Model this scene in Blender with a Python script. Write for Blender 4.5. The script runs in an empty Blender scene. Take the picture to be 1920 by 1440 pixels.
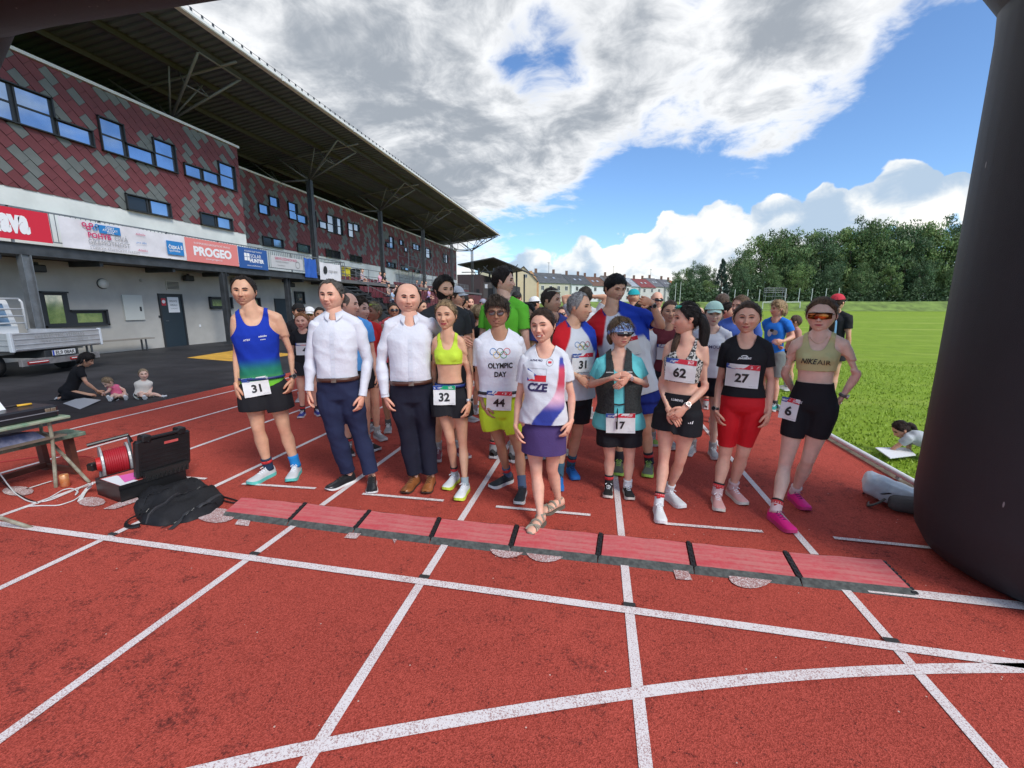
import bpy, math, random
import numpy as np
from mathutils import Vector, Matrix, noise
from mathutils.bvhtree import BVHTree

# ------------------------------------------------------------------ camera
scene = bpy.context.scene
COL = scene.collection
H = 1.64
FPX = 800.0
PIT = math.atan(148 / 800); YAW = math.atan(160 / math.hypot(800, 148))
FW = np.array([-math.sin(YAW) * math.cos(PIT), math.cos(YAW) * math.cos(PIT), -math.sin(PIT)])
RT = np.array([math.cos(YAW), math.sin(YAW), 0.0])
UP = np.cross(RT, FW)
FH = np.array([-math.sin(YAW), math.cos(YAW), 0.0])
CAM = np.array([0.0, 0.0, H])
cd = bpy.data.cameras.new('camera'); cam = bpy.data.objects.new('camera', cd); COL.objects.link(cam)
cd.sensor_width = 36; cd.lens = 36 * FPX / 1920; cd.clip_start = 0.05; cd.clip_end = 3000
cam.matrix_world = Matrix(((RT[0], UP[0], -FW[0], 0), (RT[1], UP[1], -FW[1], 0), (RT[2], UP[2], -FW[2], H), (0, 0, 0, 1)))
scene.camera = cam
scene.view_settings.view_transform = 'Standard'
scene.view_settings.look = 'None'
scene.view_settings.exposure = 0.42
scene.view_settings.gamma = 1.0
scene.render.film_transparent = False

def ray(x, y): return FW + RT * (x - 960) / FPX - UP * (y - 720) / FPX
def gp(x, y, z=0.0):
    d = ray(x, y); return CAM + d * (z - H) / d[2]
def atX(x, y, X):
    d = ray(x, y); return CAM + d * X / d[0]
def atY(x, y, Y):
    d = ray(x, y); return CAM + d * Y / d[1]
def onplane(x, y, base, depth=0.0):
    """point seen at (x, y) on the upright plane through base, depth metres nearer to the viewer"""
    d = ray(x, y); t = ((base - CAM) @ FH - depth) / (d @ FH)
    return CAM + d * t

# ------------------------------------------------------------------ sun + sky
SUN_EL, SUN_AZ = math.radians(44), math.radians(128)   # azimuth measured from +Y clockwise
sdir = Vector((math.sin(SUN_AZ) * math.cos(SUN_EL), math.cos(SUN_AZ) * math.cos(SUN_EL), math.sin(SUN_EL)))
sl = bpy.data.lights.new('sun', 'SUN'); sl.energy = 2.3; sl.angle = math.radians(24); sl.color = (1, .96, .9)
so = bpy.data.objects.new('sun', sl); COL.objects.link(so)
so.rotation_euler = sdir.to_track_quat('Z', 'Y').to_euler()

class NG:
    """tiny helper for node graphs"""
    def __init__(s, tree): s.t = tree; s.n = tree.nodes; s.l = tree.links
    def node(s, typ, **kw):
        nd = s.n.new(typ)
        for k, v in kw.items(): setattr(nd, k, v)
        return nd
    def put(s, sock, v):
        if isinstance(v, bpy.types.NodeSocket): s.l.new(v, sock)
        elif v is not None:
            try: sock.default_value = v
            except Exception: sock.default_value = tuple(v) + (1,)
    def math(s, op, a, b=None, clamp=False):
        nd = s.node('ShaderNodeMath', operation=op); nd.use_clamp = clamp
        s.put(nd.inputs[0], a)
        if b is not None: s.put(nd.inputs[1], b)
        return nd.outputs[0]
    def vmath(s, op, a, b=None):
        nd = s.node('ShaderNodeVectorMath', operation=op)
        s.put(nd.inputs[0], a)
        if b is not None: s.put(nd.inputs[1], b)
        return nd.outputs['Value'] if op in ('DOT_PRODUCT', 'LENGTH', 'DISTANCE') else nd.outputs[0]
    def noise(s, vec, scale, detail=4, rough=.55, dist=0, out='Fac', dim='3D'):
        nd = s.node('ShaderNodeTexNoise'); nd.noise_dimensions = dim; s.put(nd.inputs['Vector'], vec)
        nd.inputs['Scale'].default_value = scale; nd.inputs['Detail'].default_value = detail
        nd.inputs['Roughness'].default_value = rough; nd.inputs['Distortion'].default_value = dist
        return nd.outputs[out]
    def ramp(s, fac, a, b, lo=0.0, hi=1.0, smooth=True):
        nd = s.node('ShaderNodeMapRange'); nd.interpolation_type = 'SMOOTHSTEP' if smooth else 'LINEAR'
        s.put(nd.inputs[0], fac)
        for i, v in zip((1, 2, 3, 4), (a, b, lo, hi)): nd.inputs[i].default_value = v
        return nd.outputs[0]
    def mix(s, fac, a, b, blend='MIX'):
        nd = s.node('ShaderNodeMix', data_type='RGBA', blend_type=blend)
        s.put(nd.inputs[0], fac); s.put(nd.inputs[6], a); s.put(nd.inputs[7], b)
        return nd.outputs[2]

def c4(c): return (c[0], c[1], c[2], 1.0)

def build_world():
    w = bpy.data.worlds.new('World'); scene.world = w; w.use_nodes = True
    g = NG(w.node_tree); w.node_tree.nodes.clear()
    sky = g.node('ShaderNodeTexSky', sky_type='NISHITA'); sky.sun_disc = False
    sky.sun_elevation = SUN_EL; sky.sun_rotation = SUN_AZ; sky.altitude = 300; sky.air_density = 1.0; sky.dust_density = .3; sky.ozone_density = 3.0
    d = g.node('ShaderNodeTexCoord').outputs['Generated']
    sep = g.node('ShaderNodeSeparateXYZ'); g.l.new(d, sep.inputs[0])
    z = sep.outputs[2]
    zc = g.math('ADD', g.math('MAXIMUM', z, 0.0), 0.16)
    comb = g.node('ShaderNodeCombineXYZ')
    g.l.new(g.math('DIVIDE', sep.outputs[0], zc), comb.inputs[0]); g.l.new(g.math('DIVIDE', sep.outputs[1], zc), comb.inputs[1])
    uv = comb.outputs[0]
    warp = g.noise(uv, 2.2, 2, .5, 0, 'Color', dim='2D')
    uvw = g.vmath('ADD', uv, g.vmath('MULTIPLY', g.vmath('SUBTRACT', warp, (.5, .5, .5)), (.22, .22, .22)))
    n1 = g.noise(uvw, 1.5, 5, .55, dim='2D')
    n2 = g.noise(g.vmath('ADD', uvw, (7.3, 2.1, 0)), 5.5, 5, .62, dim='2D')
    dens = g.math('ADD', g.math('MULTIPLY', n1, .55), g.math('MULTIPLY', n2, .45))
    # large-scale weather: where the deck is closed and where it opens
    def blob(x, y, r0, r1, amp):
        v = ray(x, y); v = v / np.linalg.norm(v)
        dp = g.vmath('DOT_PRODUCT', d, tuple(v))
        return g.ramp(dp, math.cos(math.radians(r1)), math.cos(math.radians(r0)), 0, amp)
    bias = None
    for b in ((350, 60, 8, 48, .22), (800, 330, 3, 20, .15), (1330, 40, 3, 24, .22), (1640, 300, 4, 20, -.30), (1880, 240, 4, 18, -.30), (1015, 125, 0, 7, -.28), (960, 200, 0, 6, -.12), (905, 80, 0, 5, -.10), (1100, 100, 0, 5, -.10),
              (1400, 210, 2, 12, .15), (950, 440, 2, 9, -.2), (1330, 335, 3, 15, -.26), (1180, 400, 3, 11, -.2), (1060, 455, 2, 8, -.2), (840, 190, 4, 14, .12), (1700, 20, 3, 18, .24), (1500, 170, 2, 10, .12), (1380, 250, 1, 8, .08), (1150, 240, 3, 10, .08), (1040, 390, 1, 6, .12)):
        o = blob(*b); bias = o if bias is None else g.math('ADD', bias, o)
    dd = g.math('ADD', dens, bias)
    high = g.ramp(dd, .43, .65)
    high = g.math('MULTIPLY', high, g.ramp(z, .03, .12))
    # heaped clouds over the horizon
    az = g.math('ARCTAN2', sep.outputs[0], sep.outputs[1])
    c2 = g.node('ShaderNodeCombineXYZ'); g.l.new(az, c2.inputs[0]); g.l.new(g.math('MULTIPLY', z, 1.35), c2.inputs[1])
    w2 = g.noise(c2.outputs[0], 16, 1, .5, 0, 'Color', dim='2D')
    av = g.vmath('ADD', c2.outputs[0], g.vmath('MULTIPLY', g.vmath('SUBTRACT', w2, (.5, .5, .5)), (.035, .035, .035)))
    vor = g.node('ShaderNodeTexVoronoi', feature='SMOOTH_F1'); vor.voronoi_dimensions = '2D'; g.l.new(av, vor.inputs['Vector']); vor.inputs['Scale'].default_value = 17; vor.inputs['Smoothness'].default_value = .5
    bil = vor.outputs['Distance']
    nb = g.noise(av, 9, 5, .62, dim='2D')
    nlow = g.noise(c2.outputs[0], 6, 2, .5, dim='2D')
    cum = None
    for b in ((1000, 530, 1, 5.5, .8), (1090, 515, 1, 6, .95), (1180, 500, 1, 6, .95), (1270, 480, 1, 6.6, 1), (1360, 462, 1, 6.6, 1.05), (1450, 440, 1, 5.8, 1.0), (1545, 410, 1, 4.2, .95), (1690, 362, .5, 3.8, 1.1), (1630, 388, .5, 3.6, .95), (1790, 358, .2, 2.2, .95), (1740, 420, .5, 3, .9), (1800, 400, .5, 2.5, .8), (880, 540, 1, 6, .7), (700, 540, 2, 14, .5)):
        o = blob(*b); cum = o if cum is None else g.math('MAXIMUM', cum, o)
    low = g.ramp(z, .0, .11, .62, 0)            # pale bank at the horizon all round
    cum = g.math('MAXIMUM', cum, low)
    puff = g.math('ADD', g.math('MULTIPLY', g.math('SUBTRACT', nb, .5), 1.0), g.math('MULTIPLY', g.math('SUBTRACT', .42, bil), .55))
    cs = g.math('ADD', cum, puff)
    cumask = g.ramp(cs, .42, .56)
    # cloud colours: white where thin, blue-grey underneath thick parts
    tk = g.math('ADD', g.math('ADD', g.math('MULTIPLY', n1, .5), g.math('MULTIPLY', n2, .62)), g.math('MULTIPLY', bias, .75))
    thick = g.ramp(tk, .56, .95)
    hcol = g.mix(thick, (.98, .99, 1.0, 1), (.36, .395, .44, 1))
    shade = g.math('ADD', g.math('ADD', g.math('MULTIPLY', nlow, .9), g.math('MULTIPLY', nb, .7)), g.math('MULTIPLY', bil, .12))
    ccol = g.mix(g.ramp(shade, .74, 1.10), (1.0, .98, .92, 1), (.42, .53, .66, 1))
    bg_s = g.node('ShaderNodeBackground'); skc = g.mix(1.0, sky.outputs[0], (.84, 1.0, 1.16, 1), 'MULTIPLY'); g.l.new(skc, bg_s.inputs[0]); bg_s.inputs[1].default_value = .13
    bg_h = g.node('ShaderNodeBackground'); g.l.new(hcol, bg_h.inputs[0]); bg_h.inputs[1].default_value = .82
    bg_c = g.node('ShaderNodeBackground'); g.l.new(ccol, bg_c.inputs[0]); bg_c.inputs[1].default_value = .90
    m1 = g.node('ShaderNodeMixShader'); g.l.new(g.math('MULTIPLY', high, .97), m1.inputs[0]); g.l.new(bg_s.outputs[0], m1.inputs[1]); g.l.new(bg_h.outputs[0], m1.inputs[2])
    m2 = g.node('ShaderNodeMixShader'); g.l.new(g.math('MULTIPLY', cumask, .96), m2.inputs[0]); g.l.new(m1.outputs[0], m2.inputs[1]); g.l.new(bg_c.outputs[0], m2.inputs[2])
    out = g.node('ShaderNodeOutputWorld'); g.l.new(m2.outputs[0], out.inputs[0])
build_world()
scene.world.cycles.sampling_method = 'MANUAL'; scene.world.cycles.sample_map_resolution = 256

# ------------------------------------------------------------------ materials
MATS = {}
def mat(name, col, rough=.6, metal=0.0, var=0.0, vscale=6.0, bump=0.0, bscale=60.0, spec=.5, col2=None, vdetail=4, attr=False, sss=0, emis=0, coat=0, trans=0):
    if name in MATS: return MATS[name]
    m = bpy.data.materials.new(name); m.use_nodes = True; g = NG(m.node_tree)
    b = m.node_tree.nodes['Principled BSDF']
    tc = g.node('ShaderNodeTexCoord').outputs['Object']
    src = c4(col)
    if attr:
        a = g.node('ShaderNodeAttribute'); a.attribute_name = 'Col'
        src = g.mix(1.0, a.outputs['Color'], src, 'MULTIPLY')
    if var or col2:
        n = g.noise(tc, vscale, vdetail, .6)
        f = g.ramp(n, .3, .7, 0, 1)
        c2 = c4(col2) if col2 else c4([min(1, x * (1 + var)) for x in col])
        lo = c4([x * (1 - var) for x in col]) if not col2 else c4(col)
        if attr:
            v = g.mix(f, (1 - var,) * 3 + (1,), (1 + var,) * 3 + (1,)); src = g.mix(1.0, src, v, 'MULTIPLY')
        else: src = g.mix(f, lo, c2)
    g.put(b.inputs['Base Color'], src)
    b.inputs['Roughness'].default_value = rough; b.inputs['Metallic'].default_value = metal
    b.inputs['Specular IOR Level'].default_value = spec
    if sss: b.inputs['Subsurface Weight'].default_value = sss; b.inputs['Subsurface Scale'].default_value = .01; b.inputs['Subsurface Radius'].default_value = (1, .3, .15)
    if coat: b.inputs['Coat Weight'].default_value = coat; b.inputs['Coat Roughness'].default_value = .08
    if trans: b.inputs['Transmission Weight'].default_value = trans
    if bump:
        bp = g.node('ShaderNodeBump'); bp.inputs['Strength'].default_value = min(1, bump); bp.inputs['Distance'].default_value = .01 if bscale > 20 else .03
        g.l.new(g.noise(tc, bscale, 5, .6), bp.inputs['Height']); g.l.new(bp.outputs[0], b.inputs['Normal'])
    MATS[name] = m; return m

# ------------------------------------------------------------------ mesh helpers
def root(name, loc, label=None, cat=None, group=None, kind=None):
    o = bpy.data.objects.new(name, None); COL.objects.link(o); o.location = loc; o.empty_display_size = .1
    tag(o, label, cat, group, kind); return o
def tag(o, label=None, cat=None, group=None, kind=None):
    if label: o['label'] = label
    if cat: o['category'] = cat
    if group: o['group'] = group
    if kind: o['kind'] = kind
    return o
def top_of(p):
    m = Vector((0, 0, 0))
    while p is not None:
        m = m + p.location; p = p.parent
    return m
def mk(name, V, F, mats, parent=None, smooth=False, mi=None, cols=None, local=False):
    """link one mesh object; V in world space unless local"""
    me = bpy.data.meshes.new(name)
    V = np.asarray(V, dtype=float)
    if parent is not None and not local: off = np.array(top_of(parent)); V = V - off
    me.from_pydata(V.tolist(), [], [list(map(int, f)) for f in F] if not isinstance(F, list) else F)
    if not isinstance(mats, (list, tuple)): mats = [mats]
    for m in mats: me.materials.append(m)
    if mi is not None: me.polygons.foreach_set('material_index', np.asarray(mi, dtype=np.int32))
    if smooth: me.polygons.foreach_set('use_smooth', np.ones(len(me.polygons), dtype=bool))
    if cols is not None:
        a = me.color_attributes.new('Col', 'FLOAT_COLOR', 'POINT')
        c = np.ones((len(V), 4), dtype=np.float32); c[:, :3] = cols
        a.data.foreach_set('color', c.ravel())
    me.update()
    o = bpy.data.objects.new(name, me); COL.objects.link(o)
    if parent is not None: o.parent = parent
    return o
def dup(o, loc=None, rotz=None, parent=None, rec=True, label=None, scale=None):
    c = o.copy(); COL.objects.link(c)
    if parent is not None: c.parent = parent
    if loc is not None: c.location = loc
    if rotz is not None: c.rotation_euler = (0, 0, rotz)
    if scale is not None: c.scale = scale
    if label: c['label'] = label
    if rec:
        for ch in list(o.children): dup(ch, parent=c)
    return c

class MB:
    def __init__(s): s.V = []; s.F = []; s.M = []; s.n = 0
    def add(s, V, F, m=0):
        V = np.asarray(V, dtype=float)
        s.V.append(V); n = s.n
        s.F += [[i + n for i in f] for f in F]; s.M += [m] * len(F); s.n += len(V); return s
    def box(s, c, d, R=None, m=0, bev=0.0):
        d = np.array(d) / 2
        if bev > 0:
            b = min(bev, min(d) * .45)
            pts = []
            for sx in (-1, 1):
                for sy in (-1, 1):
                    for sz in (-1, 1):
                        pts += [(sx * d[0], sy * (d[1] - b), sz * (d[2] - b)), (sx * (d[0] - b), sy * d[1], sz * (d[2] - b)), (sx * (d[0] - b), sy * (d[1] - b), sz * d[2])]
            P = np.array(pts)
            def I(sx, sy, sz, k): return (((sx > 0) * 4 + (sy > 0) * 2 + (sz > 0)) * 3 + k)
            F = []
            for k, (a1, a2) in enumerate(((1, 2), (0, 2), (0, 1))):
                for sg in (-1, 1):
                    q = []
                    for u, v in ((-1, -1), (1, -1), (1, 1), (-1, 1)):
                        sgn = [0, 0, 0]; sgn[k] = sg; sgn[a1] = u; sgn[a2] = v; q.append(I(*sgn, k))
                    F.append(q)
            for k1, k2, ax in ((0, 1, 2), (0, 2, 1), (1, 2, 0)):
                for s1 in (-1, 1):
                    for s2 in (-1, 1):
                        sg = [0, 0, 0]; sg[k1] = s1; sg[k2] = s2
                        a = list(sg); a[ax] = -1; b2 = list(sg); b2[ax] = 1
                        F.append([I(*a, k1), I(*b2, k1), I(*b2, k2), I(*a, k2)])
            for sx in (-1, 1):
                for sy in (-1, 1):
                    for sz in (-1, 1): F.append([I(sx, sy, sz, 0), I(sx, sy, sz, 1), I(sx, sy, sz, 2)])
        else:
            P = np.array([(x, y, z) for x in (-d[0], d[0]) for y in (-d[1], d[1]) for z in (-d[2], d[2])])
            F = [[0, 1, 3, 2], [4, 6, 7, 5], [0, 4, 5, 1], [2, 3, 7, 6], [0, 2, 6, 4], [1, 5, 7, 3]]
        if R is not None: P = P @ np.array(R).T
        return s.add(P + np.array(c), F, m)
    def bar(s, a, b, w, h=None, m=0, up=(0, 0, 1)):
        a = np.array(a, float); b = np.array(b, float); h = h or w
        d = b - a; L = np.linalg.norm(d); d = d / L
        u = np.array(up, float)
        if abs(d @ u) > .98: u = np.array((1.0, 0, 0))
        x = np.cross(d, u); x /= np.linalg.norm(x); y = np.cross(x, d)
        return s.box((a + b) / 2, (w, L, h), np.stack([x, d, y], 1), m)
    def tube(s, path, r, n=8, m=0, cap=True):
        V, F = tubeV(path, r, n, cap=cap); return s.add(V, F, m)
    def build(s, name, mats, parent=None, smooth=False, local=False):
        return mk(name, np.concatenate(s.V), s.F, mats, parent, smooth, s.M, local=local)

def frames(path):
    P = np.asarray(path, float); T = np.gradient(P, axis=0) if len(P) > 2 else np.repeat((P[1:] - P[:-1]), 2, 0)
    T = T / (np.linalg.norm(T, axis=1, keepdims=True) + 1e-9)
    u = np.array((0.0, 0, 1)) if abs(T[0][2]) < .9 else np.array((1.0, 0, 0))
    X = []; x = np.cross(T[0], u); x /= np.linalg.norm(x)
    for t in T:
        x = x - t * (x @ t); x /= np.linalg.norm(x) + 1e-9; X.append(x)
    X = np.array(X); return P, T, X, np.cross(T, X)
def tubeV(path, r, n=8, cap=True, side=None, fwd=None, off=0, round_=False):
    P, T, X, Y = frames(path); N = len(P)
    r = np.asarray(r, float)
    if r.ndim == 0: r = np.full((N, 2), float(r))
    elif r.ndim == 1: r = np.stack([r, r], 1)
    if side is not None: X = np.broadcast_to(np.asarray(side), (N, 3)); Y = np.broadcast_to(np.asarray(fwd), (N, 3))
    if round_:
        e0 = P[0] - T[0] * r[0].mean() * .5; e1 = P[-1] + T[-1] * r[-1].mean() * .5
        P = np.vstack([e0, P, e1]); r = np.vstack([r[0] * .62, r, r[-1] * .62]); X = np.vstack([X[:1], X, X[-1:]]); Y = np.vstack([Y[:1], Y, Y[-1:]]); N += 2
    a = np.linspace(0, 2 * math.pi, n, endpoint=False)
    V = P[:, None] + X[:, None] * (np.cos(a)[None, :, None] * r[:, 0][:, None, None]) + Y[:, None] * (np.sin(a)[None, :, None] * r[:, 1][:, None, None])
    V = V.reshape(-1, 3); F = []
    for i in range(N - 1):
        for j in range(n):
            k = (j + 1) % n; F.append([i * n + j, i * n + k, (i + 1) * n + k, (i + 1) * n + j])
    if cap: F.append(list(range(n))[::-1]); F.append([(N - 1) * n + j for j in range(n)])
    return V, F
def sheet(name, poly, z, m, parent=None, kind='structure'):
    o = mk(name, [(p[0], p[1], z) for p in poly], [list(range(len(poly)))], m, parent)
    if kind and parent is None: o['kind'] = kind
    return o
# scratch scene for modifiers and text
TS = bpy.data.scenes.new('scratch')
def evalmesh(ob):
    TS.collection.objects.link(ob); vl = TS.view_layers[0]; vl.update()
    ev = ob.evaluated_get(vl.depsgraph); me = ev.to_mesh()
    V = np.empty(len(me.vertices) * 3); me.vertices.foreach_get('co', V); V = V.reshape(-1, 3)
    me.calc_loop_triangles(); T = np.empty(len(me.loop_triangles) * 3, dtype=np.int32); me.loop_triangles.foreach_get('vertices', T); T = T.reshape(-1, 3)
    ev.to_mesh_clear(); TS.collection.objects.unlink(ob); data = ob.data; bpy.data.objects.remove(ob)
    return V, T, data
TXT = {}
def text_mesh(s, size=1.0, bold=0.0, shear=0.0, cx=True, squeeze=1.0):
    """2-D triangles of a line of text, centred, cap height about .7*size"""
    k = (s, bold, shear)
    if k not in TXT:
        cu = bpy.data.curves.new('t', 'FONT'); cu.body = s; cu.offset = bold; cu.shear = shear; cu.resolution_u = 3
        ob = bpy.data.objects.new('t', cu); V, T, d = evalmesh(ob); bpy.data.curves.remove(d); TXT[k] = (V[:, :2].copy(), T)
    V, T = TXT[k]; V = V.copy() * size
    if cx and len(V): V[:, 0] -= (V[:, 0].min() + V[:, 0].max()) / 2; V[:, 1] -= (V[:, 1].min() + V[:, 1].max()) / 2
    V[:, 0] *= squeeze
    return V, T
def flat_text(name, s, size, O, r, u, m, parent, bold=0.0, shear=0.0, squeeze=1.0):
    V, T = text_mesh(s, size, bold, shear, True, squeeze)
    O = np.array(O, float); r = np.array(r, float); u = np.array(u, float)
    return mk(name, O + V[:, :1] * r + V[:, 1:2] * u, T.tolist(), m, parent)
# ------------------------------------------------------------------ setting: ground
def track_mat():
    m = bpy.data.materials.new('red_track'); m.use_nodes = True; g = NG(m.node_tree); b = m.node_tree.nodes['Principled BSDF']
    tc = g.node('ShaderNodeTexCoord').outputs['Object']
    v = g.node('ShaderNodeTexVoronoi'); g.l.new(tc, v.inputs['Vector']); v.inputs['Scale'].default_value = 210
    gr = g.node('ShaderNodeSeparateColor'); g.l.new(v.outputs['Color'], gr.inputs[0])
    base = g.mix(g.ramp(g.noise(tc, .9, 5, .6), .3, .7), (.37, .050, .030, 1), (.47, .068, .042, 1))
    base = g.mix(g.ramp(gr.outputs[0], .0, 1, 0, 1, False), g.mix(.42, base, (.08, .012, .01, 1)), g.mix(.30, base, (.80, .17, .13, 1)))
    big = g.noise(tc, .75, 4, .6, .6); fine = g.noise(tc, 55, 4, .78); mid = g.noise(tc, 9, 3, .6)
    wear = g.math('MULTIPLY', g.ramp(big, .44, .62), g.ramp(g.math('ADD', g.math('MULTIPLY', fine, .6), g.math('MULTIPLY', mid, .4)), .50, .60))
    wear2 = g.ramp(g.math('ADD', g.math('MULTIPLY', fine, .75), g.math('MULTIPLY', mid, .25)), .555, .64, 0, .8)
    base = g.mix(g.math('MAXIMUM', g.math('MULTIPLY', wear, .6), wear2), base, (.035, .012, .012, 1))
    sp = g.node('ShaderNodeTexVoronoi'); g.l.new(tc, sp.inputs['Vector']); sp.inputs['Scale'].default_value = 9
    spec = g.math('LESS_THAN', sp.outputs['Distance'], .035)
    base = g.mix(g.math('MULTIPLY', spec, .7), base, (.7, .6, .5, 1))
    g.l.new(base, b.inputs['Base Color']); b.inputs['Roughness'].default_value = .9; b.inputs['Specular IOR Level'].default_value = .2
    bp = g.node('ShaderNodeBump'); bp.inputs['Strength'].default_value = .55; bp.inputs['Distance'].default_value = .004
    g.l.new(g.math('ADD', v.outputs['Distance'], g.math('MULTIPLY', fine, 1.5)), bp.inputs['Height']); g.l.new(bp.outputs[0], b.inputs['Normal'])
    return m
def line_mat(name='track_paint', a=.50, b_=.60, k_=.75):
    m = bpy.data.materials.new(name); m.use_nodes = True; g = NG(m.node_tree); b = m.node_tree.nodes['Principled BSDF']
    tc = g.node('ShaderNodeTexCoord').outputs['Object']
    f = g.noise(tc, 150, 3, .7); c = g.noise(tc, 4, 3, .6); big = g.noise(tc, .8, 2)
    k = g.ramp(g.math('ADD', g.math('MULTIPLY', f, .8), g.math('MULTIPLY', c, .2)), a, b_)
    col = g.mix(g.math('MULTIPLY', k, k_), g.mix(big, (.72, .66, .64, 1), (.8, .74, .72, 1)), (.28, .08, .065, 1))
    g.l.new(col, b.inputs['Base Color']); b.inputs['Roughness'].default_value = .8
    bp = g.node('ShaderNodeBump'); bp.inputs['Strength'].default_value = .4; bp.inputs['Distance'].default_value = .003
    g.l.new(f, bp.inputs['Height']); g.l.new(bp.outputs[0], b.inputs['Normal'])
    return m
def rubber_mat():
    m = bpy.data.materials.new('black_rubber_ground'); m.use_nodes = True; g = NG(m.node_tree); b = m.node_tree.nodes['Principled BSDF']
    tc = g.node('ShaderNodeTexCoord').outputs['Object']
    base = g.mix(g.ramp(g.noise(tc, .7, 5, .65), .35, .65), (.016, .016, .018, 1), (.040, .039, .042, 1))
    base = g.mix(g.ramp(g.noise(tc, 60, 3, .7), .5, .75), base, (.07, .07, .072, 1))
    # paver joints
    br = g.node('ShaderNodeTexBrick'); g.l.new(tc, br.inputs['Vector']); br.inputs['Scale'].default_value = 1.0
    br.inputs['Mortar Size'].default_value = .012; br.inputs['Brick Width'].default_value = 1.0; br.inputs['Row Height'].default_value = .5
    br.inputs['Color1'].default_value = (1, 1, 1, 1); br.inputs['Color2'].default_value = (.85, .85, .85, 1); br.inputs['Mortar'].default_value = (.35, .35, .35, 1)
    base = g.mix(1.0, base, br.outputs['Color'], 'MULTIPLY')
    g.l.new(base, b.inputs['Base Color']); b.inputs['Roughness'].default_value = .62; b.inputs['Specular IOR Level'].default_value = .35
    return m
def grass_mat():
    m = bpy.data.materials.new('lawn'); m.use_nodes = True; g = NG(m.node_tree); b = m.node_tree.nodes['Principled BSDF']
    tc = g.node('ShaderNodeTexCoord').outputs['Object']
    mp = g.node('ShaderNodeMapping'); g.l.new(tc, mp.inputs[0]); mp.inputs['Rotation'].default_value = (0, 0, .12); mp.inputs['Scale'].default_value = (.045, .28, 1)
    st = g.noise(mp.outputs[0], 1.6, 5, .6)
    n = g.noise(tc, 1.4, 6, .65); f = g.noise(tc, 28, 4, .7)
    c = g.mix(g.ramp(n, .3, .7), (.19, .295, .018, 1), (.27, .39, .03, 1))
    c = g.mix(g.math('MULTIPLY', g.ramp(st, .52, .70), .65), c, (.50, .54, .12, 1))
    c = g.mix(g.ramp(f, .35, .7, .38, 0), c, (.10, .17, .02, 1))
    g.l.new(c, b.inputs['Base Color']); b.inputs['Roughness'].default_value = .8; b.inputs['Specular IOR Level'].default_value = .15
    bp = g.node('ShaderNodeBump'); bp.inputs['Strength'].default_value = .8; bp.inputs['Distance'].default_value = .03
    g.l.new(f, bp.inputs['Height']); g.l.new(bp.outputs[0], b.inputs['Normal'])
    return m
M_track, M_line, M_rub, M_grass = track_mat(), line_mat(), rubber_mat(), grass_mat()
XE = -7.4       # outer edge of the red surface
sheet('ground', [(-900, -300), (900, -300), (900, 1500), (-900, 1500)], -.03, M_grass)
sheet('running_track', [(XE, -12), (2.86, -12), (2.86, 118), (XE, 118)], 0.0, M_track)
sheet('black_rubber_apron', [(-17.2, -12), (XE, -12), (XE, 22), (-12.0, 22), (-12.0, 60), (-17.2, 60)], 0.0, M_rub)
sheet('concrete_yard', [(-40, 60.0), (XE, 60.0), (XE, 118), (-40, 118)], 0.0, mat('yard', (.12, .12, .12), .9, var=.2))
sheet('yellow_ground_patch', [gp(350, 671)[:2], gp(440, 657)[:2], gp(560, 664)[:2], gp(455, 679)[:2]], .004, mat('yellow_rubber', (.62, .34, .04), .8, var=.25, vscale=3))
mb = MB()
for i in range(260):                         # grass tufts beyond the kerb, nearest strip
    pass
# lane lines
LX = [1.484, .23, -.98, -2.19, -3.39, -4.57, -5.74, -6.88]
M_fade = line_mat('faded_paint', .38, .56, .9)
lr = root('lane_markings', (0, 0, .004)); lr['kind'] = 'structure'
mb = MB()
for x in LX:
    e = mk('lane_line', [(x - .025, -12, .004), (x + .025, -12, .004), (x + .025, 117, .004), (x - .025, 117, .004)], [[0, 1, 2, 3]], M_line, lr)
def strip(name, pts, w, z, m=None):
    P = np.array([p[:2] for p in pts], float); T = np.gradient(P, axis=0); T /= np.linalg.norm(T, axis=1, keepdims=True)
    Nn = np.stack([-T[:, 1], T[:, 0]], 1); V = [(*(p + n * w / 2), z) for p, n in zip(P, Nn)] + [(*(p - n * w / 2), z) for p, n in zip(P, Nn)]
    k = len(P); return mk(name, V, [[i, i + 1, k + i + 1, k + i] for i in range(k - 1)][::1], m or M_line, lr)
def resamp(pts, n=24):
    P = np.array(pts, float); t = np.arange(len(P)); tt = np.linspace(0, len(P) - 1, n)
    c = np.stack([np.interp(tt, t, P[:, k]) for k in range(P.shape[1])], 1)
    for _ in range(6): c[1:-1] = (c[:-2] + 2 * c[1:-1] + c[2:]) / 4
    return c
strip('start_line', [(-7.0, 2.205), (-3.4, 2.18), (-.98, 2.158), (1.49, 2.133), (2.8, 2.12)], .055, .008)
strip('curved_line', resamp([gp(2300, 1262), gp(1920, 1252), gp(1700, 1255), (gp(1450, 1268)), gp(1190, 1299), gp(890, 1346), gp(590, 1400), gp(380, 1445), gp(-300, 1620)]), .055, .008)
for a, b in (((225, 887), (387, 899)), ((455, 908), (592, 917)), ((680, 927), (832, 940)), ((930, 951), (1107, 967)), ((1245, 983), (1430, 998)), ((1563, 1010), (1900, 1044))):
    A, B = gp(*a), gp(*b); strip('stagger_mark', [A, B], .036, .008)
strip('finish_line', [(1.6, 2.60), (2.8, 2.60)], .075, .008)
for x in LX[:5]:
    mk('lane_tick', [(x - .03, 2.175 - .012 * x, .012), (x + .035, 2.175 - .012 * x, .012), (x + .035, 2.205 - .012 * x, .012), (x - .03, 2.205 - .012 * x, .012)], [[0, 1, 2, 3]], mat('tick_black', (.03, .03, .03), .8), lr)
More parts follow.
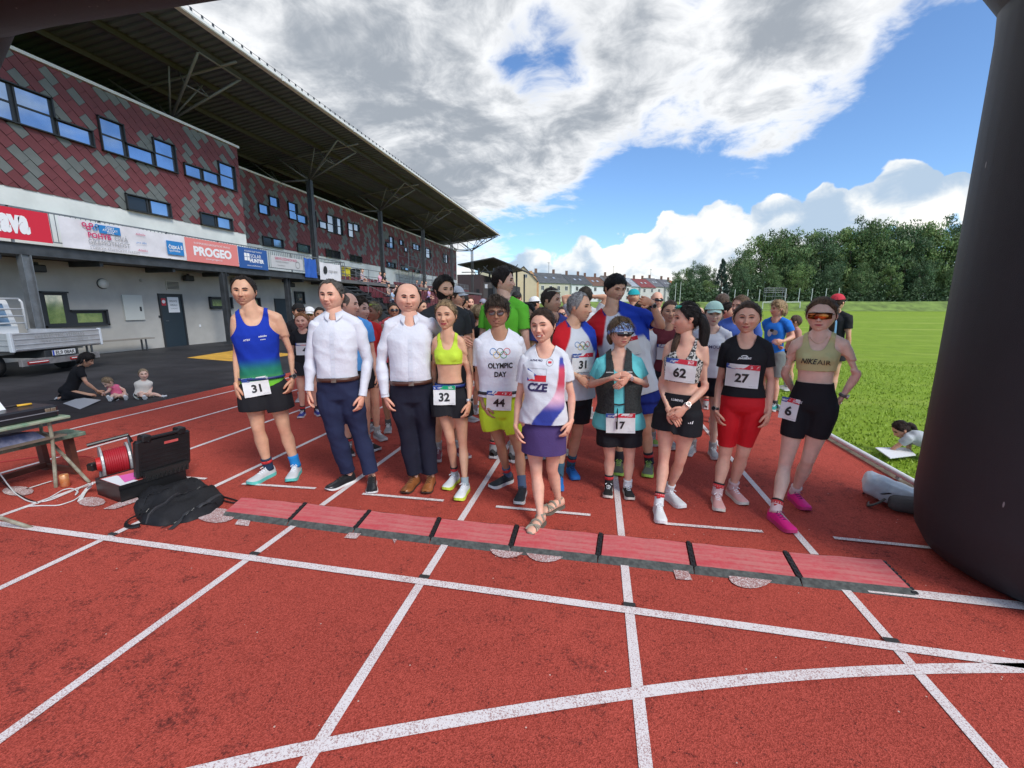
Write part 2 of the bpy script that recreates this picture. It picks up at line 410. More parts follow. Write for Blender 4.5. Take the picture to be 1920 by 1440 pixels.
def gpoly(name, pts, z=.008): return mk(name, [(*gp(*p)[:2], z) for p in pts], [list(range(len(pts)))], M_fade, lr)
def halfdisc(cx, cy, rx, ry, a0=0, a1=math.pi): return [(cx + rx * math.cos(a0 + (a1 - a0) * i / 12), cy + ry * math.sin(a0 + (a1 - a0) * i / 12)) for i in range(13)]
gpoly('painted_numeral', halfdisc(952, 1028, 34, 20)); gpoly('painted_numeral', halfdisc(1024, 1034, 38, 22)); gpoly('painted_numeral', halfdisc(1408, 1082, 42, 23))
gpoly('painted_numeral', halfdisc(405, 968, 36, 14, 0, 2 * math.pi)[:-1]); gpoly('painted_tab', [(1262, 1070), (1290, 1073), (1298, 1090), (1268, 1088)]); gpoly('painted_tab', [(655, 1000), (677, 1002), (668, 1012), (645, 1010)])
gpoly('painted_tab', [(448, 975), (470, 978), (466, 988), (440, 985)]); gpoly('painted_tab', [(736, 1012), (745, 1013), (740, 1021)])
gpoly('painted_arrow', [(193, 956), (255, 930), (262, 940), (215, 956)]); gpoly('painted_numeral', halfdisc(172, 942, 26, 9, 0, 2 * math.pi)[:-1]); gpoly('painted_numeral', halfdisc(34, 922, 30, 9, 0, 2 * math.pi)[:-1]); strip('painted_tab', [gp(50, 918), gp(98, 903)], .03, .008)
# white tube kerb along the infield
kr = root('track_kerb_rail', (2.86, 0, 0), 'low white aluminium kerb rail between red track and green infield', 'kerb rail')
Mwp = mat('white_rail', (.72, .73, .74), .35, .2, var=.06)
for i in range(-3, 20):
    y0, y1 = i * 4.0, i * 4.0 + 3.985
    MB().tube([(2.89, y0, .052), (2.89, y1, .052)], [(.028, .028)] * 2, 10).build('rail', Mwp, kr, True)
    for yy in (y0 + .5, y0 + 2.5): MB().box((2.89, yy, .014), (.035, .03, .028)).build('foot', mat('rail_foot', (.4, .4, .4), .5), kr)
sheet('infield_edge_strip', [(2.86, -12), (3.02, -12), (3.02, 118), (2.86, 118)], -.012, mat('edge_soil', (.13, .10, .07), .95, var=.4, vscale=14))
# ------------------------------------------------------------------ grass blades near the kerb (one mass)
rs = np.random.RandomState(3)
n = 26000; gx = 3.0 + rs.rand(n) ** 1.3 * 7.0; gy = 2.5 + rs.rand(n) ** 1.2 * 12
hh = .022 + .022 * rs.rand(n); an = rs.rand(n) * 6.283; wd = .006 + .007 * rs.rand(n)
B0 = np.stack([gx, gy, np.full(n, -.03)], 1); dv = np.stack([np.cos(an), np.sin(an), 0 * an], 1)
ln = np.stack([(rs.rand(n) - .5) * .04, (rs.rand(n) - .5) * .04, hh], 1)
Vg = np.stack([B0 - dv * wd[:, None], B0 + dv * wd[:, None], B0 + ln], 1).reshape(-1, 3)
o = mk('grass_blades', Vg, [[3 * i, 3 * i + 1, 3 * i + 2] for i in range(n)], mat('grass_blade', (.26, .38, .035), .6, var=.2, vscale=3)); tag(o, 'short green grass blades growing on the infield beside the kerb rail', 'grass', kind='stuff')
# bank + far ground
def bank():
    xs = np.linspace(-60, 330, 80); V = []; F = []
    prof = ((0, -.02), (2.5, .5), (6, 2.0), (8, 2.55), (16, 2.7), (60, 2.9))
    for i, x in enumerate(xs):
        for j, (dy, z) in enumerate(prof):
            yb = 126 + .19 * (x - 20) * .6
            V.append((x, yb + dy, z + .25 * noise.noise(Vector((x * .05, j, 0))) * (z > .2)))
    k = len(prof)
    for i in range(len(xs) - 1):
        for j in range(k - 1): F.append([i * k + j, (i + 1) * k + j, (i + 1) * k + j + 1, i * k + j + 1])
    o = mk('grass_bank', V, F, mat('bank_grass', (.15, .22, .04), .9, var=.35, vscale=.35, bump=.6, bscale=3), smooth=True); o['kind'] = 'structure'
bank()
# ------------------------------------------------------------------ people: builder
def nrm(v): v = np.asarray(v, float); return v / (np.linalg.norm(v) + 1e-9)
def lerp(a, b, t): return a + (b - a) * t
def sstep(x, a, b):
    t = np.clip((x - a) / (b - a), 0, 1); return t * t * (3 - 2 * t)
def voxel(parts, size, smooth=3):
    V = np.concatenate([p[0] for p in parts]); F = []; n = 0
    for v, f in parts:
        F += [[i + n for i in q] for q in f]; n += len(v)
    me = bpy.data.meshes.new('x'); me.from_pydata(V.tolist(), [], F); ob = bpy.data.objects.new('x', me)
    r = ob.modifiers.new('r', 'REMESH'); r.mode = 'VOXEL'; r.voxel_size = size
    if smooth: s = ob.modifiers.new('s', 'SMOOTH'); s.factor = .6; s.iterations = smooth
    V, T, d = evalmesh(ob); bpy.data.meshes.remove(d); return V, T
def vnormals(V, T):
    fn = np.cross(V[T[:, 1]] - V[T[:, 0]], V[T[:, 2]] - V[T[:, 0]]); N = np.zeros_like(V)
    for k in range(3): np.add.at(N, T[:, k], fn)
    return N / (np.linalg.norm(N, axis=1, keepdims=True) + 1e-12)
def clip(V, T, f):
    """keep the part of a triangle mesh where f > 0, cut cleanly"""
    s = f > 0; c = s[T].sum(1); keep = T[c == 3].tolist(); mix = T[(c > 0) & (c < 3)]
    nv = []; cache = {}; base = len(V)
    def cut(i, j):
        k = (i, j) if i < j else (j, i)
        if k not in cache:
            t = f[i] / (f[i] - f[j]); t = min(max(t, .02), .98); cache[k] = base + len(nv); nv.append(V[i] + (V[j] - V[i]) * t)
        return cache[k]
    for tri in mix:
        poly = []
        for a in range(3):
            i, j = int(tri[a]), int(tri[(a + 1) % 3])
            if s[i]: poly.append(i)
            if s[i] != s[j]: poly.append(cut(i, j))
        for q in range(1, len(poly) - 1): keep.append([poly[0], poly[q], poly[q + 1]])
    T2 = np.array(keep, dtype=np.int64).reshape(-1, 3); Vn = np.vstack([V, np.array(nv).reshape(-1, 3)])
    if not len(T2): return Vn[:0], T2
    u, inv = np.unique(T2, return_inverse=True); return Vn[u], inv.reshape(-1, 3)
def hem(V, T, d=.006):
    """turn the open edges inwards so the cloth has a thickness"""
    E = np.vstack([T[:, [0, 1]], T[:, [1, 2]], T[:, [2, 0]]]); K = np.sort(E, 1); key = K[:, 0].astype(np.int64) * (len(V) + 1) + K[:, 1]
    u, idx, cnt = np.unique(key, return_index=True, return_counts=True); B = E[idx[cnt == 1]]
    if not len(B): return V, T
    N = vnormals(V, T); bv = np.unique(B); mp = {int(b): len(V) + i for i, b in enumerate(bv)}
    V2 = np.vstack([V, V[bv] - N[bv] * d]); F = [[int(b), int(a), mp[int(a)]] for a, b in B] + [[int(b), mp[int(a)], mp[int(b)]] for a, b in B]
    return V2, np.vstack([T, np.array(F)])
def wrinkle(V, N, rs, amp, sc=14, along=None):
    W = np.zeros(len(V))
    for k in range(5):
        d = rs.randn(3); d[2] *= .7; d /= np.linalg.norm(d); e = rs.randn(3)
        ph = V @ d * sc * (1 + .5 * k) + 1.3 * np.sin(V @ e * 7 + k) + rs.rand() * 6
        s = np.sin(ph); W += (1 - 2 * np.abs(s)) * (.7 ** k) * .4
    return V + N * (W * amp)[:, None]

LOD = {0: (.0105, 100, 84), 1: (.013, 64, 52), 2: (.019, 40, 32), 3: (.03, 24, 20)}
SKIN = {}
def skin(tone):
    cols = {'fair': (.70, .42, .30), 'pink': (.74, .41, .29), 'tan': (.66, .37, .235), 'dark': (.42, .215, .13), 'pale': (.78, .52, .40)}
    if tone not in SKIN: SKIN[tone] = mat('skin_' + tone, cols[tone], .5, var=.07, vscale=18, bump=.12, bscale=220, spec=.35, attr=True, sss=.08)
    return SKIN[tone]
def hairmat(c):
    k = 'hair_%02d_%02d_%02d' % tuple(int(x * 99) for x in c)
    if k in MATS: return MATS[k]
    m = bpy.data.materials.new(k); m.use_nodes = True; g = NG(m.node_tree); b = m.node_tree.nodes['Principled BSDF']
    tc = g.node('ShaderNodeTexCoord').outputs['Object']; mp = g.node('ShaderNodeMapping'); g.l.new(tc, mp.inputs[0]); mp.inputs['Scale'].default_value = (1, 1, .18)
    n = g.noise(mp.outputs[0], 230, 3, .6); n2 = g.noise(mp.outputs[0], 40, 2, .6)
    f = g.ramp(g.math('ADD', g.math('MULTIPLY', n, .6), g.math('MULTIPLY', n2, .4)), .35, .65)
    g.l.new(g.mix(f, c4([x * .35 for x in c]), c4([min(1, x * 1.35 + .004) for x in c])), b.inputs['Base Color'])
    b.inputs['Roughness'].default_value = .5; b.inputs['Specular IOR Level'].default_value = .22
    bp = g.node('ShaderNodeBump'); bp.inputs['Strength'].default_value = .8; bp.inputs['Distance'].default_value = .006; g.l.new(f, bp.inputs['Height']); g.l.new(bp.outputs[0], b.inputs['Normal'])
    MATS[k] = m; return m
def cloth(c, rough=.85, name=None, var=.05, bump=.25, bs=90, attr=False, spec=.25):
    k = name or ('cloth_%03d_%03d_%03d' % tuple(int(x * 999) for x in c)) + ('_p' if attr else '')
    return mat(k, c, rough, var=var, vscale=5, bump=bump, bscale=bs, attr=attr, spec=spec)

def head_grid(nu, nv, P):
    """sculpted head in head space (x to the person's left... image right, y face, z up), metres"""
    u = np.linspace(-math.pi, math.pi, nu, endpoint=False); lon = u - .42 * np.sin(u)
    v = np.linspace(0.02, math.pi - .02, nv); v = v - .10 * np.sin(2 * v) * -1
    LO, LA = np.meshgrid(lon, v); x = np.sin(LO) * np.sin(LA); y = np.cos(LO) * np.sin(LA); z = np.cos(LA)
    sg = lambda a, p: np.sign(a) * np.abs(a) ** p
    x, y = sg(x, .92), sg(y, .9)
    zz = np.where(z > 0, z * .118, z * .118)
    lowm = np.clip(-z, 0, 1)
    wx = .0745 * P['wide'] * (1 - P['jaw'] * lowm ** 1.6) * (1 + .04 * np.clip(z, 0, 1))
    X = x * wx
    Y = np.where(y > 0, y * .088, y * .103 * (1 - .5 * lowm ** 1.3)) - .006
    Y += np.where(y > 0, .010 * lowm, .018 * lowm ** 1.2)
    fr = sstep(y, .05, .5)
    ax = np.abs(X); Z = zz.copy(); G = lambda a, s: np.exp(-(a / s) ** 2)
    dn = np.interp(Z, [-.05, -.043, -.034, -.026, .0, .016, .03], [0, .006, .023, .021, .010, .005, 0]) * P['nose']
    sx = np.interp(Z, [-.04, -.03, .0, .02], [.0135, .0125, .0075, .008])
    D = dn * G(X, sx) + .007 * G(ax - .0115, .006) * G(Z + .034, .007)
    D -= .0135 * G(ax - .032, .017) * G(Z - .006, .012)
    D += .0045 * G(ax - .027, .022) * G(Z - .027, .008)
    D += .0055 * G(ax - .044, .018) * G(Z + .026, .018) * (1 + .8 * P['smile'])
    mz = -.0635 + P['smile'] * 8 * X ** 2 * 1.0
    D += .0045 * G(X, .022) * G(Z - mz - .0065, .0055) + .0055 * G(X, .019) * G(Z - mz + .0085, .0065) - .005 * G(X, .026 + .008 * P['smile']) * G(Z - mz, .0035)
    D -= .0055 * G(ax - (.028 + .006 * P['smile'] - .25 * (Z + .052)), .0045) * G(Z + .050, .020) * (.4 + P['smile'])
    D -= .003 * G(X, .03) * G(Z + .085, .007); D += .007 * G(X, .020) * G(Z + .099, .014)
    D -= .005 * G(ax - .060, .018) * G(Z + .052, .025)
    Y = Y + D * fr
    # colour
    C = np.ones(X.shape + (3,))
    bl = (G(ax - .045, .022) * G(Z + .028, .022) * fr + .8 * G(X, .014) * G(Z + .032, .012) * fr)[..., None] * P['blush']
    C *= 1 - bl * np.array([.02, .20, .20])
    C *= 1 - (.36 * G(ax - .031, .019) * G(Z - .005, .011) * fr)[..., None] * np.array([.6, .9, 1])  # shade under the brows, painted into the skin around the eye sockets
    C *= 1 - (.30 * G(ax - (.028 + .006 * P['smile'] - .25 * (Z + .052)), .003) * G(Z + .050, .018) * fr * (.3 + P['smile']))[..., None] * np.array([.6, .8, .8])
    mt = np.sin(X * 310 + 3 * np.sin(Z * 190)) * np.sin(Z * 270 + 2 * np.sin(X * 150)); C *= 1 + (.035 * mt)[..., None] * np.array([.4, 1, 1])
    if P['stub'] and P['jaw'] < .3: C *= 1 - (P['stub'] * sstep(-Z, .038, .06) * sstep(y, -.45, .1) * (1 - .5 * G(X, .02) * G(Z + .062, .012)))[..., None] * np.array([.75, .8, .75])
    V = np.stack([X, Y, Z], -1).reshape(-1, 3); C = C.reshape(-1, 3)
    F = []
    for i in range(nv - 1):
        a = i * nu; b = a + nu
        for j in range(nu):
            k = (j + 1) % nu; F.append([a + j, b + j, b + k, a + k])
    F.append(list(range(nu))); F.append([(nv - 1) * nu + j for j in range(nu)][::-1])
    return V, F, C, LO.reshape(-1), LA.reshape(-1)

HL = {'short': [(0, .080), (30, .074), (50, .046), (68, .018), (78, -.018), (92, -.02), (100, .0), (125, -.045), (180, -.075)],
      'low': [(0, .060), (30, .056), (50, .03), (68, .010), (80, -.015), (95, .0), (125, -.05), (180, -.08)],
      'pulled': [(0, .083), (30, .075), (50, .052), (68, .020), (82, -.004), (95, -.02), (120, -.05), (180, -.08)],
      'recede': [(0, .092), (18, .098), (35, .098), (50, .066), (68, .022), (80, -.012), (95, .0), (125, -.045), (180, -.072)],
      'bald': [(0, .3), (40, .3), (62, .05), (75, .005), (85, -.012), (97, .0), (125, -.045), (180, -.072)]}

def proj(P2, T, bvh, O, r, u, f, off, reach=.5):
    """lay a flat pattern on a surface, cast along -f; misses take the nearest good depth"""
    O = np.asarray(O); out = np.zeros((len(P2), 3)); dep = np.full(len(P2), np.nan)
    for i, (a, b) in enumerate(P2):
        s = O + r * a + u * b + f * reach
        h = bvh.ray_cast(Vector(s), Vector(-f), reach * 2)
        if h[0] is not None: dep[i] = (np.array(h[0]) - O) @ f
    if np.isnan(dep).all(): dep[:] = 0
    dep[np.isnan(dep)] = np.nanmean(dep)
    return O + P2[:, :1] * r + P2[:, 1:2] * u + (dep + off)[:, None] * f
def disc2(cx, cz, rx, rz, n=14): return np.array([(cx, cz)] + [(cx + rx * math.cos(2 * math.pi * i / n), cz + rz * math.sin(2 * math.pi * i / n)) for i in range(n)]), [[0, 1 + i, 1 + (i + 1) % n] for i in range(n)]
def arc2(pts, w):
    P = np.array(pts, float); Tn = np.gradient(P, axis=0); Tn /= np.linalg.norm(Tn, axis=1, keepdims=True) + 1e-9; N = np.stack([-Tn[:, 1], Tn[:, 0]], 1)
    w = np.asarray(w, float); w = np.full(len(P), float(w)) if w.ndim == 0 else w
    V = np.vstack([P + N * w[:, None] / 2, P - N * w[:, None] / 2]); k = len(P)
    F = []
    for i in range(k - 1): F += [[i, k + i, k + i + 1], [i, k + i + 1, i + 1]]
    return V, F

class Person:
    def __init__(s, spec):
        s.sp = dict(h=1.75, lod=2, face=0, body=0, sex='m', tone='fair', w=1.0, smile=.3, seed=1, belly=0, hair='short', haircol=(.05, .035, .025), nose=1, stub=.10, pitch=0, roll=0, hs=1.0)
        s.sp.update(spec); sp = s.sp; sp['wide'] = sp.get('wide', 1) * (1.14 if sp.get('adult', True) else 1.04); sp['hs'] *= 1.07 if sp.get('adult', True) else 1; s.rs = np.random.RandomState(sp['seed'] + 11)
        s.vox, s.nu, s.nv = LOD[sp['lod']]
        s.skeleton(); s.root = root('person', tuple(s.base), sp.get('label'), 'person', sp.get('group'))
        s.body()
    # -- joints
    def skeleton(s):
        sp = s.sp; fem = sp['sex'] == 'f'
        if 'feet' in sp:
            a, b = [gp(*q) for q in sp['feet']]; s.base = (a + b) / 2
        elif 'at' in sp: s.base = np.array([*sp['at'], sp.get('z0', 0.0)])
        z0 = s.base[2]
        tocam = nrm([*(CAM - s.base)[:2], 0]); s.tocam = tocam
        def onp(x, y, dp=0.0):
            d = ray(x, y); t = ((s.base - CAM) @ tocam + dp) / (d @ tocam); return CAM + d * t
        s.onp = onp
        if 'headpx' in sp and 'h' not in s.sp['_given']:
            hc = onp(*sp['headpx'], sp.get('hd', 0)); h = (hc[2] - z0 + .115) ; sp['h'] = h
        h = sp['h']; k = h / 1.75; s.k = k
        base = s.base; tocam = nrm([*(CAM - base)[:2], 0]); s.tocam = tocam
        def dirn(a):
            a = math.radians(a); r = np.array([-tocam[1], tocam[0], 0]) * 1.0
            # r points to image right
            if r @ RT < 0: r = -r
            return tocam * math.cos(a) + r * math.sin(a)
        s.dirn = dirn
        fb = dirn(sp['body']); s.fwd = fb
        lat = np.cross(fb, [0, 0, 1.0]);  # person's right -> for facing camera this is image left..
        lat = -lat if lat @ RT < 0 and abs(sp['body']) < 90 else lat
        if abs(sp['body']) >= 90: lat = np.cross(fb, [0, 0, 1.0]); lat = lat if lat @ RT > 0 else -lat
        # A side = -lat, B side = +lat ; for a viewer-facing person A is image left
        s.lat = lat
        J = {}
        up = np.array([0, 0, 1.0])
        def at(x, y, z): return base + lat * x * k + fb * y * k + up * z * k
        hw = (.148 if fem else .178) * sp['w'] ** .5; hp = .088 if not fem else .09
        J['pel'] = at(0, 0, .93); J['neck'] = at(0, -.01, 1.455); J['head'] = at(0, .02, 1.635)
        for q, sg in (('A', -1), ('B', 1)):
            J['sh' + q] = at(sg * hw, -.01, 1.415); J['el' + q] = at(sg * (hw + .045), -.02, 1.115); J['wr' + q] = at(sg * (hw + .05), .05, .865); J['ha' + q] = at(sg * (hw + .045), .08, .69)
            J['hip' + q] = at(sg * hp, 0, .90); J['kn' + q] = at(sg * (hp + .01), .02, .49); J['an' + q] = at(sg * (hp + .02), -.03, .085)
        if 'feet' in sp:
            for q, px in zip('AB', sp['feet']):
                g = gp(*px); J['an' + q] = np.array([g[0], g[1], .085 * k]); J['kn' + q] = lerp(J['hip' + q], J['an' + q], .5) + fb * .03
        for n, v in sp.get('J', {}).items():
            if len(v) == 2: v = (*v, 0)
            sb = math.sin(math.radians(sp['body'])) * (1 if n[-1] == 'A' else -1)
            dd = {'sh': hw * sb, 'el': hw * sb * 1.2, 'wr': hw * sb * 1.2, 'ha': hw * sb * 1.2, 'hi': hp * sb}.get(n[:2], 0) * k if n[-1] in 'AB' and not sp.get('rawdepth') else 0
            J[n] = onp(v[0], v[1], v[2] + dd)
        for n, v in sp.get('JW', {}).items(): J[n] = np.array(v, float)
        for q in 'AB':
            if 'sh' + q in sp.get('J', {}) and 'el' + q not in sp.get('J', {}) and 'el' + q not in sp.get('JW', {}):
                sg = -1 if q == 'A' else 1
                J['el' + q] = J['sh' + q] + lat * sg * .05 * k - up * .30 * k; J['wr' + q] = J['el' + q] + fb * .06 * k - up * .25 * k
            if not any('ha' + q in sp.get(w, {}) for w in ('J', 'JW')): J['ha' + q] = J['wr' + q] + nrm(J['wr' + q] - J['el' + q]) * .175 * k
        if 'headpx' in sp: J['head'] = onp(*sp['headpx'], sp.get('hd', 0))
        if 'pel' in sp.get('J', {}) or 'pel' in sp.get('JW', {}):
            for q, sg in (('A', -1), ('B', 1)):
                if not any('hip' + q in sp.get(w, {}) for w in ('J', 'JW')): J['hip' + q] = J['pel'] + lat * sg * hp * k * sp['w'] ** .5 - up * .03 * k
                if 'feet' in sp and 'kn' + q not in sp.get('J', {}): J['kn' + q] = lerp(J['hip' + q], J['an' + q], .5) + fb * .03
        s.J = J
        shl = nrm(J['shB'] - J['shA']); s.slat = shl; s.sfwd = nrm(np.cross(shl, J['neck'] - J['pel'])); s.sfwd = s.sfwd if s.sfwd @ fb > -.2 else -s.sfwd
        hf = dirn(sp['face']) * math.cos(math.radians(sp['pitch'])) + up * math.sin(math.radians(sp['pitch']))
        hx = nrm(np.cross(hf, up)); hz = nrm(np.cross(hx, hf)); rr = math.radians(sp['roll'])
        hx, hz = hx * math.cos(rr) + hz * math.sin(rr), hz * math.cos(rr) - hx * math.sin(rr)
        s.hx, s.hy, s.hz = hx, hf, hz
        s.hscale = sp['hs'] * (1.0 if not fem else .955) * (1 if sp.get('adult', True) else 1)
    def torso_pts(s, tab, ea=0, eb=None):
        J = s.J; k = np.linalg.norm(J['neck'] - J['pel']) / .525; w = s.sp['w']
        path, R, F = [], [], []
        hl = nrm(J['hipB'] - J['hipA'])
        for t, a, b, o in tab:
            lt = nrm(lerp(hl, s.slat, min(max(t, 0), 1))); c = J['pel'] + (J['neck'] - J['pel']) * t
            ax = nrm(J['neck'] - J['pel']); f = nrm(np.cross(lt, ax)); f = f if f @ s.sfwd > 0 else -f
            bel = s.sp['belly'] * math.exp(-((t - .33) / .25) ** 2)
            path.append(c + f * (o + bel * .5) * k); e = ea(t) if callable(ea) else ea
            R.append((a * k * w + e, b * k * w + bel * .5 + e)); F.append((lt, f))
        n = 26; ang = np.linspace(0, 2 * math.pi, n, endpoint=False); V = []
        ca = np.sign(np.cos(ang)) * np.abs(np.cos(ang)) ** .86; sa = np.sign(np.sin(ang)) * np.abs(np.sin(ang)) ** .86
        for p, (ra, rb), (lt, f) in zip(path, R, F): V.append(p + np.outer(ca, lt) * ra + np.outer(sa, f) * rb)
        V = np.concatenate(V); N = len(path); Q = [[i * n + j, i * n + (j + 1) % n, (i + 1) * n + (j + 1) % n, (i + 1) * n + j] for i in range(N - 1) for j in range(n)]
        Q += [list(range(n))[::-1], [(N - 1) * n + j for j in range(n)]]
        return V, Q
    def tabs(s):
        if s.sp['sex'] == 'f':
            return [(-.15, .07, .06, 0), (-.09, .145, .105, -.012), (.0, .166, .118, -.016), (.10, .158, .110, -.012), (.22, .136, .094, 0), (.34, .121, .086, .004), (.46, .124, .090, .004), (.60, .136, .100, .006), (.72, .146, .100, .004), (.82, .146, .090, -.004), (.90, .125, .070, -.012), (.96, .085, .055, -.014), (1.02, .055, .05, -.012)]
        return [(-.15, .07, .06, 0), (-.09, .150, .105, -.01), (.0, .163, .115, -.012), (.10, .158, .110, -.008), (.22, .148, .104, 0), (.34, .143, .100, .004), (.46, .148, .104, .004), (.60, .162, .112, .006), (.72, .172, .115, .004), (.82, .172, .104, -.002), (.90, .150, .082, -.010), (.96, .100, .062, -.014), (1.02, .06, .056, -.012)]
    def arm_path(s, q):
        J = s.J; sh, el, wr = J['sh' + q], J['el' + q], J['wr' + q]; g = s.k * (.86 if s.sp['sex'] == 'f' else 1) * s.sp.get('armw', 1)
        inn = lerp(sh, J['neck'], .32) - np.array([0, 0, .02])
        P = [inn, sh + (el - sh) * .04, lerp(sh, el, .25), lerp(sh, el, .55), lerp(sh, el, .85), el, lerp(el, wr, .2), lerp(el, wr, .5), lerp(el, wr, .82), wr, wr + nrm(J['ha' + q] - wr) * .02 * s.k]
        R = np.array([.042, .052, .049, .043, .037, .0355, .0395, .034, .026, .0235, .025]) * g
        return np.array(P), R
    def leg_path(s, q):
        J = s.J; hp, kn, an = J['hip' + q], J['kn' + q], J['an' + q]; g = s.k * s.sp.get('legw', 1) * (1.0 if s.sp['sex'] == 'f' else 1.0); f = s.fwd
        bk = nrm(np.cross(np.cross(an - kn, f), an - kn)); bk = bk if bk @ f < 0 else -bk
        P = [hp + np.array([0, 0, .03]), lerp(hp, kn, .12), lerp(hp, kn, .4) + f * .006, lerp(hp, kn, .75), kn + f * .004, lerp(kn, an, .12), lerp(kn, an, .32) + bk * .014 * g, lerp(kn, an, .55) + bk * .008 * g, lerp(kn, an, .82), an, an + (an - lerp(kn, an, .9)) * .3]
        R = np.array([.086, .092, .081, .060, .051, .048, .056, .046, .033, .0315, .035]) * g
        return np.array(P), R
    def solids(s, e_t=0, e_a=0, e_l=0):
        out = []
        return out
    def body(s):
        sp, J = s.sp, s.J; parts = [s.torso_pts(s.tabs())]
        for q in 'AB':
            parts.append(tubeV(*s.arm_path(q), n=12, round_=True)); parts.append(tubeV(*s.leg_path(q), n=14, round_=True))
            kp = J['kn' + q] + s.fwd * .022 * s.k
            parts.append(tubeV([kp + np.array([0, 0, .02]), kp - np.array([0, 0, .02])], np.array([.030, .028]) * s.k * sp.get('legw', 1), n=10, round_=True))
            nm = lerp(J['neck'], J['head'], .32)
            parts.append(tubeV([nm, lerp(nm, J['sh' + q], .5) + np.array([0, 0, -.006]), J['sh' + q]], np.array([.036, .041, .044]) * s.k * (.85 if sp['sex'] == 'f' else 1), n=10, round_=True))
        nb = J['neck']; hc = J['head']
        nr = (.050 if sp['sex'] == 'f' else .061) * s.k * sp.get('neckw', 1)
        parts.append(tubeV([nb - nrm(hc - nb) * .05, lerp(nb, hc, .3), hc - s.hy * .018 * s.k - s.hz * .02], np.array([nr * 1.15, nr, nr * .92]), n=14, round_=True))
        if sp['sex'] == 'f' and sp.get('adult', True): 
            b = sp.get('bust', 1)
            for sg in (-1, 1):
                c = lerp(J['pel'], J['neck'], .675) + s.slat * sg * .068 * s.k * sp['w'] + s.sfwd * .066 * s.k * sp['w']
                parts.append(tubeV([c - s.sfwd * .03, c + s.sfwd * .012, c + s.sfwd * .03 * b], np.array([.062, .058, .038]) * s.k, n=12, round_=True))
        s.parts = parts
        if sp.get('feetbare'):
            pass
        V, T = voxel(parts, s.vox, 3)
        N = vnormals(V, T); s.BV, s.BT, s.BN = V, T, N; s.covers = []
        s.Vr = V.copy()
    def bone(s, P, noarm=False):
        """0 torso 1 head 2/3 upper arm A/B 4/5 forearm A/B 6/7 thigh 8/9 shin"""
        J = s.J; segs = [(J['pel'], lerp(J['pel'], J['neck'], .95), .15), (lerp(J['neck'], J['head'], .4), J['head'], .08)]
        for a, b, r in (('sh', 'el', .05), ('el', 'wr', .04), ('hip', 'kn', .08), ('kn', 'an', .05)):
            for q in 'AB': segs.append((J[a + q], J[b + q], r))
        segs = [segs[0], segs[1]] + segs[2:]
        D = []
        for a, b, r in segs:
            ab = b - a; t = np.clip((P - a) @ ab / (ab @ ab), 0, 1); D.append(np.linalg.norm(P - a - t[:, None] * ab, axis=1) - r * s.k)
        D = np.array(D)
        if noarm: D[2:6] = 9
        return np.argmin(D, 0)
    def tt(s, P):
        ax = s.J['neck'] - s.J['pel']; return (P - s.J['pel']) @ ax / (ax @ ax)
    def uv(s, P):
        c = s.J['pel'] + np.outer(s.tt(P), s.J['neck'] - s.J['pel']); return (P - c) @ s.slat, (P - c) @ s.sfwd
    def limb(s, P, a, b):
        A, B = s.J[a], s.J[b]; d = B - A; return (P - A) @ d / (d @ d)
    # -- cloth
    def f_top(s, P, kind, hemt, sleeve, neck, neckw, arm=.10, strap=.0, part=None):
        bn = s.bone(P) if part is None else np.full(len(P), 0); t = s.tt(P); u, v = s.uv(P); f = np.full(len(P), 1.0)
        L = np.linalg.norm(s.J['neck'] - s.J['pel'])
        f = np.minimum(f, (t - hemt) * L)
        # neck opening: scoop at the front, shallow behind
        au = np.abs(u) / s.k
        zn_f = neck + (1.06 - neck) * np.clip(au / neckw, 0, 3) ** 3.4
        zn_b = .955 + (1.06 - .955) * np.clip(au / neckw, 0, 3) ** 2
        zn = np.where(v > -.0, zn_f, zn_b)
        fn = (zn - t) * L
        fn = np.where((au > neckw * 1.15), 1.0, fn)
        f = np.minimum(f, np.where((t > .5), fn, 1.0))
        f = np.minimum(f, np.where(bn == 1, -.05, 1.0))
        if part in ('A', 'B'):
            q = part; lu = s.limb(P, 'sh' + q, 'el' + q); Lu = np.linalg.norm(s.J['el' + q] - s.J['sh' + q]); lf = s.limb(P, 'el' + q, 'wr' + q); Lf = np.linalg.norm(s.J['wr' + q] - s.J['el' + q])
            if kind == 'tee': return (sleeve - lu) * Lu
            da = np.linalg.norm(P - s.J['wr' + q], axis=1); return np.where(lu > .8, (sleeve - lf) * Lf, 1.0)
        if part == 'torso' and kind in ('tee', 'shirt'): return f
        for q, bu, bf in (('A', 2, 4), ('B', 3, 5)):
            lu = s.limb(P, 'sh' + q, 'el' + q); Lu = np.linalg.norm(s.J['el' + q] - s.J['sh' + q]); lf = s.limb(P, 'el' + q, 'wr' + q); Lf = np.linalg.norm(s.J['wr' + q] - s.J['el' + q])
            if kind in ('tank', 'bra'):
                sg = -1 if q == 'A' else 1; um = u * sg / s.k / s.sp['w'] ** .5
                W = arm + (.215 - arm) * np.clip(((.86 if kind == 'tank' else .88) - t) / .19, 0, 1) ** 1.8
                f = np.minimum(f, np.where(t > .66, W - um, 1.0))
            elif kind == 'tee':
                f = np.where(bn == bf, -1.0, f); f = np.where(bn == bu, np.minimum(f, (sleeve - lu) * Lu), f)
            else:
                f = np.where(bn == bf, np.minimum(f, (sleeve - lf) * Lf), f)
        f = np.where(bn >= 6, np.minimum(f, (t - hemt) * L), f)
        return f
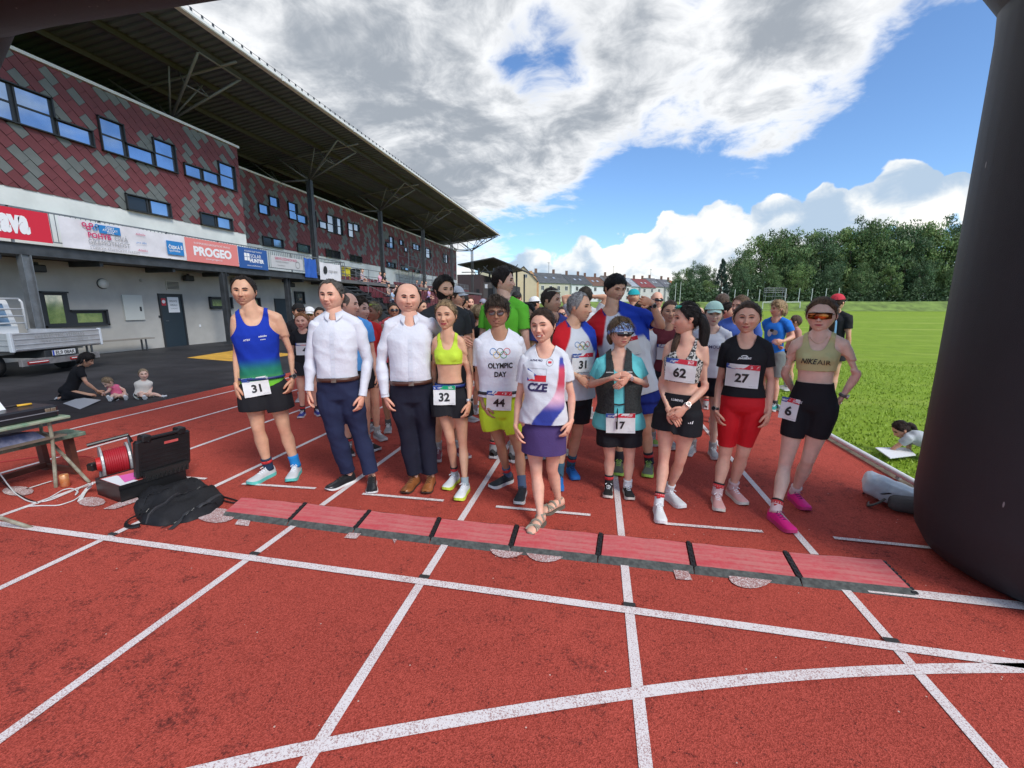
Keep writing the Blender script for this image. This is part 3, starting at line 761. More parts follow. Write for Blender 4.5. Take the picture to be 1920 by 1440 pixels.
    def f_bot(s, P, waist, leg, tight=True, skirt=False, noarm=False):
        t = s.tt(P); L = np.linalg.norm(s.J['neck'] - s.J['pel']); bn = s.bone(P, noarm); f = (waist - t) * L
        f = np.where((bn >= 2) & (bn <= 5), -1.0, f)
        if skirt:
            z = (s.J['pel'][2] - P[:, 2]); return np.minimum(f, leg - z)
        for q, bt, bs in (('A', 6, 8), ('B', 7, 9)):
            lt = s.limb(P, 'hip' + q, 'kn' + q); Lt = np.linalg.norm(s.J['kn' + q] - s.J['hip' + q])
            ls = s.limb(P, 'kn' + q, 'an' + q); Ls = np.linalg.norm(s.J['an' + q] - s.J['kn' + q])
            if leg <= 1: f = np.where(bn == bt, np.minimum(f, (leg - lt) * Lt), f); f = np.where(bn == bs, -1.0, f)
            else: f = np.where(bn == bs, np.minimum(f, (leg - 1 - ls) * Ls), f)
        return f
    def garment(s, name, solid, field, mats, wr=.0, wsc=14, colf=None, thick=.006, vox=None, cover=.012, sm=3):
        groups = solid if isinstance(solid, dict) else {0: (solid, field)}
        VV, TT, n_ = [], [], 0
        for sol, fl in groups.values():
            V, T = voxel(sol, vox or s.vox, sm); N = vnormals(V, T)
            if wr: V = wrinkle(V, N, s.rs, wr, wsc)
            V, T = clip(V, T, fl(V))
            if not len(T): continue
            V, T = hem(V, T, thick); VV.append(V); TT.append(T + n_); n_ += len(V)
        V, T = np.vstack(VV), np.vstack(TT)
        if cover: s.covers.append((field, cover))
        if not len(T): return None, None
        cols = colf(V) if colf else None
        o = mk(name, V, T.tolist(), mats, s.root, True, cols=cols)
        s.soup = getattr(s, 'soup', ([], [])); nb_ = sum(len(x) for x in s.soup[0]); s.soup[0].append(V); s.soup[1].extend((T + nb_).tolist())
        return o, BVHTree.FromPolygons([Vector(v) for v in V], T.tolist())
    def top(s, kind='tee', col=(.8, .8, .8), hemt=.02, sleeve=.55, neck=.93, neckw=.085, arm=.12, ease=.016, wr=.004, name=None, colf=None, m=None, low=.0, sl_ease=None, wsc=14, extra=None, cover=.012, keep=False):
        J = s.J; sl = sl_ease if sl_ease is not None else ease + .006
        solid = [s.torso_pts(s.tabs(), lambda t: ease + low * max(0, .5 - t))]
        arms = []
        for q in 'AB':
            P, R = s.arm_path(q)
            if kind in ('tank', 'bra'): P, R = P[:2], R[:2] * .92 + ease * .8
            elif kind == 'tee': P, R = P[:7], R[:7] + np.linspace(ease, sl, 7)
            else: P, R = P[:10], R[:10] + np.linspace(ease, sl, 10)
            (arms.append(tubeV(P, R, 12, round_=True)) if kind in ('tee', 'shirt') else solid.append(tubeV(P, R, 12, round_=True)))
            if kind in ('tee', 'shirt'): solid.append(tubeV(P[:2], R[:2] * .96, 12, round_=True))
            nm = lerp(J['neck'], J['head'], .32)
            solid.append(tubeV([nm, lerp(nm, J['sh' + q], .5) + np.array([0, 0, -.006]), J['sh' + q]], np.array([.036, .041, .044]) * s.k * (.85 if s.sp['sex'] == 'f' else 1) + ease * .8, n=10, round_=True))
        if s.sp['sex'] == 'f' and s.sp.get('adult', True):
            b = s.sp.get('bust', 1)
            for sg in (-1, 1):
                c = lerp(J['pel'], J['neck'], .675) + s.slat * sg * .068 * s.k * s.sp['w'] + s.sfwd * .066 * s.k * s.sp['w']
                solid.append(tubeV([c - s.sfwd * .03, c + s.sfwd * .012, c + s.sfwd * .03 * b], np.array([.062, .058, .038]) * s.k + ease * .8, n=12, round_=True))
        fld = (lambda P: s.f_top(P, kind, hemt, sleeve, neck, neckw, arm)) if extra is None else (lambda P: np.minimum(s.f_top(P, kind, hemt, sleeve, neck, neckw, arm), extra(P)))
        old = getattr(s, 'topb', None)
        if arms:
            ff = lambda P, pt: s.f_top(P, kind, hemt, sleeve, neck, neckw, arm, part=pt)
            solid = {0: (solid, lambda P: ff(P, 'torso')), 1: ([arms[0]], lambda P: ff(P, 'A')), 2: ([arms[1]], lambda P: ff(P, 'B'))}
        o, b = s.garment(name or {'tank': 'tank_top', 'bra': 'sports_bra', 'tee': 't_shirt', 'shirt': 'shirt'}[kind], solid, fld, m or cloth(col, attr=bool(colf)), wr, colf=colf, wsc=wsc, cover=cover)
        s.topb = old if keep else b; return o
    def collar(s, m, op=.35, r=.066):
        k = s.k; c = lerp(s.J['neck'], s.J['head'], .12); f, l = s.sfwd, s.slat; u = np.array([0, 0, 1.0]); n = 25; V = []
        for i in range(n):
            a = lerp(-math.pi + op, math.pi - op, i / (n - 1)) + math.pi; e = abs(i / (n - 1) - .5) * 2; fl = max(0, (e - .72) / .28)
            dx, dy = math.sin(a), math.cos(a); z0 = .046 - .034 * e ** 2
            V += [c + (l * dx + f * dy) * r * k * .94 + u * (z0 - .01) * k, c + (l * dx + f * dy) * r * k + u * z0 * k, c + (l * dx * (1.26 + .12 * fl) + f * (dy * 1.24 + .08 * e)) * r * k + u * (z0 - .034 - .030 * fl) * k]
        F = []
        for i in range(n - 1):
            for j in range(2): F.append([i * 3 + j, i * 3 + j + 1, i * 3 + 4 + j, i * 3 + 3 + j])
        V = np.array(V); F2 = F + [[q + len(V) for q in reversed(x)] for x in F]; V2 = np.vstack([V, V - np.array([0, 0, .003])])
        mk('collar', V2, F2, m, s.root, True)
    def placket(s, m, t0=.22, t1=.86):
        for nm, mm, w, o in (('placket', m, .034, .003),):
            P2, T = arc2([(0, z) for z in np.linspace(0, (t1 - t0) * .52 * s.k, 14)], w); s.print_(t0, 0, P2, T, mm, nm, off=.004)
        for i in range(6):
            P2, T = disc2(0, (i + .5) / 6 * (t1 - t0) * .52 * s.k, .006, .006, 8); s.print_(t0, 0, P2, T, mat('button', (.6, .6, .62), .3), 'button', off=.007)
    def bottom(s, col=(.02, .02, .02), leg=.5, waist=.2, ease=.02, flare=.02, wr=.004, name='shorts', skirt=False, m=None, colf=None, wsc=14):
        J = s.J; tab = [r for r in s.tabs() if r[0] < .36]; tab = tab + [(.38, tab[-1][1] * .99, tab[-1][2] * .99, tab[-1][3])]
        solid = [s.torso_pts(tab, lambda t: (.008 if name != 'trousers' else .014) + max(0, ease - .008) * (1 - min(1, max(0, (t + .12) / .12))))]
        if skirt:
            hz = J['pel'] - np.array([0, 0, leg + .08]); ax = nrm(np.cross(s.slat, [0, 0, 1.0])); tt = nrm(J['hipB'] - J['hipA'])
            solid = [tubeV([J['pel'] + np.array([0, 0, .13]), J['pel'] + np.array([0, 0, .05]), J['pel'] - [0, 0, .05], J['pel'] - [0, 0, .2], hz], [(.145 * s.k * s.sp['w'], .11 * s.k), (.170 * s.k * s.sp['w'], .128 * s.k), (.186 * s.k * s.sp['w'], .138 * s.k), (.188 * s.k * s.sp['w'], .142 * s.k), (.19 * s.k * s.sp['w'], .145 * s.k)], 30, side=tt, fwd=nrm(np.cross(tt, [0, 0, 1.0])))]
        else:
            for q in 'AB':
                P, R = s.leg_path(q); lt = np.linspace(0, 1, len(R))
                if leg <= 1:
                    P, R = P[:5], R[:5] + ease + flare * np.linspace(0, 1, 5) / max(leg, .3)
                    if flare > .01: R = np.maximum(R, R[1] * .93)
                else: R = R + ease + flare * np.clip(lt - .35, 0, 1); R[6:] = np.maximum(R[6:], R[5] * .93 if flare > .01 else 0); P = P.copy()
                solid.append(tubeV(P, R, 14, round_=True))
        fld = lambda P: s.f_bot(P, waist, leg, skirt=skirt)
        o, b = s.garment(name, {0: (solid, lambda P: s.f_bot(P, waist, leg, skirt=skirt, noarm=True))}, fld, m or cloth(col, attr=bool(colf)), wr, colf=colf, cover=.012, wsc=wsc)
        s.botb = b; return o
    # -- head
    def toW(s, P): return s.J['head'] + (P[:, :1] * s.hx + P[:, 1:2] * s.hy + P[:, 2:3] * s.hz) * s.hscale
    def finish(s):
        sp, J, k = s.sp, s.J, s.k; lod = sp['lod']
        HP = dict(wide=sp.get('wide', 1.0), jaw=.33 if sp['sex'] == 'f' else .17, nose=sp['nose'] * (.85 if sp['sex'] == 'f' else 1.05), smile=sp['smile'], blush=.7, stub=sp['stub'])
        HP['wide'] *= 1 + .035 * s.rs.randn(); HP['jaw'] += .05 * s.rs.randn(); HP['nose'] *= 1 + .16 * s.rs.randn()
        Vh, Fh, Ch, LO, LA = head_grid(s.nu, s.nv, HP); Wh = s.toW(Vh)
        V = s.Vr.copy(); Csk = np.ones((len(V), 3)); Csk *= 1 + .05 * np.sin(V[:, :1] * 31 + V[:, 2:3] * 17) * np.array([.3, 1, 1])
        for q in 'AB':      # ruddier knees and elbows
            for jn in ('kn', 'el'):
                d = np.linalg.norm(V - J[jn + q], axis=1); Csk *= 1 - (.22 * np.exp(-(d / (.06 * k)) ** 2))[:, None] * np.array([.25, 1, 1])
        for fld, am in s.covers:
            f = fld(V); V = V - s.BN * (am * sstep(f, .004, .02))[:, None]
        # hands
        parts = []
        for q in 'AB':
            parts += s.hand(q)
        VV, FF, CC = [V, Wh], [s.BT.tolist(), [[i + len(V) for i in f] for f in Fh]], [Csk, Ch]; n = len(V) + len(Wh)
        for sg in (-1, 1):     # ears
            e = [(sg * .073 * HP['wide'], -.012, .018), (sg * .079 * HP['wide'], -.014, .012), (sg * .080 * HP['wide'], -.012, -.008), (sg * .076 * HP['wide'], -.006, -.026)]
            a, f = tubeV(np.array(e), [(.006, .012), (.009, .017), (.008, .014), (.005, .008)], 10, side=(sg * .5, .0, 0), fwd=(0, 1, 0), round_=True)
            a = s.toW(a); VV.append(a); FF.append([[i + n for i in x] for x in f]); CC.append(np.ones((len(a), 3)) * (.98, .86, .84)); n += len(a)
        for a, f in parts:
            VV.append(a); FF.append([[int(i) + n for i in x] for x in f]); CC.append(np.ones((len(a), 3)) * (1, .9, .88)); n += len(a)
        mk('body', np.vstack(VV), sum(FF, []), skin(sp['tone']), s.root, True, cols=np.vstack(CC))
        s.hb = BVHTree.FromPolygons([Vector(v) for v in Wh], Fh); s.Wh, s.Vh, s.Fh, s.LO = Wh, Vh, Fh, LO
        if lod < 3: s.face()
        s.hairdo()
    def pj(s, name, P2, T, m, off=.0008, parent=None):
        hs = s.hscale; V = proj(np.asarray(P2) * hs, T, s.hb, s.J['head'], s.hx, s.hz, s.hy, off, .2); return mk(name, V, T, m, parent or s.root)
    def face(s):
        sp = s.sp; lod = sp['lod']; ey = .006
        if sp['hair'] == 'back': return
        for sg in (-1, 1):
            cx = sg * .032
            op = sp.get('eyes', .7)
            lid = [(cx - .0155 + .031 * t, ey + (.0052 * op) * math.sin(math.pi * t) ** .8 + (.001 * (t if sg > 0 else 1 - t))) for t in np.linspace(0, 1, 9)]
            lo = [(cx - .0155 + .031 * t, ey - .0046 * op * math.sin(math.pi * t) ** .9) for t in np.linspace(0, 1, 9)]
            if op > .25 and not sp.get('shades'):
                P2 = np.array(lid + lo); T = []
                for i in range(8): T += [[i, 9 + i, 10 + i], [i, 10 + i, i + 1]]
                e = s.pj('eye', P2, T, mat('eye_white', (.30, .26, .24), .3))
                P2, T = disc2(cx + sp.get('gaze', 0) * .004, ey + .0004, .0068, .0056 * op, 10); s.pj('iris', P2, T, mat('iris_dark', (.018, .012, .009), .3), .0024, e)
            if not sp.get('shades'):
                P2, T = arc2([(a, b + .0006) for a, b in lid], .0042 if sp['sex'] == 'm' else .0048); s.pj('eyelid', P2, T, mat('lash', (.03, .018, .014), .6), .0028)
                bc = sp.get('brow', [min(.14, x * .8) for x in sp['haircol']])
                bz = .0235 if sp['sex'] == 'm' else .026
                P2, T = arc2([(cx + sg * x, bz + dz) for x, dz in ((-.018, -.001), (-.008, .003), (.004, .0045), (.014, .002), (.020, -.002))], np.array([.0065, .0085, .008, .006, .0025]) * (1 if sp['sex'] == 'm' else .62))
                s.pj('eyebrow', P2, T, mat('brow_%02d' % int(bc[0] * 99), [max(.012, x * .6) for x in bc], .8), .0028)
        sm = sp['smile']; w = .023 + .007 * sm
        xs = np.linspace(-1, 1, 11); mz = -.0635 + sm * 8 * (xs * w) ** 2
        gap = max(0, sm - .55) * .022 * (1 - xs ** 2) ** .6
        up = mz + (.0045 if sp['sex'] == 'm' else .006) * (1 - xs ** 2) ** .8 * (1 - .25 * np.exp(-(xs / .15) ** 2)) + gap * .35; dn = mz - .007 * (1 - xs ** 2) ** .7 - gap * .7
        lm = mat('lips_' + sp['sex'], (.42, .17, .13) if sp['sex'] == 'm' else (.44, .085, .09), .45)
        P2 = np.array([(x * w, z) for x, z in zip(xs, up)] + [(x * w, z) for x, z in zip(xs, dn)]); T = []
        for i in range(10): T += [[i, 11 + i, 12 + i], [i, 12 + i, i + 1]]
        lp = s.pj('lips', P2, T, lm, .0012)
        if sm > .55:
            P2 = np.array([(x * w * .9, m_ + g_ * .35) for x, m_, g_ in zip(xs, mz, gap)] + [(x * w * .9, m_ - g_ * .62) for x, m_, g_ in zip(xs, mz, gap)]); s.pj('teeth', P2, T, mat('teeth', (.78, .74, .68), .3), .0024)
        else:
            P2, T = arc2([(x * w * 1.05, z) for x, z in zip(xs, mz)], .0034); s.pj('mouth_line', P2, T, mat('mouth_dark', (.09, .022, .02), .6), .0032)
        P2, T = disc2(-.008, -.041, .0032, .0018, 8); s.pj('nostril', P2, T, mat('mouth_dark', (.12, .03, .03), .6), .0015)
        P2, T = disc2(.008, -.041, .0032, .0018, 8); s.pj('nostril', P2, T, mat('mouth_dark', (.12, .03, .03), .6), .0015)
    def shell(s, th, fld, name, m, zmin=-1, parent=None, smooth=True, cols=None, ctr=(0, 0, 0)):
        T = []
        for f in s.Fh:
            for i in range(1, len(f) - 1): T.append([f[0], f[i], f[i + 1]])
        V = s.Vh.copy(); n = V / (np.linalg.norm(V, axis=1, keepdims=True) + 1e-9); V = V + n * np.reshape(th, (-1, 1))
        f = fld(s.Vh, s.LO); V2, T2 = clip(V, np.array(T), f)
        if not len(T2): return None
        V2, T2 = hem(V2, T2, .006)
        return mk(name, s.toW(V2), T2.tolist(), m, parent or s.root, smooth)
    def hairdo(s):
        sp = s.sp; st = sp['hair']; m = hairmat(sp['haircol']); rs = s.rs
        if st in ('none',): return
        V, LO = s.Vh, s.LO; dg = np.degrees(np.abs(LO)); base = st if st in HL else {'crop': 'short', 'curly': 'short', 'quiff': 'short', 'bob': 'low', 'fringe': 'low', 'bun': 'pulled', 'pony': 'pulled', 'long': 'pulled', 'buzz': 'short', 'babyhair': 'short'}.get(st, 'short')
        tab = HL[base]; nz = np.array([noise.noise(Vector((v[0] * 60, v[1] * 60, v[2] * 30))) for v in V]); nz2 = np.array([noise.noise(Vector((v[0] * 25 + 5, v[1] * 25, v[2] * 25))) for v in V])
        hz = np.interp(dg, [a for a, b in tab], [b for a, b in tab])
        f = V[:, 2] - hz + nz * .006
        if base == 'recede': f = np.minimum(f, np.maximum(V[:, 2] - .096, -.05 + 0 * f) * 0 + f)
        if base == 'bald': f = np.minimum(V[:, 2] - np.interp(dg, [0, 60, 75, 85, 97, 125, 180], [.2, .05, .01, -.012, .0, -.045, -.072]) + nz * .005, .0 + (.004 - V[:, 1]) * 1.0 + np.abs(V[:, 0]) * .42 - np.clip(V[:, 2] - .06, 0, 1) * .9)
        th = {'short': .009, 'crop': .009, 'buzz': .003, 'curly': .024, 'quiff': .018, 'bob': .018, 'fringe': .018, 'recede': .009, 'bald': .006, 'bun': .007, 'pony': .008, 'long': .010, 'pulled': .007, 'babyhair': .005, 'low': .012}.get(st, .01)
        rise = sstep(V[:, 2], -.02, .07)
        T_ = th * (.45 + .75 * rise) * (1 + .35 * nz2) + (.008 * nz if st == 'curly' else .0025 * nz)
        T_ = T_ * sstep(f, -.002, .034) + .0012
        if st == 'quiff': T_ += .010 * rise * np.exp(-((V[:, 1] - .05) / .04) ** 2)
        if st in ('bob', 'fringe'):
            T_ += .012 * sstep(-V[:, 1], .0, .06) * sstep(.06 - V[:, 2], 0, .1)
        s.shell(T_, lambda a, b: f, 'hair', m)
        if sp['lod'] <= 1 and st not in ('buzz',): s.strands(f, T_, m, st)
        def lock(pts, r, name='hair_lock', n=10):
            P = np.array(pts); P = s.toW(P); mb = MB(); mb.tube(resamp(P, 12), np.interp(np.linspace(0, 1, 12), np.linspace(0, 1, len(r)), r), n); return mb.build(name, m, s.root, True)
        if st == 'pony':
            lock([(0, -.09, .035), (0, -.125, .03), (.0, -.14, -.02), (.0, -.13, -.10), (.0, -.115, -.17)], [.012, .028, .03, .024, .006], 'ponytail')
        if st == 'bun': lock([(0, -.095, .0), (0, -.125, .005), (0, -.14, .0)], [.02, .032, .012], 'hair_bun')
        if st == 'long':
            for dx in (-.045, -.015, .015, .045): lock([(dx, -.085, .02), (dx * 1.1, -.11, -.05), (dx * 1.2, -.10, -.13), (dx * 1.1, -.09, -.2)], [.02, .028, .026, .008])
        if st == 'bob':
            for sg in (-1, 1): lock([(sg * .074, -.02, .03), (sg * .088, -.03, -.03), (sg * .08, -.035, -.085)], [.016, .024, .008]); lock([(sg * .05, -.075, .02), (sg * .06, -.085, -.05), (sg * .05, -.075, -.10)], [.03, .034, .012])
        if st == 'fringe':
            for i in range(9):
                x = -.05 + .0125 * i; lock([(x, .055, .105), (x * 1.08 - .004, .088, .075), (x * 1.1 - .01, .088, .042 + .008 * rs.rand())], [.012, .010, .003], n=6)
        if sp.get('beard'):
            fb = lambda V_, L_: np.minimum(np.minimum(-.046 - V_[:, 2] + .9 * np.clip(np.abs(V_[:, 0]) - .035, 0, 1), V_[:, 1] + .005), np.hypot(V_[:, 0] / 1.0, (V_[:, 2] + .064) * 1.8) - .021)
            s.shell(.0022 + .001 * nz, fb, 'beard', m)
        if sp.get('bandana'):
            fb = lambda V_, L_: np.minimum(V_[:, 2] - .022 - .25 * V_[:, 1] * 0 - np.interp(np.degrees(np.abs(L_)), [0, 60, 90, 180], [.0, -.01, -.03, -.06]), np.interp(np.degrees(np.abs(L_)), [0, 60, 90, 180], [.085, .08, .05, .0]) - V_[:, 2])
            s.shell(.014, fb, 'headband', sp['bandana'])
    def strands(s, f, T_, m, st):
        V = s.Vh; rs = s.rs; idx = np.nonzero(f > .004)[0]; n = 520 if s.sp['lod'] == 0 else 220; pk = rs.choice(idx, n); N = V / (np.linalg.norm(V, axis=1, keepdims=True) + 1e-9); A = []; F = []
        for i in pk:
            p = V[i] + N[i] * T_[i] * .9 + rs.randn(3) * .002; nn = N[i]; L = (.030 if st in ('short', 'crop', 'recede', 'bald', 'low', 'quiff', 'babyhair') else .055) * (.6 + .8 * rs.rand())
            fl = np.array((.25 * np.sign(p[0]) * (p[2] < .06), -1.0, -.5 if p[2] < .08 else -.1)) if st not in ('fringe', 'bob', 'quiff') or p[1] < .0 else np.array((rs.randn() * .3, .5, -.8 if st != 'quiff' else .6))
            if st == 'curly': fl = rs.randn(3)
            fl = fl + rs.randn(3) * .22; fl = nrm(fl - nn * (fl @ nn)); sd = np.cross(fl, nn) * (.0022 if s.sp['lod'] == 0 else .0032); lift = (.003 + .004 * rs.rand()) * (1.6 if st in ('quiff', 'curly', 'fringe') else 1)
            k = len(A); q1 = p + fl * L * .5 + nn * lift; q2 = p + fl * L - nn * (.16 * L)
            A += [p - sd, p + sd, q1 + sd, q1 - sd, q2]; F += [[k, k + 1, k + 2, k + 3], [k + 3, k + 2, k + 4]]
        o = mk('hair_strands', s.toW(np.array(A)), F, m, s.root, True); o['kind'] = 'stuff'
    # -- accessories
    def hand(s, q):
        J = s.J; k = s.k * s.sp.get('handk', 1); wr, tip = J['wr' + q], J['ha' + q]; d = nrm(tip - wr); sg = -1 if q == 'A' else 1
        pn = s.sp.get('palm' + q)
        pn = nrm(pn) if pn is not None else nrm(-s.lat * sg * .9 - s.fwd * .35)
        pn = nrm(pn - d * (pn @ d)); sp_ = nrm(np.cross(d, pn)); sp_ = sp_ if sp_ @ s.fwd > 0 else -sp_
        if s.sp.get('thumb' + q) is not None: sp_ = sp_ if sp_ @ np.array(s.sp['thumb' + q]) > 0 else -sp_
        if s.sp['lod'] >= 3: return [tubeV([wr, wr + d * .06 * k, wr + d * .12 * k + pn * .01, wr + d * .15 * k + pn * .03], np.array([.022, .034, .03, .015]) * k, 6, round_=True)]
        cu = s.sp.get('curl', .5); out = []
        ps = [wr - d * .015 * k, wr + d * .02 * k, wr + d * .055 * k, wr + d * .09 * k]
        out.append(tubeV(ps, [(.024 * k, .019 * k), (.029 * k, .018 * k), (.038 * k, .017 * k), (.039 * k, .013 * k)], 10, side=sp_, fwd=pn, round_=True))
        n = 6
        for i, (o, L) in enumerate(((.028, .070), (.0095, .078), (-.009, .073), (-.027, .058))):
            b = wr + d * .088 * k + sp_ * o * k; c1 = cu * (.9 + .12 * i)
            seg = L * k / 3; a = 0; P = [b]; R = [.0095 * k]
            for j in range(3):
                a += c1 * (.55 if j == 0 else .8); P.append(P[-1] + (d * math.cos(a) + pn * math.sin(a)) * seg * (1.15 if j == 0 else .95)); R.append((.0088, .0082, .0066)[j] * k)
            out.append(tubeV(P, R, n, round_=True))
        tb = wr + d * .03 * k + sp_ * .026 * k
        out.append(tubeV([tb, tb + (d * .7 + sp_ * .6 + pn * .25) * .035 * k, tb + (d * 1.5 + sp_ * .75 + pn * .6) * .036 * k, tb + (d * 2.1 + sp_ * .6 + pn * .9) * .036 * k], np.array([.015, .012, .0105, .008]) * k, n, round_=True))
        return out
    def shoes(s, up=(.8, .8, .8), sole=(.85, .85, .85), acc=None, lace=(.85, .85, .85), sock=None, sockh=.13, toes=None, kind='trainer', shin=None, band=None):
        J, k = s.J, s.k
        for q, i in (('A', 0), ('B', 1)):
            an = J['an' + q]; sg = -1 if q == 'A' else 1
            if 'toe' in s.sp:
                t = gp(*s.sp['toe'][i]) - np.array([an[0], an[1], 0]); t[2] = 0; d = nrm(t)
            elif 'toed' in s.sp: d = nrm(s.sp['toed'][i])
            else: d = nrm(s.fwd + s.lat * sg * .25)
            L = .285 * k * s.sp.get('foot', 1); r = nrm(np.cross(d, [0, 0, 1.0])); u = np.array([0, 0, 1.0])
            z0 = an[2] - .085 * k
            if s.sp.get('toeup'): u0 = s.sp['toeup'][i]; d, u = nrm(d * math.cos(u0) + u * math.sin(u0)), nrm(u * math.cos(u0) - d * math.sin(u0))
            O = an - d * .058 * k - u * .085 * k
            xs = np.array([0, .03, .10, .22, .40, .55, .70, .82, .92, .98, 1.0]); wd = np.array([.022, .034, .040, .040, .038, .043, .049, .049, .042, .028, .014]) * k
            def ring(x, w, z, c=0): return O + d * (x * L) + r * (w + c) + u * z
            mb = MB(); n = len(xs)
            # sole
            rock = np.array([.012, .006, .001, 0, 0, 0, 0, .002, .008, .016, .02]) * k
            st = .030 * k if kind == 'trainer' else .018 * k
            V = []; 
            for x, w, rk in zip(xs, wd, rock): V += [ring(x, -w * 1.05, rk), ring(x, w * 1.05, rk), ring(x, w * 1.02, st + rk * .7), ring(x, -w * 1.02, st + rk * .7)]
            F = []
            for a in range(n - 1):
                for b in range(4): F.append([a * 4 + b, a * 4 + (b + 1) % 4, a * 4 + 4 + (b + 1) % 4, a * 4 + 4 + b])
            F += [[0, 3, 2, 1], [4 * n - 4, 4 * n - 3, 4 * n - 2, 4 * n - 1]]
            hs = np.array([.062, .092, .100, .100, .086, .072, .060, .054, .046, .034, .024]) * k
            if kind == 'sandal':
                # bare foot with straps
                ft = [[O + d * (x * L) + u * (st + h * .42 - .002) for x, h in zip(xs, hs)], [(w * .92, h * .45) for w, h in zip(wd, hs)]]
                a, f = tubeV(np.array(ft[0]), ft[1], 12, side=r, fwd=u, round_=False)
                mk('foot', a, f, skin(s.sp['tone']), s.root, True, cols=np.ones((len(a), 3)))
                so_ = mk('sandal', V, F, mat('sandal_sole', (.13, .11, .085), .8), s.root)
                mt = mat('sandal_strap', (.30, .27, .205), .8, bump=.3, bscale=120)
                for x0, x1, tw in ((.62, .88, .017), (.86, .60, .017), (.50, .52, .018), (.30, .26, .016), (.74, .74, .012)):
                    P = []
                    for t in np.linspace(-1, 1, 9):
                        x = lerp(x0, x1, (t + 1) / 2); w = np.interp(x, xs, wd) * .99; h = np.interp(x, xs, hs)
                        P.append(O + d * x * L + r * w * math.sin(t * 1.5) + u * (st + h * .42 + h * .50 * math.cos(t * 1.5)))
                    MB().tube(P, [(.004, tw * .55)] * 9, 6).build('strap', mt, so_)
                P = [O + d * (.2 + .055 * math.cos(t)) * L * 1.0 + r * .036 * k * math.sin(t) + u * .105 * k for t in np.linspace(0, 6.0, 14)]
                MB().tube(P, [(.007, .005)] * 14, 6).build('strap', mt, so_)
                toe = MB()
                toe.tube([O + d * (.93 * L) + u * (st + .012), O + d * L * 1.0 + u * (st + .01)], [(.038 * k, .016), (.02 * k, .012)], 10); toe.build('toe_cap', mt, so_, True)
            else:
                um = cloth(up, .6, bump=.35, bs=150) if kind != 'leather' else mat('leather_%d' % int(up[0] * 1000), up, .28, var=.25, vscale=9, spec=.6)
                V2 = []; m_ = 9
                for x, w, h, rk in zip(xs, wd, hs, rock):
                    open_ = math.exp(-((x - .16) / .09) ** 2)
                    for b in range(m_):
                        t = math.pi * b / (m_ - 1); ww = -math.cos(t); hh = math.sin(t) ** .75
                        if kind == 'leather': hh *= .92
                        V2.append(ring(x, ww * w * (.98 - .30 * hh ** 3 * (x < .5)), st * .8 + rk * .7 + hh * (h - st * .8)))
                F2 = [[a * m_ + b, a * m_ + b + 1, (a + 1) * m_ + b + 1, (a + 1) * m_ + b] for a in range(n - 1) for b in range(m_ - 1)]
                F2 += [list(range(m_)), [(n - 1) * m_ + b for b in range(m_)][::-1]]
                sh = mk('shoe', V2, F2, um, s.root, True)
                mk('sole', V, F, mat('sole_%03d_%03d_%03d' % tuple(int(c * 999) for c in sole), sole, .6), sh)
                if acc:
                    mk('sole_stripe', np.array(V) + u * -.0005 + np.array([0, 0, -.0]), [f for f in F if False] or [[a * 4 + 1, a * 4 + 5, a * 4 + 6, a * 4 + 2] for a in range(n - 1)][:7] , mat('acc_%03d_%03d_%03d' % tuple(int(c * 999) for c in acc), acc, .5), sh).scale = (1, 1, 1)
                if lace and s.sp['lod'] < 2:
                    ml = mat('lace_%02d' % int(lace[0] * 99), lace, .8); lb = MB()
                    for j, x in enumerate((.34, .42, .50, .58)):
                        h = np.interp(x, xs, hs) + .001; w = .020 * k
                        lb.tube([ring(x, -w, h - .009), ring(x + .012, 0, h + .002), ring(x, w, h - .009)], .0034, 5); lb.tube([ring(x, -w, h - .008), ring(x + .07, w, h - .012)], .003, 5)
                    for b in (-1, 1): lb.tube([ring(.32, 0, .098 * k), ring(.36, b * .014, .104 * k), ring(.42, b * .03, .094 * k)], .003, 5)
                    lb.build('laces', ml, sh)
                    mb2 = MB(); mb2.tube([ring(.30, 0, .075 * k), ring(.24, 0, .098 * k), ring(.21, 0, .122 * k)], [(.020 * k, .006)] * 3, 8); mb2.build('tongue', um, sh, True)
            kn = J['kn' + q]; ax = nrm(kn - an)
            if sock:
                sc_ = sock[i] if isinstance(sock[0], (list, tuple)) else sock
                zz = np.linspace(.0, sockh - .055, 5) * k; rr = (.043 * k) * s.sp.get('legw', 1)
                tb = [an - ax * .02] + [an + ax * z for z in zz]; MB().tube(tb, [rr * 1.02, rr, rr * .98, rr * .96, rr * 1.0, rr * 1.04], 14).build('sock', cloth(sc_, .9, bump=.4, bs=160), s.root, True)
            if band and (band == 'both' or band == q):
                rr = .0445 * k * s.sp.get('legw', 1); c0 = an + ax * .052 * k
                bd = MB().tube([c0, c0 + ax * .026], [rr, rr], 16).build('timing_band', mat('band_red', (.62, .03, .035), .7), s.root, True)
                MB().tube([c0 + ax * .026, c0 + ax * .040], [rr * .985, rr * .985], 16).build('band_edge', mat('band_black', (.02, .02, .02), .8), bd, True)
                MB().box(c0 + ax * .013 + s.fwd * rr, (.03, .012, .02), m=0, bev=.003).build('timing_chip', mat('chip_red', (.5, .03, .03), .4), bd)
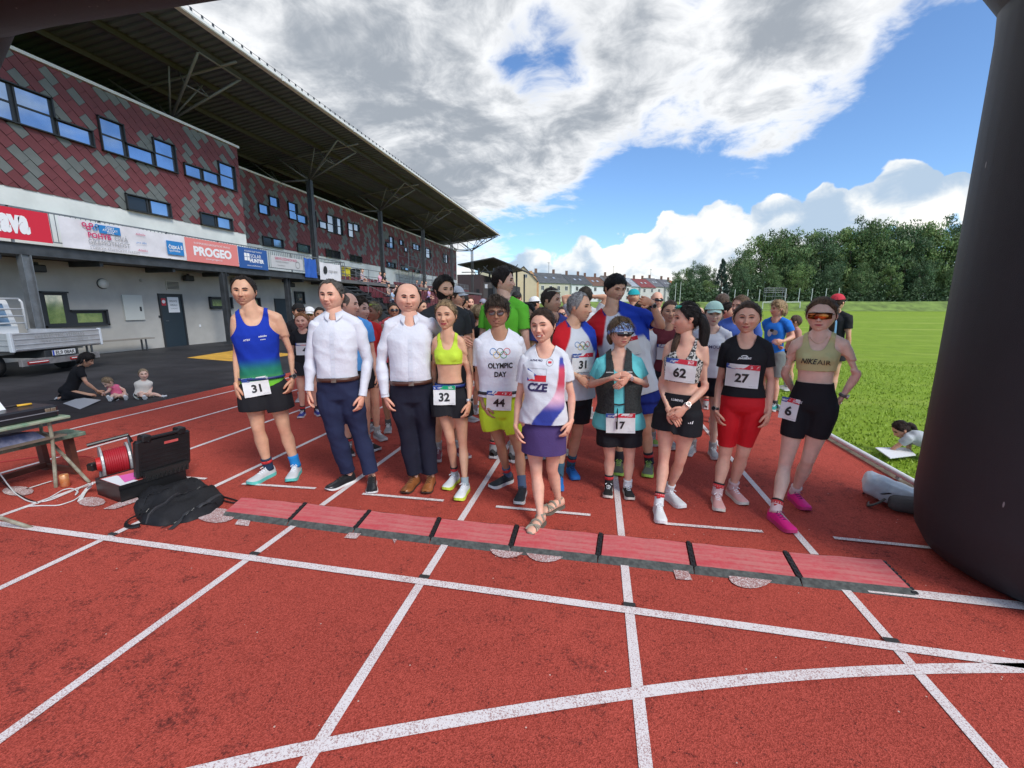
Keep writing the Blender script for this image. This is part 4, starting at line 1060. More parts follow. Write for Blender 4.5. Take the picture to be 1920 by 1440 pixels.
    def watch(s, q, col=(.02, .02, .02), face=(.03, .03, .03), rim=(.4, .4, .4), out=None):
        J, k = s.J, s.k; wr, el = J['wr' + q], J['el' + q]; ax = nrm(el - wr); c = wr + ax * .02 * k; r = .029 * k * s.sp.get('armw', 1)
        o = nrm(out if out is not None else (s.lat * (-1 if q == 'A' else 1) + s.fwd * .6)); o = nrm(o - ax * (o @ ax))
        w = MB().tube([c - ax * .010, c + ax * .010], [r, r], 14).build('watch', mat('strap_%02d' % int(col[0] * 99), col, .5), s.root, True)
        MB().tube([c + o * (r - .004), c + o * (r + .008)], [.020 * k] * 2, 16).build('watch_case', mat('rim_%02d' % int(rim[0] * 99), rim, .3, .6), w)
        MB().tube([c + o * (r + .008), c + o * (r + .0092)], [.0165 * k] * 2, 16).build('watch_face', mat('wface_%02d' % int(face[0] * 99), face, .15), w)
    def shades(s, lens=(.02, .02, .02), frame=(.02, .02, .02), up=0.0, big=True, clear=False, rough=.08, w=.060, h=.022, m=None):
        """glasses on the nose, or pushed up on the hair when up > 0"""
        z0 = .004 + up; y0 = np.interp(up, [0, .08, .12], [.100, .082, .045]); hs = s.hscale
        g = MB(); n = 15; V = []; 
        ml = m or mat('lens_%02d_%02d_%02d' % tuple(int(c * 99) for c in lens), lens, rough, .0 if not sum(lens) > .3 else .7, spec=.8)
        mf = mat('frame_%02d_%02d' % (int(frame[0] * 99), int(frame[1] * 99)), frame, .35)
        def pt(x, z, y=0): return (x, y0 - 6.0 * x * x - (.02 * (z - z0) / .03 if up else 0) + y, z)
        out = None
        if big:
            xs = np.linspace(-w, w, n); top = []; bot = []
            for x in xs:
                a = abs(x) / w; hb = h * (1 - .25 * a ** 2) * (1 - .35 * math.exp(-(x / .010) ** 2)); ht = h * .62 * (1 - .2 * a ** 3)
                top.append(pt(x, z0 + ht)); bot.append(pt(x, z0 - hb))
            P = np.array(top + bot); F = [[i, n + i, n + i + 1, i + 1] for i in range(n - 1)]; P2 = P - np.array([0, .003, 0]); 
            F2 = F + [[2 * n + i for i in reversed(f)] for f in F] + [[i, i + 1, 2 * n + i + 1, 2 * n + i] for i in range(n - 1)] + [[n + i + 1, n + i, 3 * n + i, 3 * n + i + 1] for i in range(n - 1)]
            out = mk('sunglasses', s.toW(np.vstack([P, P2])), F2, ml, s.root, True)
            MB().tube(s.toW(np.array(top)), .0022 * hs, 6).build('frame', mf, out)
        else:
            out = None
            for sg in (-1, 1):
                P = []; c = sg * .033
                for t in np.linspace(0, 2 * math.pi, 17)[:-1]:
                    x = c + w * .5 * np.sign(math.cos(t)) * abs(math.cos(t)) ** .7; z = z0 + h * np.sign(math.sin(t)) * abs(math.sin(t)) ** .8; P.append(pt(x, z))
                P = np.array(P); o = mk('sunglasses' if out is None else 'lens', s.toW(P), [list(range(16))], ml, s.root if out is None else out)
                out = out or o
                MB().tube(s.toW(np.vstack([P, P[:2]])), .0018 * hs, 5).build('frame', mf, out)
            MB().tube(s.toW(np.array([pt(-.010, z0 + .006), pt(0, z0 + .009), pt(.010, z0 + .006)])), .0018 * hs, 5).build('bridge', mf, out)
        for sg in (-1, 1):
            MB().tube(s.toW(np.array([pt(sg * w * (1 if big else 1.0), z0 + .006), (sg * .078, y0 - .06, z0 + .006), (sg * .080, -.015 if not up else y0 - .09, z0 + .002)])), .0026 * hs, 5).build('temple', mf, out)
        return out
    def cap(s, col, brim=None, back=False, name='cap', m=None, z=.045):
        m = m or cloth(col); V, LO = s.Vh, s.LO
        fb = lambda V_, L_: V_[:, 2] - z + .12 * np.where(V_[:, 1] < 0, -V_[:, 1], 0) * .6
        c = s.shell(.017 + .006 * sstep(V[:, 2], .05, .11), fb, name, m)
        P = []; n = 13
        for i in range(n):
            a = (i / (n - 1) - .5) * 2.3; P.append((math.sin(a) * .076, math.cos(a) * .088 * 1.0 + .0, z + .004 - .008 * abs(math.sin(a))))
        Q = [(x * .88, y + .068 * math.cos((i / (n - 1) - .5) * 2.5) + .004, z - .014 - .016 * abs(math.sin((i / (n - 1) - .5) * 2.3))) for i, (x, y, zz) in enumerate(P)]
        A = np.array(P + Q); B = A - np.array([0, 0, .004]); F = [[i, i + 1, n + i + 1, n + i] for i in range(n - 1)]; F += [[2 * n + q for q in reversed(f)] for f in F] + [[n + i, n + i + 1, 3 * n + i + 1, 3 * n + i] for i in range(n - 1)]
        if back: A = A * [1, -1, 1]; B = B * [1, -1, 1]
        mk('brim', s.toW(np.vstack([A, B])), F, cloth(brim or col), c, True); return c
    # -- prints and race number
    def frame_at(s, t, x=0, tilt=0, low=False):
        ax = s.J['neck'] - s.J['pel']; c = s.J['pel'] + ax * t; u = nrm(ax); r = nrm(s.slat - u * (s.slat @ u)); f = nrm(np.cross(r, u)); f = f if f @ s.sfwd > 0 else -f
        if r @ RT < 0 and s.sfwd @ FH < 0: r = -r
        a = math.radians(tilt); r2 = r * math.cos(a) + u * math.sin(a); u2 = u * math.cos(a) - r * math.sin(a)
        return c + r * x, r2, u2, f
    def print_(s, t, x, P2, T, m, name='print', tilt=0, off=.0035, bvh=None, parent=None, fr=None):
        O, r, u, f = fr or s.frame_at(t, x, tilt); V = proj(np.asarray(P2, float), T, bvh or s.topb, O, r, u, f, off); return mk(name, V, [list(map(int, q)) for q in T], m, parent or s.root)
    def text(s, t, x, txt, size, m, tilt=0, bold=.02, shear=0, off=.004, bvh=None, parent=None, fr=None, squeeze=1.0, name='lettering'):
        V, T = text_mesh(txt, size, bold, shear, True, squeeze); return s.print_(t, x, V, T, m, name, tilt, off, bvh, parent, fr)
    def bib(s, t, x, num, w=.235, h=.19, tilt=0, acc=(.62, .02, .04), bvh=None, band=False, nsize=.095):
        fr = s.frame_at(t, x, tilt); b0 = bvh or BVHTree.FromPolygons([Vector(v) for v in np.vstack(s.soup[0])], s.soup[1]); O, r, u, f = fr
        nx, ny = 9, 7; P = np.array([((i / (nx - 1) - .5) * w, (j / (ny - 1) - .5) * h) for j in range(ny) for i in range(nx)])
        V = proj(P, None, b0, O, r, u, f, .010); D = ((V - O) @ f).reshape(ny, nx)
        for _ in range(6):   # a stiff sheet: iron out the folds beneath it
            E = np.pad(D, 1, mode='edge'); D = np.maximum(D, (E[:-2, 1:-1] + E[2:, 1:-1] + E[1:-1, :-2] + E[1:-1, 2:]) / 4)
        V = O + P[:, :1] * r + P[:, 1:2] * u + D.reshape(-1, 1) * f
        Q = [[j * nx + i, j * nx + i + 1, (j + 1) * nx + i + 1, (j + 1) * nx + i] for j in range(ny - 1) for i in range(nx - 1)]
        pb = mk('race_bib', np.vstack([V, V - f * .002]), Q + [[q + nx * ny for q in reversed(z)] for z in Q], mat('bib_paper', (.74, .74, .72), .55, var=.03, bump=.2, bscale=20), s.root, True)
        bv = BVHTree.FromPolygons([Vector(v) for v in V], Q)
        mB = mat('bib_blue', (.02, .07, .30), .5); mR = mat('bib_acc_%02d' % int(acc[0] * 99), acc, .5); mW = mat('print_white', (.8, .8, .8), .6)
        y1, y0 = h / 2, h / 2 - h * .21; x0, x1, xa, xb = -w / 2, w / 2, -w * .22, -w * .06
        def grid(ax0, bx0, ax1, bx1, k=6):   # strip between bottom edge (ax0..bx0) and top edge (ax1..bx1)
            P_ = np.array([(lerp(ax0, bx0, i / k), y0 - (h * .03 * (i / k - .5))) for i in range(k + 1)] + [(lerp(ax1, bx1, i / k), y1) for i in range(k + 1)]); T_ = []
            for i in range(k): T_ += [[i, i + 1, k + 2 + i], [i, k + 2 + i, k + 1 + i]]
            return P_, T_
        for (P_, T_), m_ in ((grid(x0, xa, x0, xb), mB), (grid(xa, x1, xb, x1), mR)): s.print_(0, 0, P_, T_, m_, 'bib_header', off=.002, bvh=bv, parent=pb, fr=fr)
        if num:
            s.text(0, 0, num, nsize, mat('print_black', (.015, .015, .015), .5), bold=.035, off=.0035, bvh=bv, parent=pb, fr=(O - u * h * .09, r, u, f), name='bib_number')
        fo = (O + u * h * .39, r, u, f)
        for i in range(5):
            c = (-w * .44 + w * .026 * i, (0 if i % 2 == 0 else -.004)); P_, T_ = ring2(c[0], c[1], .0042, .0011); s.print_(0, 0, P_, T_, mW, 'bib_ring', off=.003, bvh=bv, parent=pb, fr=fo)
        s.text(0, 0, 'OLYMPIC', .012, mW, off=.003, bvh=bv, parent=pb, fr=(O + u * h * .40 - r * w * .21, r, u, f)); s.text(0, 0, 'DAY', .010, mW, off=.003, bvh=bv, parent=pb, fr=(O + u * h * .35 - r * w * .23, r, u, f))
        s.text(0, 0, 'OLYMPIJSKÝ', .012, mW, off=.003, bvh=bv, parent=pb, fr=(O + u * h * .43 + r * w * .36, r, u, f)); s.text(0, 0, 'JIHLAVA', .016, mW, off=.003, bvh=bv, parent=pb, fr=(O + u * h * .36 + r * w * .35, r, u, f), shear=.2)
        s.text(0, 0, 'www.olympic.cz', .008, mat('print_grey', (.3, .3, .3), .6), bold=0, off=.002, bvh=bv, parent=pb, fr=(O - u * h * .42 + r * w * .34, r, u, f))
        return pb
    def beltband(s, t, col, e=.02, h=.02, name='belt', m=None):
        tab = s.tabs(); ts = [q[0] for q in tab]; L = np.linalg.norm(s.J['neck'] - s.J['pel']); k = L / .525
        a = np.interp(t, ts, [q[1] for q in tab]) * k * s.sp['w'] + e; b = np.interp(t, ts, [q[2] for q in tab]) * k * s.sp['w'] + e + s.sp['belly'] * .5
        ax = nrm(s.J['neck'] - s.J['pel']); c = s.J['pel'] + (s.J['neck'] - s.J['pel']) * t + s.sfwd * (np.interp(t, ts, [q[3] for q in tab]) + s.sp['belly'] * .5)
        n = 32; an = np.linspace(0, 2 * math.pi, n, endpoint=False); ca = np.sign(np.cos(an)) * np.abs(np.cos(an)) ** .86; sa = np.sign(np.sin(an)) * np.abs(np.sin(an)) ** .86
        R = np.outer(ca, s.slat) * a + np.outer(sa, s.sfwd) * b; V = np.vstack([c + R - ax * h, c + R + ax * h, c + R * .96 - ax * h, c + R * .96 + ax * h])
        F = []
        for j in range(n): k2 = (j + 1) % n; F += [[j, k2, n + k2, n + j], [2 * n + j, j, n + j, 3 * n + j][::-1] if False else [n + j, n + k2, 3 * n + k2, 3 * n + j], [2 * n + j, 2 * n + k2, k2, j]]
        return mk(name, V, F, m or mat('belt_%02d_%02d' % (int(col[0] * 99), int(col[2] * 99)), col, .5), s.root, True)
def ring2(cx, cy, R, w, n=24):
    P = []; T = []
    for i in range(n):
        a = 2 * math.pi * i / n; P += [(cx + (R + w) * math.cos(a), cy + (R + w) * math.sin(a)), (cx + (R - w) * math.cos(a), cy + (R - w) * math.sin(a))]
    for i in range(n): a, b = 2 * i, 2 * ((i + 1) % n); T += [[a, b, b + 1], [a, b + 1, a + 1]]
    return np.array(P), T
def person(**sp): sp['_given'] = set(sp); return Person(sp)
# ------------------------------------------------------------------ people: the front row
WHITE = (.66, .66, .70); BLK = (.014, .014, .017); M_pw = mat('print_white', (.8, .8, .8), .6); M_pk = mat('print_black', (.015, .015, .015), .5)
M_shirtw = mat('shirt_white', (.66, .67, .73), .75, var=.03, bump=.32, bscale=12)
FR = 'runners and guests lined up behind the timing mats'
def bag_of(*a, **k): pass
# 1 ------- man 31 in the blue and green vest
p = person(label='man in blue to green running vest, race number 31 at his waist', group=FR, feet=((505, 893), (556, 888)), toe=((472, 909), (541, 910)), headpx=(457, 547), face=-14, body=-4, tone='tan', lod=0, smile=.45, w=.86, hair='recede', haircol=(.022, .015, .012), seed=1, stub=.22, legw=1.0,
   J=dict(neck=(473, 588), pel=(494, 722), shA=(444, 598), shB=(519, 595), elA=(443, 660), elB=(545, 660), wrA=(443, 722, .04), wrB=(549, 710, .06), haA=(448, 753, .08), haB=(540, 748, .12), knA=(484, 803), knB=(533, 803)))
def grad(V, p=p):
    t = p.tt(V); c = np.zeros((len(V), 3)); a = sstep(t, .42, .22)[:, None]; b = sstep(t, .20, .02)[:, None]
    return (1 - a) * np.array([.008, .035, .36]) + a * ((1 - b) * np.array([.02, .20, .12]) + b * np.array([.16, .50, .03]))
p.top('tank', (1, 1, 1), hemt=-.03, neck=.84, neckw=.092, arm=.128, ease=.013, colf=grad, wr=.005, wsc=20)
p.bottom(BLK, leg=.50, waist=.14, ease=.024, flare=.03)
p.beltband(.12, (.01, .03, .14), e=.024, h=.011, name='number_belt')
p.bib(.02, -.045, '31', acc=(.0, .34, .15), tilt=4, w=.21, h=.17)
p.text(.70, .065, 'atletika', .022, M_pw, tilt=4, shear=.3); p.text(.655, .065, 'ostrava', .014, M_pw, tilt=4); p.text(.66, -.06, 'ATEX', .022, M_pw, shear=.3, tilt=5)
p.shoes(up=(.55, .56, .56), sole=(.12, .55, .48), acc=(.05, .5, .45), sock=((.02, .04, .08), (.02, .22, .55)), band='A', sockh=.15)
p.watch('B', out=p.lat * .5 + p.fwd); p.finish()
# 2 ------- white shirt, grey hair
def office(p, belt=.19, low=.0, neck=.965, trous=(.018, .024, .062), shoe=None):
    p.top('shirt', WHITE, hemt=belt, sleeve=.97, neck=neck, neckw=.062, ease=.013, sl_ease=.016, wr=.011, m=M_shirtw, low=low, wsc=10)
    p.collar(M_shirtw, op=.50 if neck < .95 else .34); p.placket(mat('shirt_placket', (.60, .62, .69), .8), t1=neck - .05)
    p.bottom(trous, leg=1.93, waist=belt + .02, ease=.024, flare=.018, name='trousers', wr=.008, wsc=12)
    p.beltband(belt - .005, (.06, .025, .015), e=.016, h=.017, m=mat('leather_belt', (.075, .028, .018), .4))
    P2, T = np.array([(-.022, -.018), (.022, -.018), (.022, .018), (-.022, .018)]), [[0, 1, 2], [0, 2, 3]]
    p.print_(belt - .005, 0, P2, T, mat('buckle', (.3, .28, .25), .3, .9), 'belt_buckle', off=.022, bvh=p.botb)
    for q in 'AB':
        w_, e_ = p.J['wr' + q], p.J['el' + q]; ax = nrm(e_ - w_); MB().tube([w_ - ax * .012, w_ + ax * .05], [(.036 * p.k, .034 * p.k)] * 2, 16, cap=False).build('cuff', M_shirtw, p.root, True)
p = person(label='grey haired man in white dress shirt, navy trousers and black shoes with white soles', group=FR, feet=((655, 904), (698, 908)), toe=((607, 924), (697, 934)), headpx=(621, 555), face=-26, body=-12, tone='pink', lod=0, smile=.6, w=.86, belly=.03, hair='recede', haircol=(.13, .115, .10), brow=(.12, .09, .07), seed=2, wide=1.05, hs=1.0, foot=1.02,
   J=dict(neck=(628, 594), pel=(636, 733), shA=(595, 607), shB=(668, 606), elA=(583, 672), elB=(690, 675), wrA=(580, 730, .05), wrB=(680, 740, .08), haA=(578, 757, .08), haB=(674, 768, .12), knA=(630, 815), knB=(676, 815)))
office(p); p.shoes(up=(.018, .018, .02), sole=(.75, .75, .73), lace=(.02, .02, .02), kind='leather'); p.finish()
# 3 ------- white shirt, balding
p = person(label='balding man in open collared white shirt and tan leather shoes, arm around a woman', group=FR, feet=((778, 908), (808, 908)), toe=((754, 932), (796, 932)), headpx=(765, 560), face=3, body=0, tone='pink', lod=0, smile=.54, w=.90, belly=.04, hair='bald', haircol=(.045, .03, .022), seed=3, wide=1.06, stub=.1,
   J=dict(neck=(768, 600), pel=(772, 738), shA=(733, 609), shB=(805, 607), elA=(714, 678), elB=(838, 640, -.22), wrA=(722, 742, .05), wrB=(864, 636, -.05), haA=(731, 771, .08), haB=(882, 650, .14), knA=(765, 820), knB=(802, 820)), palmB=FH * 1.0, thumbB=(0, 0, 1))
office(p, neck=.92, low=.008, trous=(.012, .013, .026), belt=.19); p.shoes(up=(.27, .095, .03), sole=(.05, .03, .02), lace=(.16, .06, .02), kind='leather'); p.finish()
# 4 ------- woman 32
p = person(label='slim blonde woman in neon yellow sports bra with race number 32', group=FR, feet=((853, 904), (872, 922)), toe=((832, 924), (856, 945)), headpx=(836, 592), face=-16, body=-8, sex='f', tone='tan', lod=0, smile=.85, w=.84, hair='pony', haircol=(.30, .20, .105), brow=(.12, .07, .04), seed=4, legw=.84, armw=.92, bust=.8, eyes=.5,
   J=dict(neck=(840, 632), pel=(845, 742), shA=(818, 639), shB=(864, 640), elA=(812, 690, -.10), elB=(880, 700), wrA=(815, 735, -.10), wrB=(880, 755, .10), haB=(873, 788, .16), knA=(845, 825), knB=(868, 832)))
p.top('bra', (.50, .68, .04), hemt=.56, neck=.80, neckw=.068, arm=.098, ease=.006, wr=0, m=cloth((.52, .70, .05), .7))
p.bottom(BLK, leg=.34, waist=.24, ease=.018, flare=.028); p.beltband(.20, (.01, .03, .16), e=.018, h=.012, name='number_belt'); p.bib(.05, -.035, '32', acc=(.0, .34, .15), w=.19, h=.165)
p.shoes(up=(.72, .74, .74), sole=(.62, .78, .08), sock=((.45, .5, .5), (.35, .42, .44)), band='A', sockh=.11); p.watch('B', (.75, .75, .75), (.02, .02, .02), (.7, .7, .7), out=p.lat + p.fwd); p.finish()
def rings(p, t, x, R=.026, bvh=None, fr=None, w=.0022, tilt=0, parent=None):
    for i, (cx, cz, c) in enumerate(((-2.2, .5, (.02, .16, .4)), (0, .5, (.02, .02, .02)), (2.2, .5, (.6, .03, .04)), (-1.1, -.5, (.7, .45, .03)), (1.1, -.5, (.02, .30, .08)))):
        P2, T = ring2(cx * R, cz * R, R, w); p.print_(t, x, P2, T, mat('ring_%d' % i, c, .6), 'olympic_ring', tilt, bvh=bvh, fr=fr, parent=parent)
# 5 ------- man 44
p = person(label='older man in tinted glasses, white OLYMPIC DAY t-shirt and neon yellow shorts', group=FR, feet=((952, 905), (979, 928)), toe=((911, 920), (968, 960)), headpx=(932, 587), face=-2, body=4, tone='dark', lod=0, smile=.05, w=.92, hair='fringe', haircol=(.06, .042, .03), seed=5, shades=True, stub=.08, legw=.93,
   J=dict(neck=(936, 628), pel=(938, 765), shA=(903, 641), shB=(968, 639), elA=(897, 713), elB=(985, 706, -.12), wrA=(907, 760, .06), wrB=(980, 765, -.05), haA=(918, 784, .10), knA=(938, 830), knB=(974, 846)))
p.top('tee', WHITE, hemt=.19, sleeve=.62, neck=.93, neckw=.078, ease=.020, low=.03, wr=.007, m=M_shirtw, sl_ease=.034)
rings(p, .78, .0); p.text(.62, .0, 'OLYMPIC', .060, M_pk, bold=.035, squeeze=.82); p.text(.505, .0, 'DAY', .060, M_pk, bold=.035, squeeze=.82)
p.bottom((.50, .66, .03), leg=.47, waist=.24, ease=.024, flare=.03, wr=.006); p.beltband(.25, (.02, .02, .025), e=.034, h=.012, name='number_belt'); p.bib(.15, -.015, '44', tilt=-3, w=.21, h=.17)
p.shoes(up=(.03, .035, .04), sole=(.60, .62, .60), acc=(.6, .2, .12), lace=(.05, .05, .05), sock=(.09, .13, .21), band='A', sockh=.15)
p.shades(lens=(.10, .05, .04), frame=(.03, .025, .02), big=False, w=.050, h=.017); p.finish()
# 6 ------- CZE woman
p = person(label='laughing woman in white CZE t-shirt and purple skirt stepping onto the red mats', group=FR, feet=((1013, 985), (1047, 953)), toe=((984, 1017), (1003, 972)), headpx=(1017, 612), face=-20, body=-6, roll=-5, sex='f', tone='pink', lod=0, smile=1.0, w=1.02, belly=.03, hair='pony', haircol=(.045, .024, .016), seed=6, eyes=.12, legw=.98, foot=.92,
   J=dict(neck=(1023, 656), pel=(1020, 795), shA=(989, 670), shB=(1053, 668), elA=(973, 745), elB=(1072, 742), wrA=(967, 800, .05), wrB=(1071, 790, .06), haA=(973, 828, .09), haB=(1058, 824, .12), knA=(1006, 888), knB=(1035, 880, -.06)))
def cze(V, p=p):
    t = p.tt(V); u, v = p.uv(V); c = np.ones((len(V), 3)) * np.array([.64, .65, .69]); L = .52 * p.k
    # sweeping panel from the right armpit down to the left hem
    cen = .155 - .16 * sstep(t, .55, .0) ** 1.2; half = .045 + .03 * sstep(t, .75, .2)
    m_ = sstep(np.abs(u - cen), half + .004, half - .004) * (v > -.03) * sstep(t, .95, .9) * (p.bone(V) == 0)
    red, blue = np.array([.55, .06, .10]), np.array([.04, .06, .32]); pink = np.array([.75, .45, .55])
    col = np.where((t > .62)[:, None], lerp(red, blue, sstep(t, .76, .86)[:, None]), np.where((t > .40)[:, None], lerp(pink, red, sstep(t, .42, .6)[:, None]), lerp(blue, pink, sstep(t, .22, .42)[:, None])))
    col = col * (1 - .0 * t[:, None]); return c * (1 - m_[:, None]) + col * m_[:, None]
p.top('tee', WHITE, hemt=.05, sleeve=.62, neck=.90, neckw=.082, ease=.018, low=.018, wr=.007, colf=cze, m=cloth((1, 1, 1), attr=True, name='cze_cloth'), sl_ease=.026)
O = (.70, -.045)
P2 = np.array([(-.07, -.045), (-.07, .045), (.0, 0)]); p.print_(*O, P2, [[0, 1, 2]], mat('flag_blue', (.01, .04, .32), .6), 'flag_blue')
nn = 8; P2 = np.array([(lerp(-.07, .07, i / nn), -.045) for i in range(nn + 1)] + [(lerp(-.0, .07, i / nn), 0) for i in range(nn + 1)]); p.print_(*O, P2, sum([[[i, i + 1, nn + 2 + i], [i, nn + 2 + i, nn + 1 + i]] for i in range(nn)], []), mat('flag_red', (.62, .02, .03), .6), 'flag_red')
P2, T = arc2([(-.07, .046), (0, .046), (.071, .046)], .0018); p.print_(*O, P2, T, mat('print_grey', (.3, .3, .3), .6), 'flag_edge'); P2, T = arc2([(.071, .046), (.071, 0), (.071, -.045)], .0018); p.print_(*O, P2, T, mat('print_grey', (.3, .3, .3), .6), 'flag_edge')
p.text(.545, -.035, 'CZE', .078, mat('print_navy', (.03, .02, .09), .6), bold=.05, shear=.1)
p.text(.88, -.055, 'ALPINE PRO', .017, mat('print_navy', (.03, .02, .09), .6)); P2, T = ring2(.045, 0, .024, .0015); p.print_(.86, 0, P2, T, mat('print_grey', (.3, .3, .3), .6), 'badge_ring'); P2, T = np.array([(.033, -.006), (.057, -.006), (.057, .008), (.033, .008)]), [[0, 1, 2], [0, 2, 3]]; p.print_(.86, 0, P2, T, mat('flag_red', (.62, .02, .03), .6), 'badge')
p.bottom((.075, .045, .15), leg=.215, waist=.20, skirt=True, name='skirt', wr=.003)
p.shoes(kind='sandal'); p.finish()
# 7 ------- woman 17
p = person(label='woman in turquoise t-shirt, black running vest and blue headband, race number 17', group=FR, feet=((1141, 921), (1176, 924)), toe=((1138, 947), (1186, 950)), headpx=(1164, 625), face=24, body=3, sex='f', tone='pink', lod=0, smile=.1, w=1.1, belly=.03, hair='bob', haircol=(.14, .09, .05), seed=7, legw=1.02, armw=1.12, shades=True, bandana=mat('bandana', (.02, .06, .36), .8, col2=(.45, .62, .80), vscale=75, vdetail=2), foot=.9, hs=.98,
   J=dict(neck=(1160, 667), pel=(1160, 797), shA=(1127, 680), shB=(1193, 679), elA=(1108, 722, -.02), elB=(1212, 722, -.02), wrA=(1146, 709, .28), wrB=(1178, 706, .26), haA=(1171, 699, .31), haB=(1156, 727, .30), knA=(1143, 855), knB=(1180, 857)), palmA=FH - np.array([0, 0, 1.5]), palmB=FH, curl=.25)
p.top('tee', (.16, .60, .60), hemt=-.02, sleeve=.60, neck=.80, neckw=.085, ease=.016, low=.012, wr=.006, m=cloth((.14, .56, .57)), sl_ease=.026)
p.top('tank', BLK, hemt=.22, neck=.84, neckw=.07, arm=.115, ease=.028, wr=.003, name='running_vest', extra=lambda P, p=p: np.where(p.uv(P)[1] > 0, np.abs(p.uv(P)[0]) - .042, 1), m=mat('vest_mesh', (.012, .014, .014), .75, col2=(.028, .032, .03), vscale=85, vdetail=0, bump=.5, bscale=90), cover=0, keep=True)
vb = BVHTree.FromPolygons([Vector(v) for v in np.vstack(p.soup[0])], p.soup[1])
for sx in (-1, 1):
    P2, T = arc2([(sx * .045, 0), (sx * .075, .002), (sx * .105, 0)], .009); p.print_(.80, 0, P2, T, mat('strap_grey', (.45, .45, .42), .6), 'vest_strap', bvh=vb, off=.006)
P2, T = arc2([(-.06, .01), (0, .0), (.06, .012)], .012); p.print_(.36, 0, P2, T, M_pk, 'chest_strap', bvh=vb, off=.008)
p.bib(.10, .01, '17', w=.235, h=.17, nsize=.085, bvh=vb)
a_, b_ = p.frame_at(.34, -.012)[0] + p.sfwd * .17 * p.k, p.frame_at(.02, -.02)[0] + p.sfwd * .205 * p.k
MB().tube([a_, lerp(a_, b_, .5) + p.sfwd * .02, b_], [(.007, .004)] * 3, 6).build('hanging_strap', M_pk, p.root)
p.bottom(BLK, leg=.55, waist=.12, ease=.018, flare=.03, wr=.005)
p.shoes(up=(.02, .02, .02), sole=(.66, .62, .54), sock=((.03, .03, .03), (.7, .7, .7)), band='A', sockh=.115)
p.shades(lens=(.015, .015, .02), frame=(.65, .6, .6), w=.060, h=.024); p.watch('B', (.62, .45, .44), (.5, .4, .4), (.6, .5, .5), out=p.sfwd); p.finish()
# 8 ------- woman 62
p = person(label='dark ponytailed woman in black and white patterned crop top, race number 62', group=FR, feet=((1234, 961), (1253, 935)), toe=((1243, 996), (1283, 957)), headpx=(1285, 598), face=-72, body=-10, sex='f', tone='pink', lod=0, smile=.2, w=.92, hair='pony', haircol=(.016, .012, .011), seed=8, legw=.92, nose=1.15,
   J=dict(neck=(1286, 640), pel=(1272, 770), shA=(1255, 649), shB=(1319, 653), elA=(1240, 722), elB=(1322, 727), wrA=(1254, 768, .14), wrB=(1285, 764, .17), haA=(1272, 790, .20), haB=(1259, 788, .20), knA=(1245, 858), knB=(1275, 864, -.04)), palmA=FH, palmB=FH)
mp_ = mat('black_white_pattern', (.015, .015, .015), .8, col2=(.60, .57, .52), vscale=60, vdetail=3)
g_ = NG(mp_.node_tree)
for n_ in mp_.node_tree.nodes:
    if n_.type == 'MAP_RANGE': n_.inputs[1].default_value = .46; n_.inputs[2].default_value = .54
p.top('bra', BLK, hemt=.44, neck=.76, neckw=.075, arm=.095, ease=.007, wr=0, m=mp_, name='crop_top'); p.bib(.61, .0, '62', w=.22, h=.175, tilt=-2)
p.bottom(BLK, leg=.33, waist=.27, ease=.014, flare=.026, wr=.003); p.text(.19, .0, 'LUMIVO', .024, M_pw, bvh=p.botb, tilt=-2)
for i in range(3):
    P2 = np.array([(-.018 + i * .012, 0), (-.011 + i * .012, 0), (-.014 + i * .012 + .003 * i, .010 + .008 * i), (-.020 + i * .012 + .003 * i, .006 + .008 * i)]); p.print_(-.12, .115, P2, [[0, 1, 2], [0, 2, 3]], M_pw, 'three_bar_mark', bvh=p.botb, off=.005)
p.shoes(up=(.74, .74, .73), sole=(.78, .78, .76), sock=(.74, .74, .73), band='A', sockh=.13); p.watch('B', (.6, .58, .55), (.10, .10, .10), (.6, .6, .6), out=p.sfwd)
p.shades(lens=(.05, .45, .33), frame=(.02, .02, .02), up=.088, w=.058, h=.018); p.finish()
# long ponytail swept over the shoulder
h_ = p.J['head']; up_ = np.array([0, 0, 1.0])
MB().tube(resamp([h_ + p.lat * .05 - p.fwd * .03 + up_ * .03, h_ + p.lat * .125 + up_ * .01, h_ + p.lat * .15 - up_ * .08, h_ + p.lat * .14 - up_ * .18, h_ + p.lat * .13 - up_ * .30], 14), np.interp(np.linspace(0, 1, 14), [0, .2, .5, .8, 1], [.02, .035, .04, .03, .008]), 10).build('hair_lock', hairmat((.016, .012, .011)), p.root, True)
for dx in (-.04, -.06): MB().tube(resamp([h_ + p.lat * (dx + .04) - p.fwd * .02 - up_ * .03, p.J['shA'] * .5 + p.J['neck'] * .5 + p.fwd * .05 + p.lat * dx * .3, p.J['shA'] + p.fwd * .07 - up_ * .12 + p.lat * (.06 + dx * .5)], 10), np.interp(np.linspace(0, 1, 10), [0, .5, 1], [.018, .022, .006]), 8).build('hair_lock', hairmat((.07, .04, .025)), p.root, True)
